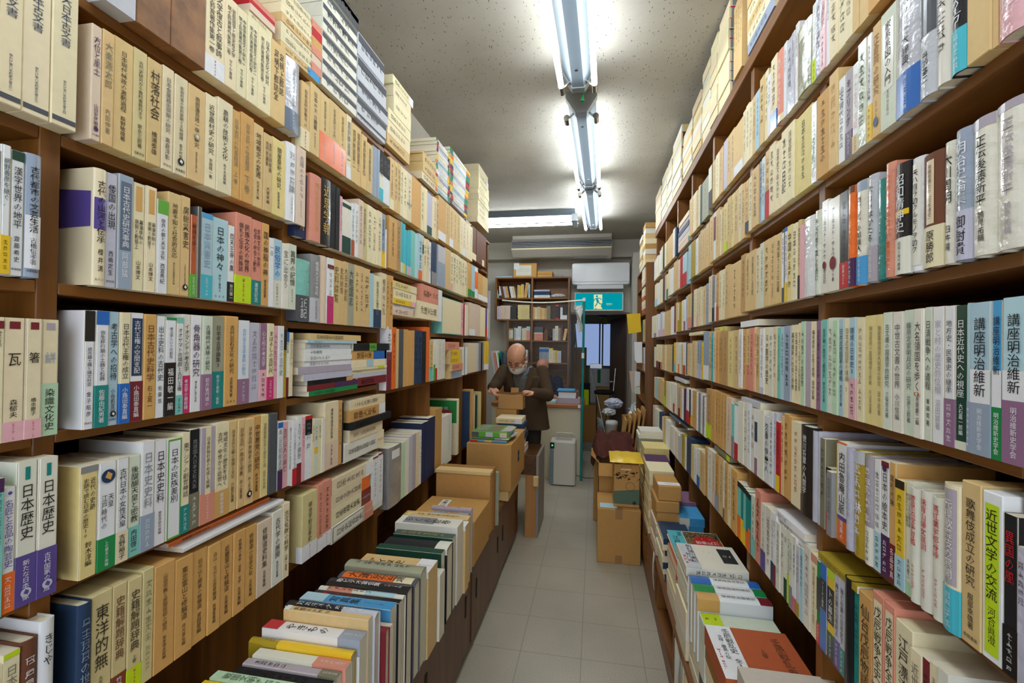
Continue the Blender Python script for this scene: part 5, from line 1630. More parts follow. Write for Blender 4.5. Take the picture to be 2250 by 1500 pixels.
def sticker(name, root, loc, O, U, V, w, h, col, rows=(), ink='ink', lift=.0012, vert=()):
    U, V = np.array(U, float), np.array(V, float); fr = Frame(O, U, -np.cross(U, V), V)
    m = MB(); fr.patch(m, 0, w, 0, h, C(col) if isinstance(col, str) else col, lift); so = m.build(name, MP, root, loc)
    q = MB()
    for (t, u0, u1, v, s, c) in rows: text_row(q, expand(t), fr, w*u0, w*u1, h*v, s, C(c), lift=lift+.0006)
    for (t, u, v0, v1, s, c) in vert: text_col(q, expand(t), fr, w*u, h*v0, h*v1, s, C(c), lift=lift+.0006)
    if q.f: q.build('lettering', MINK, so, loc)
    return so
r, l = carton('cardboard_box', 'brown cardboard box with white paper label on the left ledge', -.885, -.555, 2.10, 2.42, ZL, .70, tape=False)
sticker('label', r, l, (-.80, 2.24, .7005), (1, 0, 0), (.0, 1, 0), .05, .13, 'ow', vert=(('多摩川関', .5, .95, .08, .028, 'ink'),))
r, l = carton('cardboard_box', 'tall flat cardboard box standing behind the labelled box, left ledge', -.88, -.565, 2.47, 2.535, ZL, .815, tape=False)
m = MB(); m.bbox(-.883, -.562, 2.466, 2.539, .8155, .835, C('tn'), .002); m.build('lid', MCB, r, l)
carton('cardboard_box', 'dark-edged cardboard case behind the tall flat box, left ledge', -.885, -.56, 2.545, 2.60, ZL, .835, 'dc', tape=False)
carton('slipcase', 'thin grey green portfolio leaning behind cardboard cases, left ledge', -.87, -.545, 2.61, 2.63, ZL, .80, 'gg', tape=False, cat='portfolio')
carton('cardboard_box', 'flat kraft box under the big cardboard box, left ledge', -.84, -.565, 3.03, 3.55, ZL, .556, 'tn', tape=False)
r, l = carton('cardboard_box', 'big cardboard box with magazines on top, left ledge', -.86, -.548, 3.02, 3.62, .5565, .872, tape=False)
sticker('blue_mark', r, l, (-.547, 3.30, .69), (0, 1, 0), (0, 0, 1), .055, .075, 'dn', rows=(('~3', .1, .9, .5, .02, 'ow'),), lift=.0008)
def magazine(label, x0, x1, y0, y1, z0, z1, col, spine, rot=0):
    root = thing('magazine', label, 'magazine', ((x0+x1)/2, (y0+y1)/2, z0), 'magazines on the big cardboard box'); loc = np.array(root.location)
    m = MB(); m.bbox(x0, x1, y0, y1, z0, z1, C(col), .006); m.build('cover', MG, root, loc)
    q = MB(); e = .0006; xs = np.linspace(x0+.004, x1-.004, len(spine)+1)
    for i, c in enumerate(spine): q.quad((xs[i], y0-e, z0+.003), (xs[i+1], y0-e, z0+.003), (xs[i+1], y0-e, z1-.003), (xs[i], y0-e, z1-.003), C(c))
    for i in range(3): q.quad((x0+.02+.09*i, y0+.03, z1+e), (x0+.09+.09*i, y0+.05, z1+e), (x0+.10+.09*i, y1-.05, z1+e), (x0+.03+.09*i, y1-.02, z1+e), C(('gy', 'kg', 'sv')[i]))
    q.build('cover_print', MG, root, loc)
magazine('thin blue and red spined magazine under the green ones on the big box', -.845, -.585, 3.05, 3.33, .873, .889, 'gy', ['rd', 'sb', 'yl', 'sb', 'sb'])
magazine('green magazine with grey cover pictures under the topmost one, big box', -.825, -.57, 3.07, 3.36, .8895, .905, 'gn2', ['gn2', 'gy', 'gn2', 'sv', 'ow'])
magazine('topmost thick bright green magazine with grey spine pictures, big box', -.838, -.582, 3.06, 3.35, .9055, .944, 'gn2', ['dg', 'gn2', 'sv', 'gn2', 'pb'])
# album with a green front standing in the open bay
r = thing('album', 'large album with green and white titled front, low open left bay', 'album', (-.89, 2.95, .80)); loc = np.array(r.location)
m = MB(); m.bbox(-1.18, -.905, 2.94, 2.985, .80, 1.175, C('cr'), .002); m.build('slipcase', MP, r, loc)
sticker('front_panel', r, loc, (-1.178, 2.9395, 1.015), (1, 0, 0), (0, 0, 1), .27, .15, (0.02, .25, .05), rows=(('川中島合戦図', .06, .78, .62, .028, 'ow'),), lift=.0008)
for i, (y, x1, z1, c, lab) in enumerate(((2.86, -.93, 1.11, 'mr', 'maroon album standing before the green fronted album, left bay'), (2.79, -.94, 1.10, 'dc', 'brown slipcase standing before the maroon album, left bay'), (2.74, -.93, 1.09, 'oc', 'ochre slipcase standing before the brown one, left bay'),
      (3.20, -.90, 1.20, 'dn', 'dark blue portfolio behind green fronted album, left bay'), (3.27, -.89, 1.21, 'oc', 'ochre portfolio with red edge behind dark blue one, left bay'), (3.35, -.90, 1.16, 'pb', 'pale thin portfolio in last open left bay'), (3.42, -.90, 1.15, 'dgn', 'dark green portfolio in last open left bay'), (3.50, -.89, 1.17, 'tg', 'khaki portfolio nearest the end of left bookcase'))):
    spec((x1, y, .80), (0, 1, 0), (-1, 0, 0), (0, 0, 1), .034, z1-.80, .24, 'S', c, '', '', lab, 'portfolios in the open left bays')
# boxes on the floor at the right
r, l = carton('cardboard_box', 'large plain cardboard box on the floor in the aisle', .03, .333, 3.33, 3.70, 0, .385)
sticker('address_label', r, l, (.05, 3.345, .3862), (1, 0, 0), (0, 1, 0), .12, .10, 'ib', rows=(('~9', .1, .9, .75, .008, 'gy'), ('~7', .1, .9, .45, .008, 'gy')))
r, l = carton('beer_carton', 'narrow yellow green printed carton standing on the cardboard box', .145, .325, 3.38, 3.62, .3875, .695, 'cd', tape=False)
m = MB(); e = .0007; m.quad((.146, 3.38-e, .41), (.324, 3.38-e, .41), (.324, 3.38-e, .52), (.146, 3.38-e, .50), lin((90,110,92))); m.build('printed_field', MP, r, l)
fr = Frame((.145, 3.38, .3875), (1, 0, 0), (0, 1, 0), (0, 0, 1)); q = MB()
for i in range(26):
    a = rng.uniform(.015, .165); b_ = rng.uniform(.19, .25); q.add(fr.surf(np.array([(a, b_), (a+rng.uniform(-.03, .03), b_+.012), (a+rng.uniform(-.03, .03), b_+.016), (a+.003, b_+.004)]), .0012), [(0, 1, 2, 3)], C('ink'))
th = np.linspace(0, 2*math.pi, 25); R_ = [[(.115+.032*math.cos(t)*k, .150+.032*math.sin(t)*k) for t in th] for k in (1, .93)]
q.grid([list(fr.surf(np.array(rr), .0012)) for rr in R_], C('ink'))
for a in np.linspace(0, math.pi, 5)[:4]:
    d = np.array((math.cos(a), math.sin(a)))*.016; n_ = np.array((-d[1], d[0]))*.12; c0 = np.array((.145, .035)); q.add(fr.surf(np.array([c0-d-n_, c0+d-n_, c0+d+n_, c0-d+n_]), .0012), [(0, 1, 2, 3)], C('ink'))
text_row(q, '~7', fr, .02, .16, .292, .014, C('ink'), lift=.0012); q.build('brush_lettering', MINK, r, l)
m = MB(); m.bbox(.195, .265, 3.379, 3.3795, .655, .663, C('ow'), .001); m.build('hand_hole', MP, r, l)
z = ZG-.0005
for i, (t, c, dx) in enumerate(((.07, 'pb', 0), (.055, 'pb', .004), (.055, 'pb', -.002), (.068, 'cd', .006), (.062, 'cd', .0), (.085, 'cd', .012))):
    r, l = carton('flat_box', f'flat {"pale tan" if c == "pb" else "brown"} cardboard box, {"topmost" if i == 5 else ordw(6-i)+" from top"} in column on right ledge', .352+dx, .478+dx, 2.69+dx, 2.94+dx, z+.001, z+t, c, tape=False, group='flat boxes on the right ledge'); z += t
    if i == 5:
        sticker('white_slip', r, l, (.366, 2.72, z), (1, 0, 0), (0, 1, 0), .122, .06, 'wh', rows=(('~5', .3, .7, .6, .014, 'ink'), ('¥~4', .45, .85, .25, .012, 'rd')))
    if i == 2: sticker('white_slip', r, l, (.352-.0006, 2.80, z-t+.004), (0, -1, 0), (0, 0, 1), .05, .045, 'wh')
# padded envelope
m = MB(); NX, NY = 14, 12; Pt, Pb = [], []
for i in range(NX+1):
    rt, rb = [], []
    for j in range(NY+1):
        u, v = i/NX, j/NY; hgt = .022*(1-(2*u-1)**4)*(1-(2*v-1)**4)+.003*math.sin(u*19)*math.sin(v*13)
        x, y = .115+.235*u, 3.34+.30*v; rt.append((x, y, .722+hgt+.012*(v-.5))); rb.append((x, y, .722-hgt+.012*(v-.5)))
    Pt.append(rt); Pb.append(rb)
m.grid(Pt, C('yl')); m.grid(Pb, C('yl'))
tag(m.build('padded_envelope', MPL, None, (.23, 3.5, .70), True), 'yellow padded envelope lying on the printed carton', 'envelope')
carton('cardboard_box', 'open carton with contents behind the printed carton, right', .04, .30, 3.76, 4.06, 0, .60, open_=True)
carton('cardboard_box', 'dark red printed box on floor behind open carton', .03, .145, 3.72, 3.755, 0, .34, 'mr', tape=False)
carton('cardboard_box', 'tall carton under the brown cloth, right of aisle', .00, .33, 4.12, 4.50, 0, .62)
carton('cardboard_box', 'small flat carton behind the brown cloth, right of aisle', .02, .30, 4.14, 4.40, .621, .70, 'cd')
# brown cloth over the cartons
m = MB(); P_ = []
for i in range(31):
    rowp = []
    for j in range(25):
        u, v = i/30, j/24; x = -.015+.35*u; y = 3.80+.66*v
        z = .73+.05*math.exp(-((u-.62)**2+(v-.45)**2)/.05)+.02*math.sin(u*14+v*9)*math.cos(v*11-u*4)
        if v < .35: z -= (.35-v)*.28*(.7+.3*math.sin(u*8))
        if u < .12: z -= (.12-u)*1.2
        rowp.append((x+.012*math.sin(v*16), y+.012*math.sin(u*12), z))
    P_.append(rowp)
m.grid(P_, lin((86,50,44))); m.grid([[(p[0], p[1], p[2]-.006) for p in r_] for r_ in P_], lin((86,50,44)))
tag(m.build('cloth', MCL, None, (.16, 4.1, .65), True), 'dark brown cloth heaped over the cartons right of the aisle', 'cloth')
# wooden chest at the end of the left cabinet
r = thing('chest', 'small wooden chest with dark top and grey side, beyond left cabinet', 'chest', (-.5, 3.9, 0)); loc = np.array(r.location)
m = MB(); m.box(-.54, -.455, 3.64, 4.08, .0, .50, WHITE); m.build('frame', WPL, r, loc)
m = MB(); m.box(-.4545, -.435, 3.645, 4.08, .0, .655, WHITE); m.build('side_panel', plain('grey_panel', (142,134,126), .5), r, loc)
m = MB(); m.bbox(-.66, -.4555, 3.635, 4.07, .5005, .66, WHITE, .004); m.build('top', WDK, r, loc)
m = MB(); m.bbox(-.475, -.432, 3.60, 3.634, .42, .50, C('tn'), .006); m.build('loose_tag', MCB, r, loc)
# ------------------------------------------------------------------ back of the shop
r = thing('air_conditioner', 'grey ceiling air conditioner with black louvres at the back', 'air conditioner', (-.48, 6.4, 2.83)); loc = np.array(r.location)
gm = plain('unit_shell', (182,176,164), .4)
m = MB(); m.prism([(6.28, 3.078), (6.665, 3.078), (6.665, 2.84), (6.60, 2.79), (6.34, 2.79), (6.22, 2.865), (6.22, 2.995), (6.28, 3.03)], 0, -1.16, .205, WHITE); m.build('body', gm, r, loc)
m = MB(); m.box(-1.158, .203, 6.212, 6.2195, 2.895, 2.988, C('bk')); m.build('grille', MPL, r, loc)
for k in range(4):
    m = MB(); m.bbox(-1.165, .21, 6.195, 6.2115, 2.905+.022*k, 2.909+.022*k, C('sv'), .001); m.build('louvre', MPL, r, loc)
m = MB(); m.bbox(-1.163, .208, 6.205, 6.2195, 2.868, 2.888, C('tg'), .002); m.build('trim_strip', MPL, r, loc)
m = MB(); m.box(-1.1, .15, 6.36, 6.58, 2.784, 2.789, C('kg')); m.build('filter_panel', MPL, r, loc)
r = thing('air_conditioner', 'white wall air conditioner above the green exit sign', 'air conditioner', (.07, 6.75, 2.43)); loc = np.array(r.location)
def rr(x0, x1, y0, y1, rad, n=5):
    p = []
    for cx, cy, a in ((x1-rad, y0+rad, -90), (x1-rad, y1-rad, 0), (x0+rad, y1-rad, 90), (x0+rad, y0+rad, 180)):
        for k in range(n+1):
            t = math.radians(a+90*k/n); p.append((cx+rad*math.cos(t), cy+rad*math.sin(t)))
    return p
m = MB(); P0 = rr(-.345, .478, 2.43, 2.755, .03); P1 = rr(-.335, .468, 2.44, 2.745, .03)
m.grid([[(x, YW-.001, z) for x, z in P0], [(x, 6.66, z) for x, z in P0], [(x, 6.635, z) for x, z in P1]], C('wh'), closed=True); m.add([(x, 6.635, z) for x, z in P1], [tuple(range(len(P1)))], C('wh')); m.build('casing', MG, r, loc)
m = MB(); m.bbox(-.33, .462, 6.628, 6.6345, 2.47, 2.478, C('sv'), .001); m.build('seam', MPL, r, loc)
m = MB(); m.box(-.26, .39, 6.66, 6.80, 2.424, 2.429, C('bk')); m.build('air_slot', MPL, r, loc)
m = MB(); m.add([(-.265, 6.60, 2.375), (.385, 6.60, 2.375), (.385, 6.66, 2.428), (-.265, 6.66, 2.428), (-.265, 6.605, 2.366), (.385, 6.605, 2.366), (.385, 6.668, 2.422), (-.265, 6.668, 2.422)], [(0, 1, 2, 3), (7, 6, 5, 4), (0, 4, 5, 1), (1, 5, 6, 2), (2, 6, 7, 3), (3, 7, 4, 0)], C('wh')); m.build('flap', MPL, r, loc)
m = MB(); m.tube([(-.343, YW-.02, 2.60), (-.352, YW-.02, 2.58), (-.354, YW-.02, 2.552)], .010, C('gy')); m.build('pipe', MPL, r, loc)
# exit sign
r = thing('exit_sign', 'backlit green exit sign with running figure above the doorway', 'sign', (.045, 6.78, 2.065)); loc = np.array(r.location)
m = MB(); P0 = rr(-.305, .395, 2.065, 2.335, .012, 3); m.grid([[(x, YW-.001, z) for x, z in P0], [(x, 6.74, z) for x, z in P0]], C('ow'), closed=True); m.add([(x, 6.74, z) for x, z in P0], [tuple(range(len(P0)))], C('ow')); m.build('case', MPL, r, loc)
ME = emit('exit_sign_face', (.0, .30, .36), .62); ME2 = emit('exit_sign_cream', (.92, .86, .46), .52)
m = MB(); m.quad((-.29, 6.738, 2.08), (.38, 6.738, 2.08), (.38, 6.738, 2.32), (-.29, 6.738, 2.32), WHITE); m.build('face', ME, r, loc)
m = MB(); m.add([(x, 6.737, z) for x, z in [(-.025, 2.09), (.10, 2.09), (.075, 2.13), (.085, 2.15), (.095, 2.16), (.095, 2.30), (-.025, 2.30)]], [tuple(range(7))], WHITE); m.build('doorway_pictogram', ME2, r, loc)
def limb(m, pts, w, y=6.7362):
    for (a, b_) in zip(pts[:-1], pts[1:]):
        d = np.array(b_)-np.array(a); n_ = np.array((-d[1], d[0])); n_ = n_/np.linalg.norm(n_)*w/2
        m.add([(p[0], y, p[1]) for p in (np.array(a)-n_, np.array(b_)-n_, np.array(b_)+n_, np.array(a)+n_)], [(0, 1, 2, 3)], WHITE)
m = MB(); th = np.linspace(0, 2*math.pi, 13)[:-1]; m.add([(.018+.016*math.cos(t), 6.7362, 2.275+.016*math.sin(t)) for t in th], [tuple(range(12))], WHITE)
limb(m, [(.015, 2.25), (.035, 2.19)], .034); limb(m, [(.0, 2.245), (-.018, 2.225), (-.022, 2.205)], .012); limb(m, [(.03, 2.25), (.065, 2.245), (.085, 2.22)], .012)
limb(m, [(.03, 2.195), (.02, 2.165), (-.008, 2.125)], .016); limb(m, [(.04, 2.195), (.06, 2.165), (.112, 2.158)], .016); limb(m, [(-.01, 2.105), (.02, 2.085)], .010); m.build('running_figure', ME, r, loc)
fr = Frame((-.29, 6.738, 2.08), (1, 0, 0), (0, 1, 0), (0, 0, 1)); m = MB(); text_row(m, '非常口', fr, .44, .53, .082, .026, WHITE, lift=.0012); text_row(m, 'EXIT', fr, .45, .515, .060, .010, WHITE, lift=.0012); m.build('lettering', ME2, r, loc)
# back bookcase
YF, YB2 = 6.52, 6.84
r = thing('bookcase', 'brown shelf unit against the back wall behind the counter', 'bookcase', (-.92, 6.68, 0)); loc = np.array(r.location)
BZ = [.97, 1.30, 1.62, 1.925, 2.235, 2.515]
def bx_(px): return on_y(YF, px, 700)[0]
xs = [-1.44, -.905, -.375]
for x, z0 in zip(xs, (1.93, 0, 0)):
    m = MB(); m.bbox(x-.014, x+.014, YF, YB2, z0+.001, 2.515, WHITE, .002); m.build('upright', WDZ, r, loc)
m = MB(); m.bbox(-1.27, -1.242, YF, YB2, .001, 1.905, WHITE, .002); m.build('upright', WDZ, r, loc)
for z in BZ:
    xa = xs[0]+.0145 if z > 1.9 else -1.2415
    for a, b_ in ((xa, xs[1]-.0145), (xs[1]+.0145, xs[2]-.0145)):
        if z == 2.515: continue
        m = MB(); m.bbox(a, b_, YF, YB2, z-.02, z, WHITE, .002); m.build('shelf', WDX, r, loc)
m = MB(); m.bbox(xs[0]-.014, xs[2]+.014, YF, YB2, 2.5155, 2.536, WHITE, .002); m.build('top_board', WDX, r, loc)
m = MB(); m.box(-1.24, xs[2]-.02, YB2-.008, YB2, .3, 1.9, WHITE); m.box(xs[0], xs[2]-.02, YB2-.008, YB2, 1.9, 2.515, WHITE); m.build('back_panel', WDX, r, loc)
def brow(px0, py0, z, items, where, lean=0):
    """books on the back shelves facing the entrance: (px_right, height, colour[, lean degrees])"""
    x = on_y(YF+.02, px0, 700)[0]; n = 0
    for it in items:
        xr = on_y(YF+.02, it[0], 700)[0]
        if it[1] == 0: x = xr; continue
        n += 1; w = xr-x; a = math.radians(it[3]) if len(it) > 3 else 0
        U = (math.cos(a), 0, -math.sin(a)); V = (math.sin(a), 0, math.cos(a))
        zz = z+.0006+(w*math.sin(a) if a > 0 else 0); ww = w*math.cos(a)
        k = 'S' if it[2] in ('cr', 'tn', 'oc', 'dt', 'bg', 'yc') else 'P'
        spec((x, YF+.02, zz), U, (0, 1, 0), V, max(ww-.001, .004), it[1], .19, k, it[2], it[4] if len(it) > 4 else '', '~6' if w > .02 else '', clip_label(f'{PAL[it[2]][3]} book, {ordw(n)} from left on {where}'), f'books on the {where}'); x = xr
brow(1091, 0, 2.235, [(1096, .17, 'bg', 0, 'b:te:.3'), (1103, .17, 'wh', -12, 'b:dn:.2'), (1109, .17, 'br', -12), (1113, .17, 'lv', -12), (1119, .17, 'oc', -12), (1123, .17, 'bk', -12), (1128, .17, 'wh', -12), (1133, .17, 'bg', -12), (1136, 0, 'x'), (1140, .19, 'tn'), (1144, .18, 'yl'), (1150, .20, 'tn'), (1157, .22, 'oc', 8), (1160, 0, 'x'), (1164, .2, 'lb')], 'back unit, upper left shelf')
brow(1092, 0, 1.925, [(1099, .19, 'lv'), (1121, .20, 'pb'), (1134, .18, 'bk')], 'back unit, middle left shelf')
brow(1170, 0, 1.925, [(1175, .18, 'oc'), (1180, .17, 'bg', 0, 'x:bk'), (1186, .18, 'tg'), (1191, .17, 'oc'), (1196, .16, 'tn'), (1201, .16, 'oc'), (1209, .19, 'kg', 0), (1221, 0, 'x'), (1228, .21, 'bk', 0, 't:rd:.1 b:rd:.1:'), (1231, 0, 'x'), (1236, .17, 'wh'), (1246, .2, 'bk', 0, 'b:wh:.3: x:gold')], 'back unit, middle right shelf')
brow(1115, 0, 1.62, [(1128, .17, 'mu', 0, 'p:gw:.15:.85:.2'), (1130, 0, 'x'), (1134, .18, 'sv'), (1138, .17, 'wh'), (1145, .20, 'wh'), (1147, 0, 'x'), (1151, .17, 'gw'), (1157, .18, 'bg'), (1165, .20, 'sm', 0, 't:ib:.3')], 'back unit, lower left shelf')
brow(1196, 0, 1.62, [(1204, .15, 'br'), (1215, 0, 'x'), (1220, .17, 'lv'), (1227, .21, 'cr'), (1232, .18, 'gy'), (1237, .22, 'br'), (1243, .17, 'tn', 10), (1247, 0, 'x')], 'back unit, lower right shelf')
brow(1170, 0, 1.30, [(1186, 0, 'x'), (1194, .22, 'gb', 0, 'p:bl:.12:.3'), (1207, .22, 'gb', 0, 'p:bl:.12:.3'), (1216, .21, 'cr', 0, 't:yl:.1'), (1221, .18, 'bg'), (1225, .18, 'yl'), (1234, .17, 'lv')], 'back unit, low right shelf')
brow(1112, 0, 1.30, [(1118, .17, 'mr'), (1124, .18, 'cr'), (1130, .2, 'tn'), (1140, .18, 'br'), (1150, .19, 'lv'), (1160, .18, 'wh')], 'back unit, low left shelf')
def ypile(px0, px1, z, items, where):
    x0, x1 = on_y(YF+.02, px0, 700)[0], on_y(YF+.02, px1, 700)[0]
    for i, (t, c, o_) in enumerate(items):
        spec((x0+rng.uniform(0, .01), YF+.02, z+t), (0, 0, -1), (0, 1, 0), (1, 0, 0), t-.0008, x1-x0-.01, .2, 'S', c, o_, '~5' if t > .02 else '', clip_label(f'{PAL[c][3]} slipcase, {ordw(len(items)-i) if i < len(items)-1 else "topmost"} {"from top " if i < len(items)-1 else ""}in {where}'), f'boxes in {where}'); z += t
ypile(1137, 1164, 1.9255, [(.026, 'yc', '')]*8, 'yellowish pile, back unit')
ypile(1172, 1208, 2.2355, [(.04, 'wh', ''), (.055, 'dn', ''), (.022, 'lv', '')], 'small pile, back unit upper shelf')
ypile(1173, 1194, 1.6205, [(.05, 'sm', ''), (.05, 'sm', ''), (.012, 'wh', ''), (.08, 'dg', '')], 'red drawer pile, back unit')
# things on top of the back unit
r, l = carton('framed_box', 'wooden-edged box with white paper front on the back unit', on_y(6.6, 1129, 590)[0], on_y(6.6, 1180, 590)[0], 6.56, 6.66, 2.5365, 2.745, 'oc', tape=False)
x0 = on_y(6.56, 1134, 590)[0]; sticker('paper_front', r, l, (x0, 6.559, 2.565), (1, 0, 0), (0, 0, 1), .225, .15, 'ow', rows=(('~12', .1, .9, .62, .016, 'gy'), ('~12', .1, .9, .44, .016, 'gy'), ('~8', .2, .8, .2, .008, 'gy')))
sticker('white_slip', r, l, (x0-.03, 6.557, 2.655), (1, 0, 0), (0, 0, 1), .075, .095, 'wh', rows=(('~3', .2, .8, .6, .012, 'gy'),))
for k, (zz, lab) in enumerate(((2.5365, 'lower flat ochre box beside framed box on back unit'), (2.583, 'upper flat ochre box beside framed box on back unit'))):
    carton('flat_box', lab, on_y(6.6, 1181, 600)[0], on_y(6.6, 1214, 600)[0], 6.58, 6.80, zz, zz+.045, 'oc', tape=False)
carton('flat_box', 'pale blue flat box at the left end on back unit', on_y(6.6, 1090, 610)[0], on_y(6.6, 1127, 610)[0], 6.56, 6.8, 2.5365, 2.56, 'ib', tape=False)
def crumple(name, label, cat, c, rad, mat, col, seed, n=14):
    r2 = np.random.RandomState(seed); m = MB(); P_ = []
    for i in range(n+1):
        row_ = []
        for j in range(n*2):
            t, p = math.pi*i/n, 2*math.pi*j/(n*2); k = 1+.28*r2.uniform(-1, 1)*(0 < i < n)
            row_.append((c[0]+rad[0]*k*math.sin(t)*math.cos(p), c[1]+rad[1]*k*math.sin(t)*math.sin(p), c[2]+rad[2]*(1+.2*r2.uniform(-1, 0))*math.cos(t)))
        P_.append(row_)
    m.grid(P_, col, closed=True); return tag(m.build(name, mat, None, (c[0], c[1], c[2]-rad[2])), label, cat)
MFOIL = plain('clear_crinkled_plastic', (214,216,214), .12, .6, .1)
crumple('plastic_bag', 'crumpled white wrapping on the top right of back unit', 'plastic bag', (on_y(6.7, 1228, 605)[0], 6.70, 2.563), (.06, .06, .026), MFOIL, WHITE, 3)
crumple('plastic_bag', 'crumpled silvery wrapping on the upper right back shelf', 'plastic bag', (on_y(6.55, 1226, 660)[0], 6.58, 2.268), (.09, .05, .032), MFOIL, WHITE, 4)
crumple('plastic_bag', 'dark bag with silvery glints on lower right back shelf', 'plastic bag', (on_y(6.55, 1209, 745)[0], 6.60, 1.70), (.045, .06, .08), plain('dark_bag', (70,58,50), .2), WHITE, 5)
crumple('plastic_bag', 'big translucent white plastic bag on floor right of doorway', 'plastic bag', (on_y(6.05, 1404, 895)[0], 6.05, .66), (.13, .2, .20), MFOIL, WHITE, 6)
# counter
r = thing('counter', 'beige shop counter with brown wooden top behind the man', 'counter', (-.72, 5.55, 0)); loc = np.array(r.location)
m = MB(); m.box(-1.20, -.155, 5.30, 5.95, 0, .825, WHITE); m.build('body', plain('counter_front', (204,194,166), .6), r, loc)
m = MB(); m.bbox(-1.205, -.115, 5.27, 5.97, .8255, .872, WHITE, .008); m.build('top', WPL if False else wood_mat('counter_top_wood', (140,82,40), (172,106,58), 0), r, loc)
sticker('sticker', r, loc, (-.185, 5.269, .834), (1, 0, 0), (0, 0, 1), .06, .034, 'sb', rows=(('~3', .5, .95, .5, .01, 'ow'),)); sticker('sticker', r, loc, (-.185, 5.268, .834), (1, 0, 0), (0, 0, 1), .028, .034, 'wh', rows=(('~3', .1, .9, .5, .008, 'rd'),))
def onc(label, x0, x1, y0, z, th, col, opts='', kind='S'):
    spec((x0, y0, z+th), (0, 0, -1), (0, 1, 0), (1, 0, 0), th-.0006, x1-x0, .22, kind, col, opts, '', label, 'books on the counter', loose=True)
cx0, cx1 = on_y(5.34, 1223, 870)[0], on_y(5.34, 1274, 870)[0]
onc('thick mauve box at bottom of counter pile', cx0, cx1, 5.34, .8725, .062, 'mv'); onc('lower white and maroon book in counter pile', cx0+.02, cx1-.025, 5.36, .935, .032, 'wh', 't:mr:.1', 'H'); onc('upper white and maroon book in counter pile', cx0+.02, cx1-.02, 5.36, .9675, .032, 'wh', 't:mr:.1', 'H')
onc('thin brown board on the counter pile', cx0+.02, cx1-.02, 5.36, 1.0, .012, 'br'); onc('light blue folder topmost on the counter pile', cx0+.005, cx1-.06, 5.35, 1.0125, .016, 'sb'); onc('pale blue notebook left of counter pile', cx0-.12, cx0-.01, 5.36, .8725, .022, 'ib')
# teal pole, clear sheet on its string
r = thing('divider_pole', 'teal pole with white joints standing beside the counter', 'pole', (-.135, 5.36, 0)); loc = np.array(r.location)
px_, py_ = -.128, 5.24; zt = on_y(5.24, 1282, 660)[2]
m = MB(); m.tube([(px_-.012, py_, .012), (px_+.0, py_, zt)], .0135, C('tl'), 12); m.build('pole', MPL, r, loc)
m = MB(); m.tube([(px_+.0, py_, zt-.01), (px_, py_, zt+.03)], .017, C('wh'), 12); m.tube([(px_-.006, py_, on_y(5.24, 1279, 787)[2]), (px_-.006, py_, on_y(5.24, 1279, 775)[2])], .017, C('wh'), 12); m.tube([(px_-.012, py_, 0.001), (px_-.012, py_, .03)], .012, C('wh'), 12); m.build('joint', MPL, r, loc)
m = MB(); m.tube([(px_, py_, zt+.005)]+[(px_-.95*k/8, py_-.02, zt+.005-.03*math.sin(k/8*3.14)) for k in range(1, 9)], .008, C('ow'), 8); m.build('cross_bar', MPL, r, loc)
mc, nt, b = nmat('clear_vinyl_sheet'); b.inputs['Base Color'].default_value = (.95, .96, .95, 1); b.inputs['Roughness'].default_value = .08; b.inputs['Alpha'].default_value = .05; b.inputs['Specular IOR Level'].default_value = .7
nz = node(nt, 'ShaderNodeTexNoise'); nz.inputs['Scale'].default_value = 4; bp = node(nt, 'ShaderNodeBump'); bp.inputs['Strength'].default_value = .8; bp.inputs['Distance'].default_value = .05; nt.links.new(nz.outputs[0], bp.inputs['Height']); nt.links.new(bp.outputs[0], b.inputs['Normal'])
m = MB(); P_ = []
for i in range(25):
    u = i/24; P_.append([(px_-.93+.91*u, py_-.02+.02*math.sin(u*17+v*.4)+.01*math.sin(u*41), zt-.02-.03*math.sin(u*3.14)-(zt-.93)*v/10) for v in range(11)])
m.grid(P_, WHITE); m.build('clear_sheet', mc, r, loc, True)
m = MB(); P_ = [[(px_-.02-.09*u*(1-v*.6)+.01*math.sin(v*9+u*4), py_-.03+.03*math.sin(v*7+u*5), zt-.05-.30*v-.02*u) for u in np.linspace(0, 1, 6)] for v in np.linspace(0, 1, 9)]
m.grid(P_, WHITE); m.build('crinkled_corner', MFOIL, r, loc)
# air purifier
r = thing('air_purifier', 'white air purifier with grey side stripe on the floor before the counter', 'air purifier', (-.345, 5.23, 0)); loc = np.array(r.location)
def soft_box(m, x0, x1, y0, y1, z0, z1, rad, col, top=.02):
    A = rr(x0, x1, y0, y1, rad); B_ = rr(x0+top*.4, x1-top*.4, y0+top*.4, y1-top*.4, rad)
    m.grid([[(x, y, z0) for x, y in A], [(x, y, z1-top) for x, y in A], [(x, y, z1) for x, y in B_]], col, closed=True); m.add([(x, y, z1) for x, y in B_], [tuple(range(len(B_)))], col); m.add([(x, y, z0) for x, y in A], [tuple(range(len(A)))], col)
ax0, ax1, ay0, ay1 = -.478, -.195, 5.05, 5.26
m = MB(); soft_box(m, ax0, ax1, ay0, ay1, .012, .495, .03, lin((206,200,186))); m.build('casing', MPL, r, loc)
m = MB(); soft_box(m, ax0+.01, ax1-.01, ay0+.01, ay1-.01, 0.001, .0115, .03, C('bk'), .002); m.build('foot', MPL, r, loc)
m = MB(); m.bbox(ax0+.001, ax0+.042, ay0-.0015, ay0+.01, .02, .40, lin((120,136,142)), .001); m.build('side_stripe', MPL, r, loc)
m = MB(); m.bbox(ax0+.0, ax0+.048, ay0-.003, ay0+.01, .405, .475, C('bk'), .002); pn = m.build('display', MPL, r, loc)
m = MB(); m.box(ax0+.018, ax0+.032, ay0-.0042, ay0-.0032, .435, .449, WHITE); m.build('indicator', emit('green_led', (.05, 1, .25), 1.2), pn, loc)
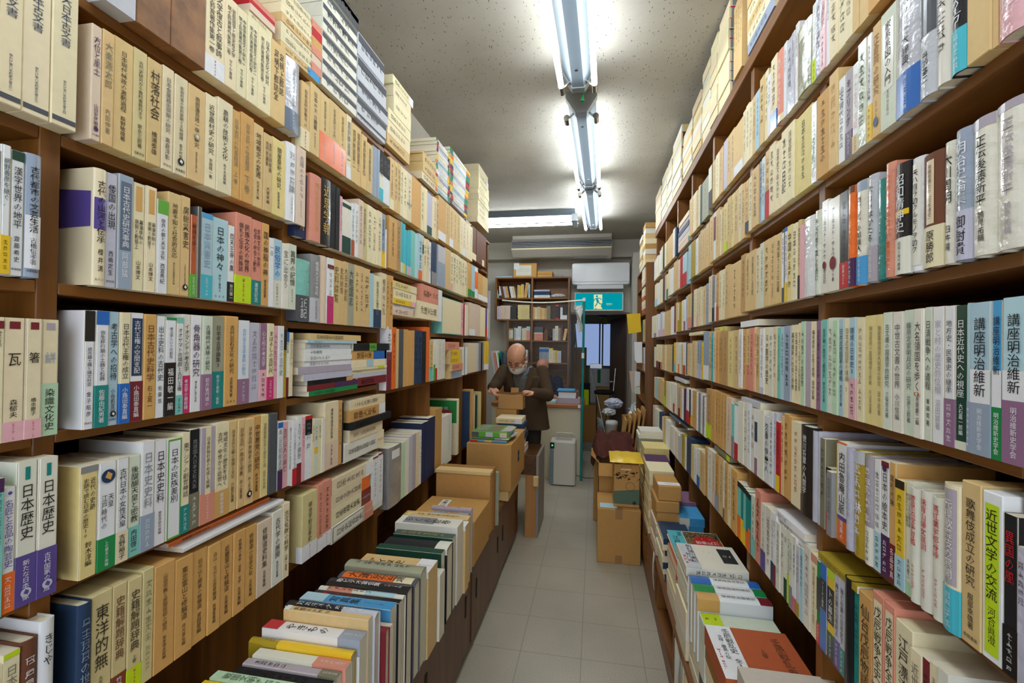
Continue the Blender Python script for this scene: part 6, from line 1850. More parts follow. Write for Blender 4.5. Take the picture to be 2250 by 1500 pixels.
m = MB(); m.bbox(ax0+.04, ax1-.03, ay0+.03, ay1-.04, .4955, .499, lin((188,184,172)), .002)
for k in range(5): m.box(ax0+.06, ax1-.05, ay0+.045+.022*k, ay0+.055+.022*k, .499, .5005, C('gy'))
m.build('outlet_grille', MPL, r, loc)
m = MB(); m.tube([(ax0+.06, ay1-.03, .50), (ax0+.062, ay1-.03, .545), (ax0+.09, ay1-.03, .552), (ax1-.05, ay1-.03, .548), (ax1-.03, ay1-.03, .535), (ax1-.03, ay1-.03, .495)], .008, lin((200,196,186)), 8); m.build('carry_handle', MPL, r, loc)
m = MB(); m.tube([(ax1-.01, ay1, .07), (ax1+.1, ay1+.05, .03), (ax1+.2, ay1+.1, .02), (.05, 5.5, .006), (.15, 5.45, .006)], .004, C('bk'), 6); m.build('power_cord', MPL, r, loc)
# black vinyl edge hanging on the counter side
m = MB(); m.bbox(-.153, -.142, 5.29, 5.32, .0, .82, C('bk'), .002); tag(m.build('corner_guard', MMT, None, (-.147, 5.3, 0)), 'black guard strip along the counter corner beside the teal pole', 'guard strip')
# stool beyond the doorway
r = thing('stool', 'folding stool with black round seat and chrome legs beyond the counter', 'stool', (.13, 6.55, 0)); loc = np.array(r.location)
sx, sy, sz = on_y(6.55, 1327, 862)[0], 6.55, on_y(6.55, 1327, 862)[2]
m = MB(); th = np.linspace(0, 2*math.pi, 25)[:-1]; prof = [(.0, .035), (.10, .035), (.135, .022), (.14, .0), (.13, -.02), (.0, -.022)]
m.grid([[(sx+r_*math.cos(t), sy+r_*math.sin(t), sz+h_) for t in th] for r_, h_ in prof], C('bk'), closed=True); m.build('seat', MCL, r, loc, True)
for a, b_ in ((-1, -1), (-1, 1), (1, -1), (1, 1)):
    m = MB(); m.tube([(sx+a*.10, sy+b_*.06, sz-.02), (sx+a*.09*(-1 if b_ > 0 else 1)*-1, sy+b_*.16, .0)], .009, WHITE, 8); m.build('leg', MCHR, r, loc)
m = MB(); m.tube([(sx-.10, sy-.12, .20), (sx+.10, sy-.12, .20)], .007, WHITE, 8); m.tube([(sx-.10, sy+.12, .20), (sx+.10, sy+.12, .20)], .007, WHITE, 8); m.build('stretcher', MCHR, r, loc)
m = MB(); m.tube([(sx-.13, sy+.05, sz), (sx-.19, sy+.10, sz+.34)], .008, WHITE, 8); m.tube([(sx+.13, sy+.05, sz), (sx+.16, sy+.10, sz+.34)], .008, WHITE, 8); m.bbox(sx-.20, sx-.03, sy+.09, sy+.105, sz+.33, sz+.40, C('wh'), .004); m.build('back_frame', MALU, r, loc)
# odds and ends in the back room
for a in [('cardboard_box', 'tall brown carton standing left of the frosted window', on_y(8.6, 1276, 760)[0]-.12, on_y(8.6, 1289, 760)[0], 8.4, 8.7, 0, on_y(8.6, 1285, 763)[2], 'dc'), ('cardboard_box', 'brown carton on floor left of the folding stool', -.33, .03, 7.2, 7.6, 0, .62, 'dc'), ('cardboard_box', 'low brown carton behind the folding stool', .02, .30, 8.3, 8.7, 0, .80, 'cd'),
          ('white_board', 'white panel with green stripe leaning under the frosted window', on_y(8.85, 1295, 830)[0], on_y(8.85, 1342, 830)[0], 8.86, 8.90, 0, 1.12, 'wh'), ('black_crate', 'black crate beyond the counter beside the teal pole', -.22, -.07, 7.3, 7.55, .621, .95, 'bk'), ('yellow_box', 'yellow green box on brown carton beyond the counter', on_y(7.25, 1283, 870)[0], on_y(7.25, 1294, 870)[0], 7.25, 7.35, .621, .86, 'lg')]:
    WB = carton(*a, tape=False, cat=a[0].replace('_', ' ')) if a[0] != 'white_board' else carton(*a, tape=False, cat='panel'); WBR = WB if a[0] == 'white_board' else globals().get('WBR')
m = MB(); xg = on_y(8.855, 1316, 830)[0]; m.box(xg-.03, xg+.03, 8.853, 8.859, .85, 1.10, C('gr')); m.build('green_stripe', MP, WBR[0], WBR[1])
crumple('plastic_bag', 'pale plastic bag heaped behind the stool legs', 'plastic bag', (.02, 7.6, .2), (.13, .12, .2), MFOIL, WHITE, 8)
m = MB(); m.tube([(on_y(8.2, 1262, 700)[0], 8.2, 2.0), (on_y(8.2, 1270, 760)[0], 8.2, 1.2)], .015, C('kg')); m.bbox(.05, .2, 7.9, 8.0, 2.05, 2.10, C('bk'), .01); m.tube([(-.05, 7.95, 2.10), (.3, 7.95, 2.10)], .008, C('bk')); m.tube([(.1, 7.95, 2.10), (.1, 7.95, 2.359)], .006, C('bk')); tag(m.build('clothes_rack', MMT, None, (.1, 8.0, 2.0)), 'dark rack hanging high before the frosted window', 'rack')
m = MB(); m.bbox(.10, .21, 7.85, 8.05, 1.93, 2.04, lin((110,120,50)), .02); tag(m.build('bag', MCL, None, (.15, 7.95, 1.93)), 'small olive bag hanging from the rack before the window', 'bag')
# shelves beyond the right bookcase
r = thing('bookcase', 'small dark shelf unit beyond the far end of right bookcase', 'bookcase', (.7, 5.3, 0)); loc = np.array(r.location)
for y in (4.76, 5.72):
    m = MB(); m.bbox(.50, .895, y-.014, y+.014, 0, 2.40, WHITE, .002); m.build('upright', WDZ, r, loc)
for z in (.55, .98, 1.30, 1.60, 1.90, 2.20, 2.40):
    m = MB(); m.bbox(.50, .895, 4.7745, 5.7055, z-.02, z, WHITE, .002); m.build('shelf', WDY, r, loc)
def yp(z, n, cols, th, y0, y1, where):
    for i in range(n):
        c = cols[i % len(cols)]; pl('R', .50, z+.0006, z+th, y0+rng.uniform(-.01, .01), y1+rng.uniform(-.01, .01), .2, c, 'S', '', '', where, n-i); z += th
yp(2.40, 8, ['cr', 'tn', 'ow', 'cd'], .055, 4.9, 5.12, 'near pile atop far right shelf unit'); yp(2.40, 7, ['ow', 'cr', 'dt'], .055, 5.2, 5.5, 'far pile atop far right shelf unit')
yp(1.90, 6, ['rc', 'pb', 'cr'], .045, 4.9, 5.2, 'second shelf of far right shelf unit'); yp(2.20, 4, ['pb', 'bg'], .045, 4.9, 5.2, 'top shelf of far right shelf unit')
for i, (c, w) in enumerate((('nv', .05), ('gn2', .03), ('bg', .04), ('tn', .05))):
    spec((.50, 5.1-.055*i, 1.6006), (0, -1, 0), (1, 0, 0), (0, 0, 1), w, .23, .18, 'P', c, '', '~5', f'{PAL[c][3]} book standing on third shelf of far right shelf unit', 'books on third shelf of far right shelf unit')
for i, (c, w) in enumerate((('bg', .05), ('pb', .05), ('wh', .04))):
    spec((.50, 5.0-.055*i, 1.3006), (0, -1, 0), (1, 0, 0), (0, 0, 1), w, .24, .18, 'P', c, 'b:rd:.3' if c == 'wh' else '', '', f'{PAL[c][3]} book standing on fourth shelf of far right shelf unit', 'books on fourth shelf of far right shelf unit')
def hung(name, label, cat, px, Y, col, mat=MP, th=.004):
    q = [on_y(Y, *p) for p in px]; m = MB(); n = len(q)
    m.add([tuple(p) for p in q]+[(p[0], p[1]+th, p[2]) for p in q], [tuple(range(n)), tuple(range(2*n-1, n-1, -1))]+[(i, (i+1) % n, n+(i+1) % n, n+i) for i in range(n)], C(col)); return tag(m.build(name, mat, None, q[0]), label, cat)
hung('envelope', 'yellow envelope hanging from the far right shelf unit', 'envelope', [(1377, 690), (1407, 688), (1409, 729), (1381, 733)], 4.95, 'yl')
hung('white_box', 'white chamfered box hanging on far right shelf unit', 'box', [(1394, 751), (1411, 751), (1411, 797), (1400, 797), (1395, 791)], 4.9, 'wh', MPL, .05)
hung('carton_pack', 'small white and red pack on far right shelf unit', 'pack', [(1415, 783), (1424, 783), (1424, 800), (1415, 800)], 4.9, 'rd', MP, .06)
hung('paper_roll', 'white paper sheet hanging below the white box, far right', 'paper', [(1395, 815), (1407, 817), (1406, 848), (1394, 850)], 4.95, 'wh')
hung('paper', 'pale green paper sheet hanging under the white sheet, far right', 'paper', [(1394, 851), (1406, 849), (1407, 866), (1394, 864)], 4.95, 'gw')
hung('carton_sheet', 'tan cardboard sheet leaning beside hanging papers, far right', 'cardboard', [(1383, 815), (1394, 815), (1394, 862), (1388, 860)], 5.4, 'pb')
# cartons and litter on the floor beyond the cloth
carton('cardboard_box', 'upright folded cartons leaning near far end of right bookcase', .30, .48, 5.10, 5.16, 0, .80, 'dc', tape=False)
carton('cardboard_box', 'tan carton standing beneath the plastic bag, far right', on_y(5.9, 1386, 925)[0], on_y(5.9, 1418, 925)[0], 5.88, 6.3, 0, .455, 'cd', tape=False)
for i in range(5):
    m = MB(); x = .20+.045*i; m.add([(x, 4.72, 0), (x+.02, 4.72, 0), (x+.13, 4.72, (.80+.03*i)), (x+.11, 4.72, (.80+.03*i)), (x, 5.02, 0), (x+.02, 5.02, 0), (x+.13, 5.02, (.80+.03*i)), (x+.11, 5.02, (.80+.03*i))], [(0, 1, 2, 3), (7, 6, 5, 4), (0, 4, 5, 1), (1, 5, 6, 2), (2, 6, 7, 3), (3, 7, 4, 0)], jit(C('cd'), .1))
    tag(m.build('cardboard_sheet', MCB, None, (x, 4.87, 0)), f'folded cardboard sheet, {ordw(i+1)} from left, leaning behind brown cloth', 'cardboard sheet', 'folded cardboard sheets behind the cloth')
r = thing('waste_bin', 'grey cylindrical bin standing among cartons behind the brown cloth', 'bin', (.09, 5.1, 0)); loc = np.array(r.location)
bxx = on_y(5.1, 1344, 940)[0]; m = MB(); prof = [(.055, 0.001), (.062, .68), (.066, .685), (.066, .70)]
m.grid([[(bxx+a*math.cos(t), 5.1+a*math.sin(t), z) for t in th] for a, z in prof], lin((170,176,172)), closed=True); m.build('bin_body', MPL, r, loc, True)
m = MB(); prof = [(.067, .7005), (.066, .725), (.05, .735), (.0, .737)]; m.grid([[(bxx+a*math.cos(t), 5.1+a*math.sin(t), z) for t in th] for a, z in prof], lin((190,194,190)), closed=True); m.build('lid', MPL, r, loc, True)
crumple('plastic_bag', 'white bag with blue print on top of the cartons beyond the bin', 'plastic bag', (.24, 5.8, .84), (.10, .10, .07), plain('white_blue_bag', (196,198,214), .4), WHITE, 9)
crumple('plastic_bag', 'white crumpled packaging below the blue printed bag', 'plastic bag', (.18, 5.75, .74), (.08, .09, .05), MFOIL, WHITE, 10)
# desk clutter behind the left bookcase end: folders
for i, (px, c) in enumerate(((1082, 'sv'), (1087, 'sm'), (1092, 'wh'), (1097, 'gn2'), (1101, 'tl'), (1106, 'dn'))):
    x = on_y(5.6, px, 770)[0]; m = MB(); a = .05*(1 if i < 3 else .2)
    m.add([(x+.06*(i < 4), 5.5, 1.10), (x+.06*(i < 4)+.025, 5.5, 1.10), (x+.025, 5.5, 1.47-.02*(i % 2)), (x, 5.5, 1.47-.02*(i % 2)), (x+.06*(i < 4), 5.72, 1.10), (x+.06*(i < 4)+.025, 5.72, 1.10), (x+.025, 5.72, 1.47-.02*(i % 2)), (x, 5.72, 1.47-.02*(i % 2))], [(0, 1, 2, 3), (7, 6, 5, 4), (0, 4, 5, 1), (1, 5, 6, 2), (2, 6, 7, 3), (3, 7, 4, 0)], C(c))
    tag(m.build('file_folder', MPL, None, (x, 5.6, 1.10)), f'{PAL[c][3]} file folder, {ordw(i+1)} from left, standing behind the man', 'file folder', 'file folders behind the man')
carton('desk_organiser', 'small dark desk box holding folders behind the man', -1.2, -1.02, 5.48, 5.74, .873, 1.098, 'dc', tape=False, cat='box')
m = MB(); m.bbox(-.945, -.915, 3.906, 3.912, 1.60, 2.02, lin((206, 204, 220)), .001); tag(m.build('plastic_strip', MPL, None, (-.93, 3.91, 1.6)), 'pale lavender plastic strip upright at the end of left bookcase', 'strip')
# ------------------------------------------------------------------ people
def N(v): v = np.array(v, float); return v/np.linalg.norm(v)
class Blob(MB):
    def cap(s, p0, r0, p1, r1, n=12):
        p0, p1 = np.array(p0, float), np.array(p1, float); d = p1-p0; L_ = np.linalg.norm(d); d = d/L_
        pts, rs = [], []
        for k in range(5): a = math.pi/2*(1-k/5); pts.append(p0-d*r0*math.sin(a)); rs.append(max(r0*math.cos(a), 1e-4))
        pts += [p0, p1]; rs += [r0, r1]
        for k in range(1, 6): a = math.pi/2*k/5; pts.append(p1+d*r1*math.sin(a)); rs.append(max(r1*math.cos(a), 1e-4))
        s.tube(pts, rs, WHITE, n)
    def chain(s, ps, rs, n=12):
        for i in range(len(ps)-1): s.cap(ps[i], rs[i], ps[i+1], rs[i+1], n)
    def ell(s, c, ax, rad, n=14):
        c = np.array(c, float); A = [np.array(a, float) for a in ax]; P_ = []
        for i in range(n+1):
            t = math.pi*min(max(i/n, 1e-3), 1-1e-3); P_.append([c+rad[0]*math.sin(t)*math.cos(p)*A[0]+rad[1]*math.sin(t)*math.sin(p)*A[1]+rad[2]*math.cos(t)*A[2] for p in np.linspace(0, 2*math.pi, 2*n, endpoint=False)])
        s.grid(P_, WHITE, closed=True); v0 = len(s.v)-(n+1)*2*n
        s.f.append(tuple(v0+k for k in range(2*n))[::-1]); s.c.append(WHITE); s.m.append(0)
        s.f.append(tuple(v0+n*2*n+k for k in range(2*n))); s.c.append(WHITE); s.m.append(0)
    def loft(s, rings, n=24):
        """rings: (centre, half-width vector, half-depth vector, squareness)"""
        P_ = []
        for c, a, b_ in rings:
            c, a, b_ = [np.array(q, float) for q in (c, a, b_)]; P_.append([c+a*math.copysign(abs(math.cos(t))**.8, math.cos(t))+b_*math.copysign(abs(math.sin(t))**.8, math.sin(t)) for t in np.linspace(0, 2*math.pi, n, endpoint=False)])
        v0 = len(s.v); s.grid(P_, WHITE, closed=True)
        s.f.append(tuple(v0+k for k in range(n))[::-1]); s.c.append(WHITE); s.m.append(0); v1 = v0+(len(rings)-1)*n
        s.f.append(tuple(v1+k for k in range(n))); s.c.append(WHITE); s.m.append(0)
    def fuse(s, name, mats, colour, voxel, smooth=6, parent=None, loc=(0, 0, 0), keep=None):
        me = bpy.data.meshes.new('blob'); me.from_pydata([tuple(v) for v in s.v], [], s.f); o = bpy.data.objects.new('blob', me); COL.objects.link(o)
        bmx = __import__('bmesh').new(); bmx.from_mesh(me); __import__('bmesh').ops.recalc_face_normals(bmx, faces=bmx.faces); bmx.to_mesh(me); bmx.free()
        r = o.modifiers.new('r', 'REMESH'); r.mode = 'VOXEL'; r.voxel_size = voxel
        sm = o.modifiers.new('s', 'SMOOTH'); sm.iterations = smooth; sm.factor = .5
        bpy.context.view_layer.update()
        m2 = bpy.data.meshes.new_from_object(o.evaluated_get(bpy.context.evaluated_depsgraph_get())); bpy.data.objects.remove(o)
        v = np.empty(len(m2.vertices)*3); m2.vertices.foreach_get('co', v); v = v.reshape(-1, 3); F_ = [tuple(p.vertices) for p in m2.polygons]; bpy.data.meshes.remove(m2)
        cen = np.array([v[list(f)].mean(0) for f in F_]); q = MB(); q.v = [tuple(p) for p in v]
        for f, c in zip(F_, cen):
            if keep is not None and not keep(c): continue
            q.f.append(f); q.c.append(colour(c) if callable(colour) else colour); q.m.append(0)
        return q.build(name, mats, parent, loc, True)
msk, nt, b = nmat('skin'); at = node(nt, 'ShaderNodeAttribute'); at.attribute_name = 'Col'; nt.links.new(at.outputs[0], b.inputs['Base Color']); b.inputs['Roughness'].default_value = .42; b.inputs['Specular IOR Level'].default_value = .4
b.inputs['Subsurface Weight'].default_value = .08; b.inputs['Subsurface Radius'].default_value = (.02, .008, .004)
MTW = paper_mat('tweed', .95, .05, 260, .05, 0, .30)
SK = lin((206,150,118)); SK2 = lin((196,132,104)); HAIR = lin((120,114,108))
def wp(px, py, Y): return on_y(Y, px, py)
def hand(B, wrist, knuck, palm_n, thumb_side, tip, size=1.):
    """palm from wrist towards the knuckles; four unequal fingers bent towards tip, thumb from the side"""
    wrist, knuck, tip = [np.array(a, float) for a in (wrist, knuck, tip)]; d = N(knuck-wrist); n_ = N(np.array(palm_n)-d*np.dot(palm_n, d)); s_ = np.cross(d, n_)*thumb_side
    L_ = np.linalg.norm(knuck-wrist)
    for k, o_ in enumerate((.030, .010, -.010, -.029)): B.cap(wrist+s_*o_*.55, .0135*size, knuck+s_*o_*size+d*(-.004*abs(k-1.2)), .0105*size)
    ln = (.070, .078, .072, .058)
    for k, o_ in enumerate((.030, .010, -.010, -.029)):
        p = knuck+s_*o_*size; t = tip+s_*(o_*.55*size)+d*(-.006*k); l1 = ln[k]*size
        a = N(d*.75+n_*.35+(t-p)*3); p1 = p+a*l1*.45; a2 = N(t-p1); p2 = p1+a2*l1*.30; p3 = p2+N(a2+n_*.35)*l1*.25; B.chain([p, p1, p2, p3], [.0100*size, .0088*size, .0080*size, .0068*size], 10)
    p = wrist+d*L_*.30+s_*.026*size; p1 = p+N(d*.6+s_*.8+n_*.4)*.036*size; p2 = p1+N(tip+n_*.014-p1)*.030*size; p3 = p2+N(tip+n_*.012-p2)*.022*size; B.chain([p, p1, p2, p3], [.0135*size, .0105*size, .0092*size, .0075*size], 10)
YH, YT = 4.00, 4.28
hc = wp(1135, 784, YH); tc = wp(1150, 850, YT)
ff = N((-.17, -.64, -.75)); fu = N(np.array((0, -.5, .86))-ff*np.dot((0, -.5, .86), ff)); frt = np.cross(ff, fu)   # frt = his right
sh_l, sh_r = wp(1108, 815, YT), wp(1190, 817, YT)     # shoulder joints as seen (left and right in the photo)
el_l, el_r = wp(1089, 846, 4.16), wp(1203, 868, 4.16)
wr_l, wr_r = wp(1081, 851, 3.99), wp(1170, 862, 3.96)
kn_l, kn_r = wp(1088, 859, 3.95), wp(1158, 860, 3.92)
tp_l, tp_r = wp(1096, 868, 3.93), wp(1148, 867, 3.91)
neck0 = (sh_l+sh_r)/2+np.array((0, -.01, .03)); pel = np.array((tc[0], YT+.02, .93))
def legs(B, k=1.):
    for s_ in (-1, 1):
        hp = pel+np.array((s_*.085, 0, -.05)); kn = np.array((hp[0]+s_*.01, YT-.005, .48)); an = np.array((kn[0], YT+.03, .085)); B.chain([hp, kn, an], [.082*k, .058*k, .040*k])
        if k == 1.: B.chain([an+np.array((0, .01, -.045)), an+np.array((s_*.02, -.15, -.055))], [.035, .030])
B = Blob()
B.loft([(pel+np.array((0, 0, -.06)), (.15, 0, 0), (0, .10, 0)), (pel+np.array((0, 0, .12)), (.145, 0, 0), (0, .095, 0)), (pel+np.array((0, -.01, .32)), (.165, 0, 0), (0, .105, 0)), (neck0+np.array((0, .01, -.06)), (.15, 0, 0), (0, .075, 0)), (neck0, (.07, 0, 0), (0, .055, 0))])
legs(B)
for a, e_, w_ in ((sh_l, el_l, wr_l), (sh_r, el_r, wr_r)): B.chain([a, e_, w_], [.050, .038, .026])
B.chain([neck0, hc-ff*.02-fu*.085], [.052, .050])
HS = 1.10
B.ell(hc-ff*0.0132+fu*0.0198, (frt, ff, fu), (0.0847, 0.1056, 0.0946)); B.ell(hc+ff*0.0242-fu*0.0495, (frt, ff, fu), (0.0660, 0.0770, 0.0792)); B.ell(hc+ff*0.0330-fu*0.1045, (frt, ff, fu), (0.0418, 0.0440, 0.0308))
B.ell(hc+ff*0.0682+fu*0.0132, (frt, ff, fu), (0.0572, 0.0286, 0.0176))                                   # brow
B.cap(hc+ff*0.0968-fu*0.0066, .010, hc+ff*0.1144-fu*0.0440, .014); B.ell(hc+ff*0.1034-fu*0.0484, (frt, ff, fu), (0.0209, 0.0154, 0.0110))  # nose
for s_ in (-1, 1):
    B.ell(hc+frt*s_*.087-ff*0.0066-fu*0.0154, (N(frt*s_*.5-ff*0.8800), N(frt*s_+ff*0.3300), fu), (0.0198, 0.0077, 0.0352)); B.ell(hc+frt*s_*.033+ff*0.0814-fu*0.0044, (frt, ff, fu), (0.0154, 0.0110, 0.0099)); B.ell(hc+frt*s_*.049+ff*0.0660-fu*0.0385, (frt, ff, fu), (0.0220, 0.0220, 0.0220))
B.ell(hc+ff*0.0968-fu*0.0792, (frt, ff, fu), (0.0242, 0.0110, 0.0077))                                  # lips
hand(B, wr_l, kn_l, (.3, -.2, -.9), -1, tp_l); hand(B, wr_r, kn_r, (-.3, -.2, -.9), 1, tp_r)
def skin(c):
    d = (c-hc)/1.1; lf, lu, lr = d@ff, d@fu, abs(d@frt)
    if np.linalg.norm(d) < .17:
        if lf < .02 and lu < .045 and lr > .052 and not (lr > .074 and -.05 < lu < .02 and lf > -.03): return HAIR
        if lf < -.05 and lu < .05: return HAIR
        if lf > .07 and abs(lu-.018) < .006 and lr > .012 and lr < .048: return lin((92,74,64))
        if lf > .078 and abs(lu+.006) < .005 and .018 < lr < .044: return lin((62,44,38))
        if lf > .085 and abs(lu+.072) < .004: return lin((150,84,78))
    return SK
man = B.fuse('person', msk, skin, .0042, 5)
tag(man, 'bald man in dark brown jacket and white mask looking down, unwrapping a brown parcel', 'person')
# clothes
B = Blob()
B.loft([(pel+np.array((.02, 0, -.17)), (.235, 0, 0), (0, .155, 0)), (pel+np.array((.015, 0, .0)), (.215, 0, 0), (0, .138, 0)), (pel+np.array((.01, -.005, .16)), (.198, 0, 0), (0, .130, 0)), (pel+np.array((0, -.015, .32)), (.195, 0, 0), (0, .130, 0)), (neck0+np.array((0, .015, -.07)), (.185, 0, 0), (0, .105, 0)), (neck0+np.array((0, .02, .00)), (.12, 0, 0), (0, .075, 0)), (neck0+np.array((0, .025, .035)), (.075, 0, 0), (0, .062, 0))])
for a, e_, w_ in ((sh_l, el_l, wr_l), (sh_r, el_r, wr_r)):
    dv = (w_-e_); B.chain([a+np.array((0, .01, .0)), (a+e_)/2+np.array((0, .006, 0)), e_, e_+dv*.45, e_+dv*.92], [.066, .064, .060, .054, .046], 14)
xm_ = lambda z: tc[0]-.015+.0*(z)
def vopen(c):
    z = c[2]; w_ = .015+max(0, (z-.98))*.20 if z > .98 else .02
    w_ = min(w_, .088)
    return not (c[1] < YT-.06 and abs(c[0]-xm_(z)) < w_ and z < neck0[2]+.03)
jk = B.fuse('jacket', MTW, lin((80,65,50)), .0062, 4, man, (0, 0, 0), vopen)
sd = jk.modifiers.new('t', 'SOLIDIFY'); sd.thickness = .006; sd.offset = -1
B = Blob(); B.loft([(pel+np.array((0, 0, -.08)), (.165, 0, 0), (0, .118, 0)), (pel+np.array((0, -.005, .16)), (.16, 0, 0), (0, .112, 0)), (pel+np.array((0, -.012, .32)), (.172, 0, 0), (0, .116, 0)), (neck0+np.array((0, .012, -.07)), (.155, 0, 0), (0, .088, 0)), (neck0+np.array((0, .0, .0)), (.072, 0, 0), (0, .064, 0))])
B.fuse('sweater', MTW, lin((110,108,102)), .007, 4, man)
B = Blob(); legs(B, 1.22); B.loft([(pel+np.array((0, 0, -.12)), (.168, 0, 0), (0, .115, 0)), (pel+np.array((0, 0, .05)), (.160, 0, 0), (0, .110, 0))]); B.fuse('trousers', MTW, lin((58,52,48)), .008, 4, man, keep=lambda c: c[2] > .07)
m = MB()
for s_ in (-1, 1):                                        # shirt collar and lapels
    c0 = neck0+np.array((s_*.012, -.075, -.03)); m.grid([[c0, c0+np.array((s_*.050, .015, .045)), c0+np.array((s_*.075, .07, .06))], [c0+np.array((s_*.012, -.014, -.045)), c0+np.array((s_*.058, -.008, -.005)), c0+np.array((s_*.088, .06, .03))]], lin((118,128,142)))
m.build('shirt_collar', MCL, man)
for s_ in (-1, 1):
    m = MB(); x0 = xm_(1.2); zs = np.linspace(1.02, neck0[2]+.01, 8); P_ = []
    for i, z in enumerate(zs):
        t = i/7; wi = .016+max(0, z-.98)*.20; wi = min(wi, .088); yy = YT-.128-.012+.03*t*t; lw = .012+.045*math.sin(t*2.4)
        P_.append([(x0+s_*wi, yy-.004, z), (x0+s_*(wi+lw*.5), yy-.012, z+.004), (x0+s_*(wi+lw), yy-.004, z+.008)])
    m.grid(P_, lin((88,71,54))); m.build('lapel', MTW, man, (0, 0, 0), True)
# mask and glasses
ff0, fu0, frt0 = ff, fu, frt; ff, fu, frt = ff*1.1, fu*1.1, frt*1.1
m = MB(); P_ = []
for i in range(11):
    u = -1+2*i/10; rowp = []
    for j in range(7):
        v = j/6; k = math.cos(u*1.25); r_ = .070-.012*v+.004; bul = .026*math.sin(v*2.6)*k
        rowp.append(hc+frt*(r_*math.sin(u*1.30))+ff*(.020+(.086-.02*v)*k*.98+bul-.008)-fu*(.030+.085*v))
    P_.append(rowp)
m.grid(P_, lin((226,224,222))); mk = m.build('face_mask', MCL, man, (0, 0, 0), True); sd = mk.modifiers.new('t', 'SOLIDIFY'); sd.thickness = .0015
m = MB()
for s_ in (-1, 1): m.tube([hc+frt*s_*.070+ff*.040-fu*.055, hc+frt*s_*.082+ff*.010-fu*.035, hc+frt*s_*.084-ff*.014-fu*.018], .0016, lin((230,228,226)), 6); m.tube([hc+frt*s_*.070+ff*.045-fu*.105, hc+frt*s_*.082+ff*.008-fu*.06, hc+frt*s_*.084-ff*.014-fu*.035], .0016, lin((230,228,226)), 6)
m.build('ear_loop', MCL, man)
m = MB()
for s_ in (-1, 1):
    c0 = hc+frt*s_*.034+ff*.098-fu*.010; m.tube([c0+frt*.024*math.cos(t)+fu*.017*math.sin(t) for t in np.linspace(0, 2*math.pi, 17)], .0014, lin((50,40,36)), 6); m.tube([c0+frt*s_*.024, hc+frt*s_*.080+ff*.03-fu*.004, hc+frt*s_*.082-ff*.008-fu*.0], .0013, lin((50,40,36)), 6)
m.tube([hc+frt*.010+ff*.100-fu*.006, hc+ff*.106-fu*.004, hc-frt*.010+ff*.100-fu*.006], .0013, lin((50,40,36)), 6); m.build('glasses', MMT, man)
ff, fu, frt = ff0, fu0, frt0
# the parcel he is opening
px0, px1 = wp(1094, 880, 3.90), wp(1149, 880, 3.90); zt_, zb_ = wp(1120, 868, 3.90)[2], .985
r = thing('parcel', 'brown paper parcel being unwrapped in front of the man', 'parcel', ((px0[0]+px1[0])/2, 3.97, zb_)); loc = np.array(r.location)
m = MB(); m.bbox(px0[0], px1[0], 3.905, 4.04, zb_, zt_, lin((186,142,90)), .004); m.build('body', MCB, r, loc)
m = MB(); P_ = [[(px0[0]-.02+(px1[0]-px0[0]+.035)*u, 3.93-.02*v, zt_+.004+.022*v+.003*math.sin(u*9)) for u in np.linspace(0, 1, 12)] for v in np.linspace(0, 1, 4)]; m.grid(P_, lin((176,130,78)))
P_ = [[(px0[0]+.09+.07*u, 4.03+.01*v, zt_+.004+.05*v) for u in (0, 1)] for v in (0, 1)]; m.grid(P_, lin((190,148,98))); m.build('paper_flap', MCB, r, loc)
carton('cardboard_box', 'plain carton supporting the parcel before the man', -.85, -.668, 3.915, 4.05, 0, .984, 'cd', tape=False)
# second person, seated behind the counter
hc2 = wp(1192, 797, 6.12); hc2[2] -= .03
f2 = N((-.3, -.75, -.55)); u2 = N(np.array((0, -.4, .9))-f2*np.dot((0, -.4, .9), f2)); r2_ = np.cross(f2, u2)
B = Blob(); nk = hc2+np.array((.02, .09, -.14)); pl2 = np.array((nk[0]+.02, 6.30, .55))
B.ell(hc2, (r2_, f2, u2), (.077, .096, .088)); B.ell(hc2+f2*.03-u2*.06, (r2_, f2, u2), (.055, .06, .065)); B.cap(hc2+f2*.09-u2*.01, .01, hc2+f2*.105-u2*.04, .014)
for s_ in (-1, 1): B.ell(hc2+r2_*s_*.079-u2*.012, (f2, r2_, u2), (.018, .008, .032))
B.cap(nk, .055, hc2-u2*.07-f2*.02, .05); B.loft([(pl2, (.17, 0, 0), (0, .12, 0)), (pl2+np.array((0, -.02, .25)), (.165, 0, 0), (0, .11, 0)), (nk+np.array((0, .02, -.10)), (.16, 0, 0), (0, .09, 0)), (nk, (.07, 0, 0), (0, .06, 0))])
ws = []
for s_ in (-1, 1):
    a = nk+np.array((s_*.17, .02, -.08)); e_ = a+np.array((s_*.06, -.05, -.22)); w_ = e_+np.array((-s_*.08, -.14, .05)); B.chain([a, e_, w_], [.05, .04, .028]); ws.append((a, e_, w_)); hand(B, w_, w_+np.array((-s_*.02, -.07, -.01)), (0, 0, -1), s_, w_+np.array((-s_*.03, -.13, -.03)))
    hp = pl2+np.array((s_*.09, -.02, -.02)); kn = hp+np.array((s_*.02, -.30 if False else -.24, -.02)); B.chain([hp, kn, kn+np.array((0, .06, -.44))], [.08, .058, .04])
p2 = B.fuse('person', msk, lambda c: SK2 if (np.linalg.norm(c-hc2) < .16 and (c-hc2)@u2 > -.02) or c[2] < nk[2]+.06 or (c-hc2)@f2 > .02 else HAIR, .006, 5)
tag(p2, 'seated person in navy jacket behind the counter, mostly hidden by the standing man', 'person')
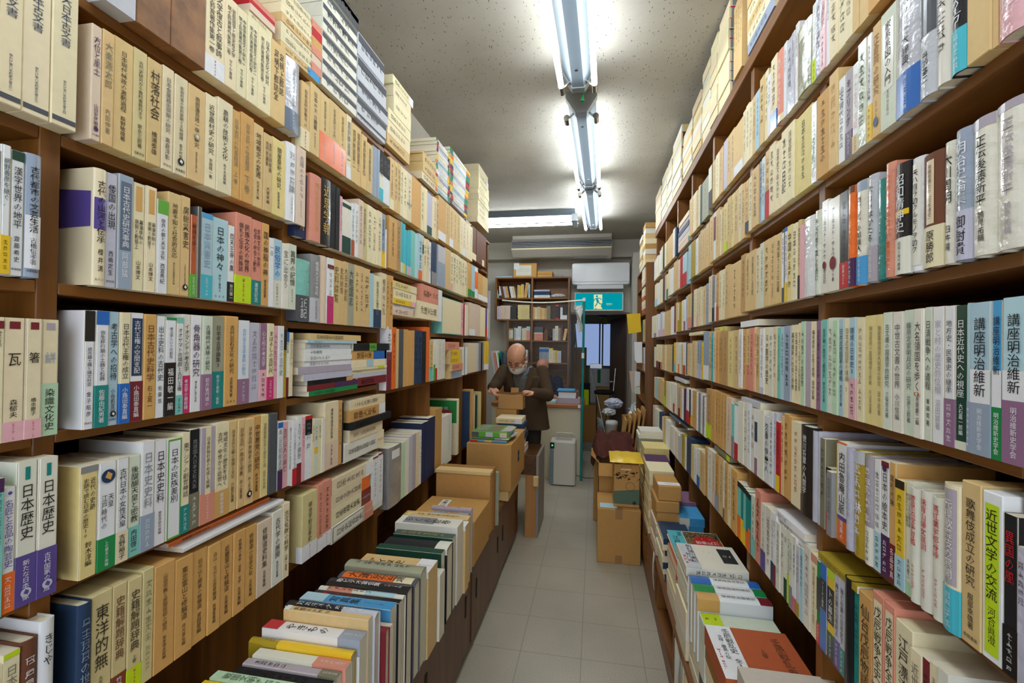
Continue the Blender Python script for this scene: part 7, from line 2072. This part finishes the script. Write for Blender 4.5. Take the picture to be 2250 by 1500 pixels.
B = Blob(); B.loft([(pl2+np.array((0, 0, -.05)), (.20, 0, 0), (0, .15, 0)), (pl2+np.array((0, -.02, .25)), (.195, 0, 0), (0, .14, 0)), (nk+np.array((0, .02, -.10)), (.19, 0, 0), (0, .115, 0)), (nk+np.array((0, .01, .0)), (.085, 0, 0), (0, .075, 0))])
for a, e_, w_ in ws: B.chain([a, e_, e_+(w_-e_)*.9], [.075, .062, .048])
B.fuse('jacket', MTW, lin((28,34,62)), .008, 4, p2)
B = Blob()
for s_ in (-1, 1):
    hp = pl2+np.array((s_*.09, -.02, -.02)); kn = hp+np.array((s_*.02, -.24, -.02)); B.chain([hp, kn, kn+np.array((0, .06, -.42))], [.092, .07, .052])
B.fuse('trousers', MTW, lin((50,50,56)), .009, 4, p2)
carton('stool', 'low stool hidden under the seated person behind the counter', pl2[0]-.16, pl2[0]+.16, 6.22, 6.46, 0, .43, 'br', tape=False, cat='stool')
# ------------------------------------------------------------------ build every book: the 300 that show largest as things, the rest as one mass
SPECS.sort(key=lambda s: -s['area'])
NIND = 310
vis = [s for s in SPECS if s['area'] > 2]
seen = {}
roots = {}
for s in vis[:NIND]: roots[id(s)] = build_book(s)
m = MB()
for s in vis[NIND:]: stuff_book(s, m, 0)
o = m.build('distant_books', MP); o['kind'] = 'stuff'; o['label'] = 'hundreds of smaller and distant books filling the far shelves and piles'; o['category'] = 'books'; o['group'] = 'distant books'
print('BOOKS', len(vis), len(m.f))
def top_frame(s):
    """frame of the upper face of a lying book: reader stands at the entrance"""
    o = s['O']; return Frame((o[0], o[1], o[2]), (1, 0, 0), (0, 0, -1), (0, 1, 0)), s['h'], s['dep']
def on_cover(s, name, mat, fn):
    r = roots.get(id(s))
    if r is None: return
    loc = np.array(r.location); fr, w, d = top_frame(s); q = MB(); fn(q, fr, w, d); q.build(name, mat, r, loc)
def f_slip(q, fr, w, d):
    fr.patch(q, 0, w*.31, .0, d, C('wh'), .0010)
def f_slip_t(q, fr, w, d):
    text_col(q, '壬辰戦乱史', fr, w*.23, d*.94, d*.45, .022, C('ink'), lift=.0016); text_col(q, '全3冊揃', fr, w*.23, d*.36, d*.06, .018, C('ink'), lift=.0016); text_col(q, '文禄・慶長の役', fr, w*.13, d*.80, d*.34, .014, C('ink'), lift=.0016); text_col(q, '¥114,800-', fr, w*.05, d*.52, d*.14, .020, C('rd'), lift=.0016)
def f_title(q, fr, w, d):
    text_col(q, '壬辰戦乱史', fr, w*.80, d*.85, d*.18, .026, C('br'), lift=.0012); text_col(q, '上巻', fr, w*.58, d*.62, d*.44, .016, C('br'), lift=.0012)
on_cover(ROSET, 'price_slip', MP, f_slip); on_cover(ROSET, 'slip_lettering', MINK, f_slip_t); on_cover(ROSET, 'title_lettering', MINK, f_title)
on_cover(LIMEB, 'lime_slip', MP, lambda q, fr, w, d: fr.patch(q, .003, w*.27, .001, d-.001, C('lg'), .0010))
on_cover(LIMEB, 'slip_lettering', MINK, lambda q, fr, w, d: text_row(q, '~5', fr, w*.02, w*.25, d*.6, .018, C('ink'), lift=.0016))
def g1(q, fr, w, d):
    fr.patch(q, .004, w*.26, .0, d, C('sv'), .0010); fr.patch(q, w*.68, w*.92, d*.28, d*.86, C('bk'), .0010)
def g2(q, fr, w, d):
    text_col(q, '新訂徳川実紀', fr, w*.20, d*.95, d*.2, .024, C('ink'), lift=.0016); text_col(q, '全八冊', fr, w*.12, d*.6, d*.2, .018, C('ink'), lift=.0016); text_col(q, '¥~4', fr, w*.05, d*.5, d*.12, .02, C('rd'), lift=.0016); text_row(q, '~5', fr, w*.71, w*.89, d*.55, .018, C('ow'), lift=.0016)
    for k in range(2): text_col(q, '~9', fr, w*(.42+.1*k), d*.8, d*.3, .007, C('gy'), lift=.0016)
on_cover(IVT, 'price_slip', MP, g1); on_cover(IVT, 'cover_lettering', MINK, g2)
def a1(q, fr, w, d):
    r3 = random.Random(5); cs = [lin(c) for c in ((60,64,44), (96,84,52), (150,92,44), (70,80,60), (190,120,50), (40,44,36), (120,110,70))]
    nx, ny = 26, 34
    for i in range(nx):
        for j in range(ny):
            a, b_ = w*(.30+.69*i/nx), d*(.02+.96*j/ny); fr.patch(q, a, a+w*.69/nx, b_, b_+d*.96/ny, r3.choice(cs), .0008)
    fr.patch(q, .0, w*.29, 0, d, C('cy'), .0010)
def a2(q, fr, w, d):
    th = np.linspace(0, 2*math.pi, 33)[:-1]; q.add(fr.surf(np.array([(w*.70+w*.26*math.cos(t), d*.62+d*.22*math.sin(t)) for t in th]), .0014), [tuple(range(32))], C('rd'))
def a3(q, fr, w, d):
    f2 = Frame(fr.O+fr.U*w+fr.V*d, -fr.U, fr.D, -fr.V)
    text_row(q, '江戸事情', f2, w*.08, w*.52, d*.38, .036, C('ow'), lift=.0020); text_row(q, '~6', f2, w*.14, w*.44, d*.26, .014, C('ow'), lift=.0020); text_col(q, '江戸事情', fr, w*.12, d*.80, d*.25, .030, C('ink'), lift=.0018); text_col(q, '絵解', fr, w*.22, d*.95, d*.80, .018, C('ink'), lift=.0018)
on_cover(ARTB, 'cover_art', MG, a1); on_cover(ARTB, 'red_oval', MG, a2); on_cover(ARTB, 'cover_lettering', MINK, a3)
bpy.data.objects.remove(_to)
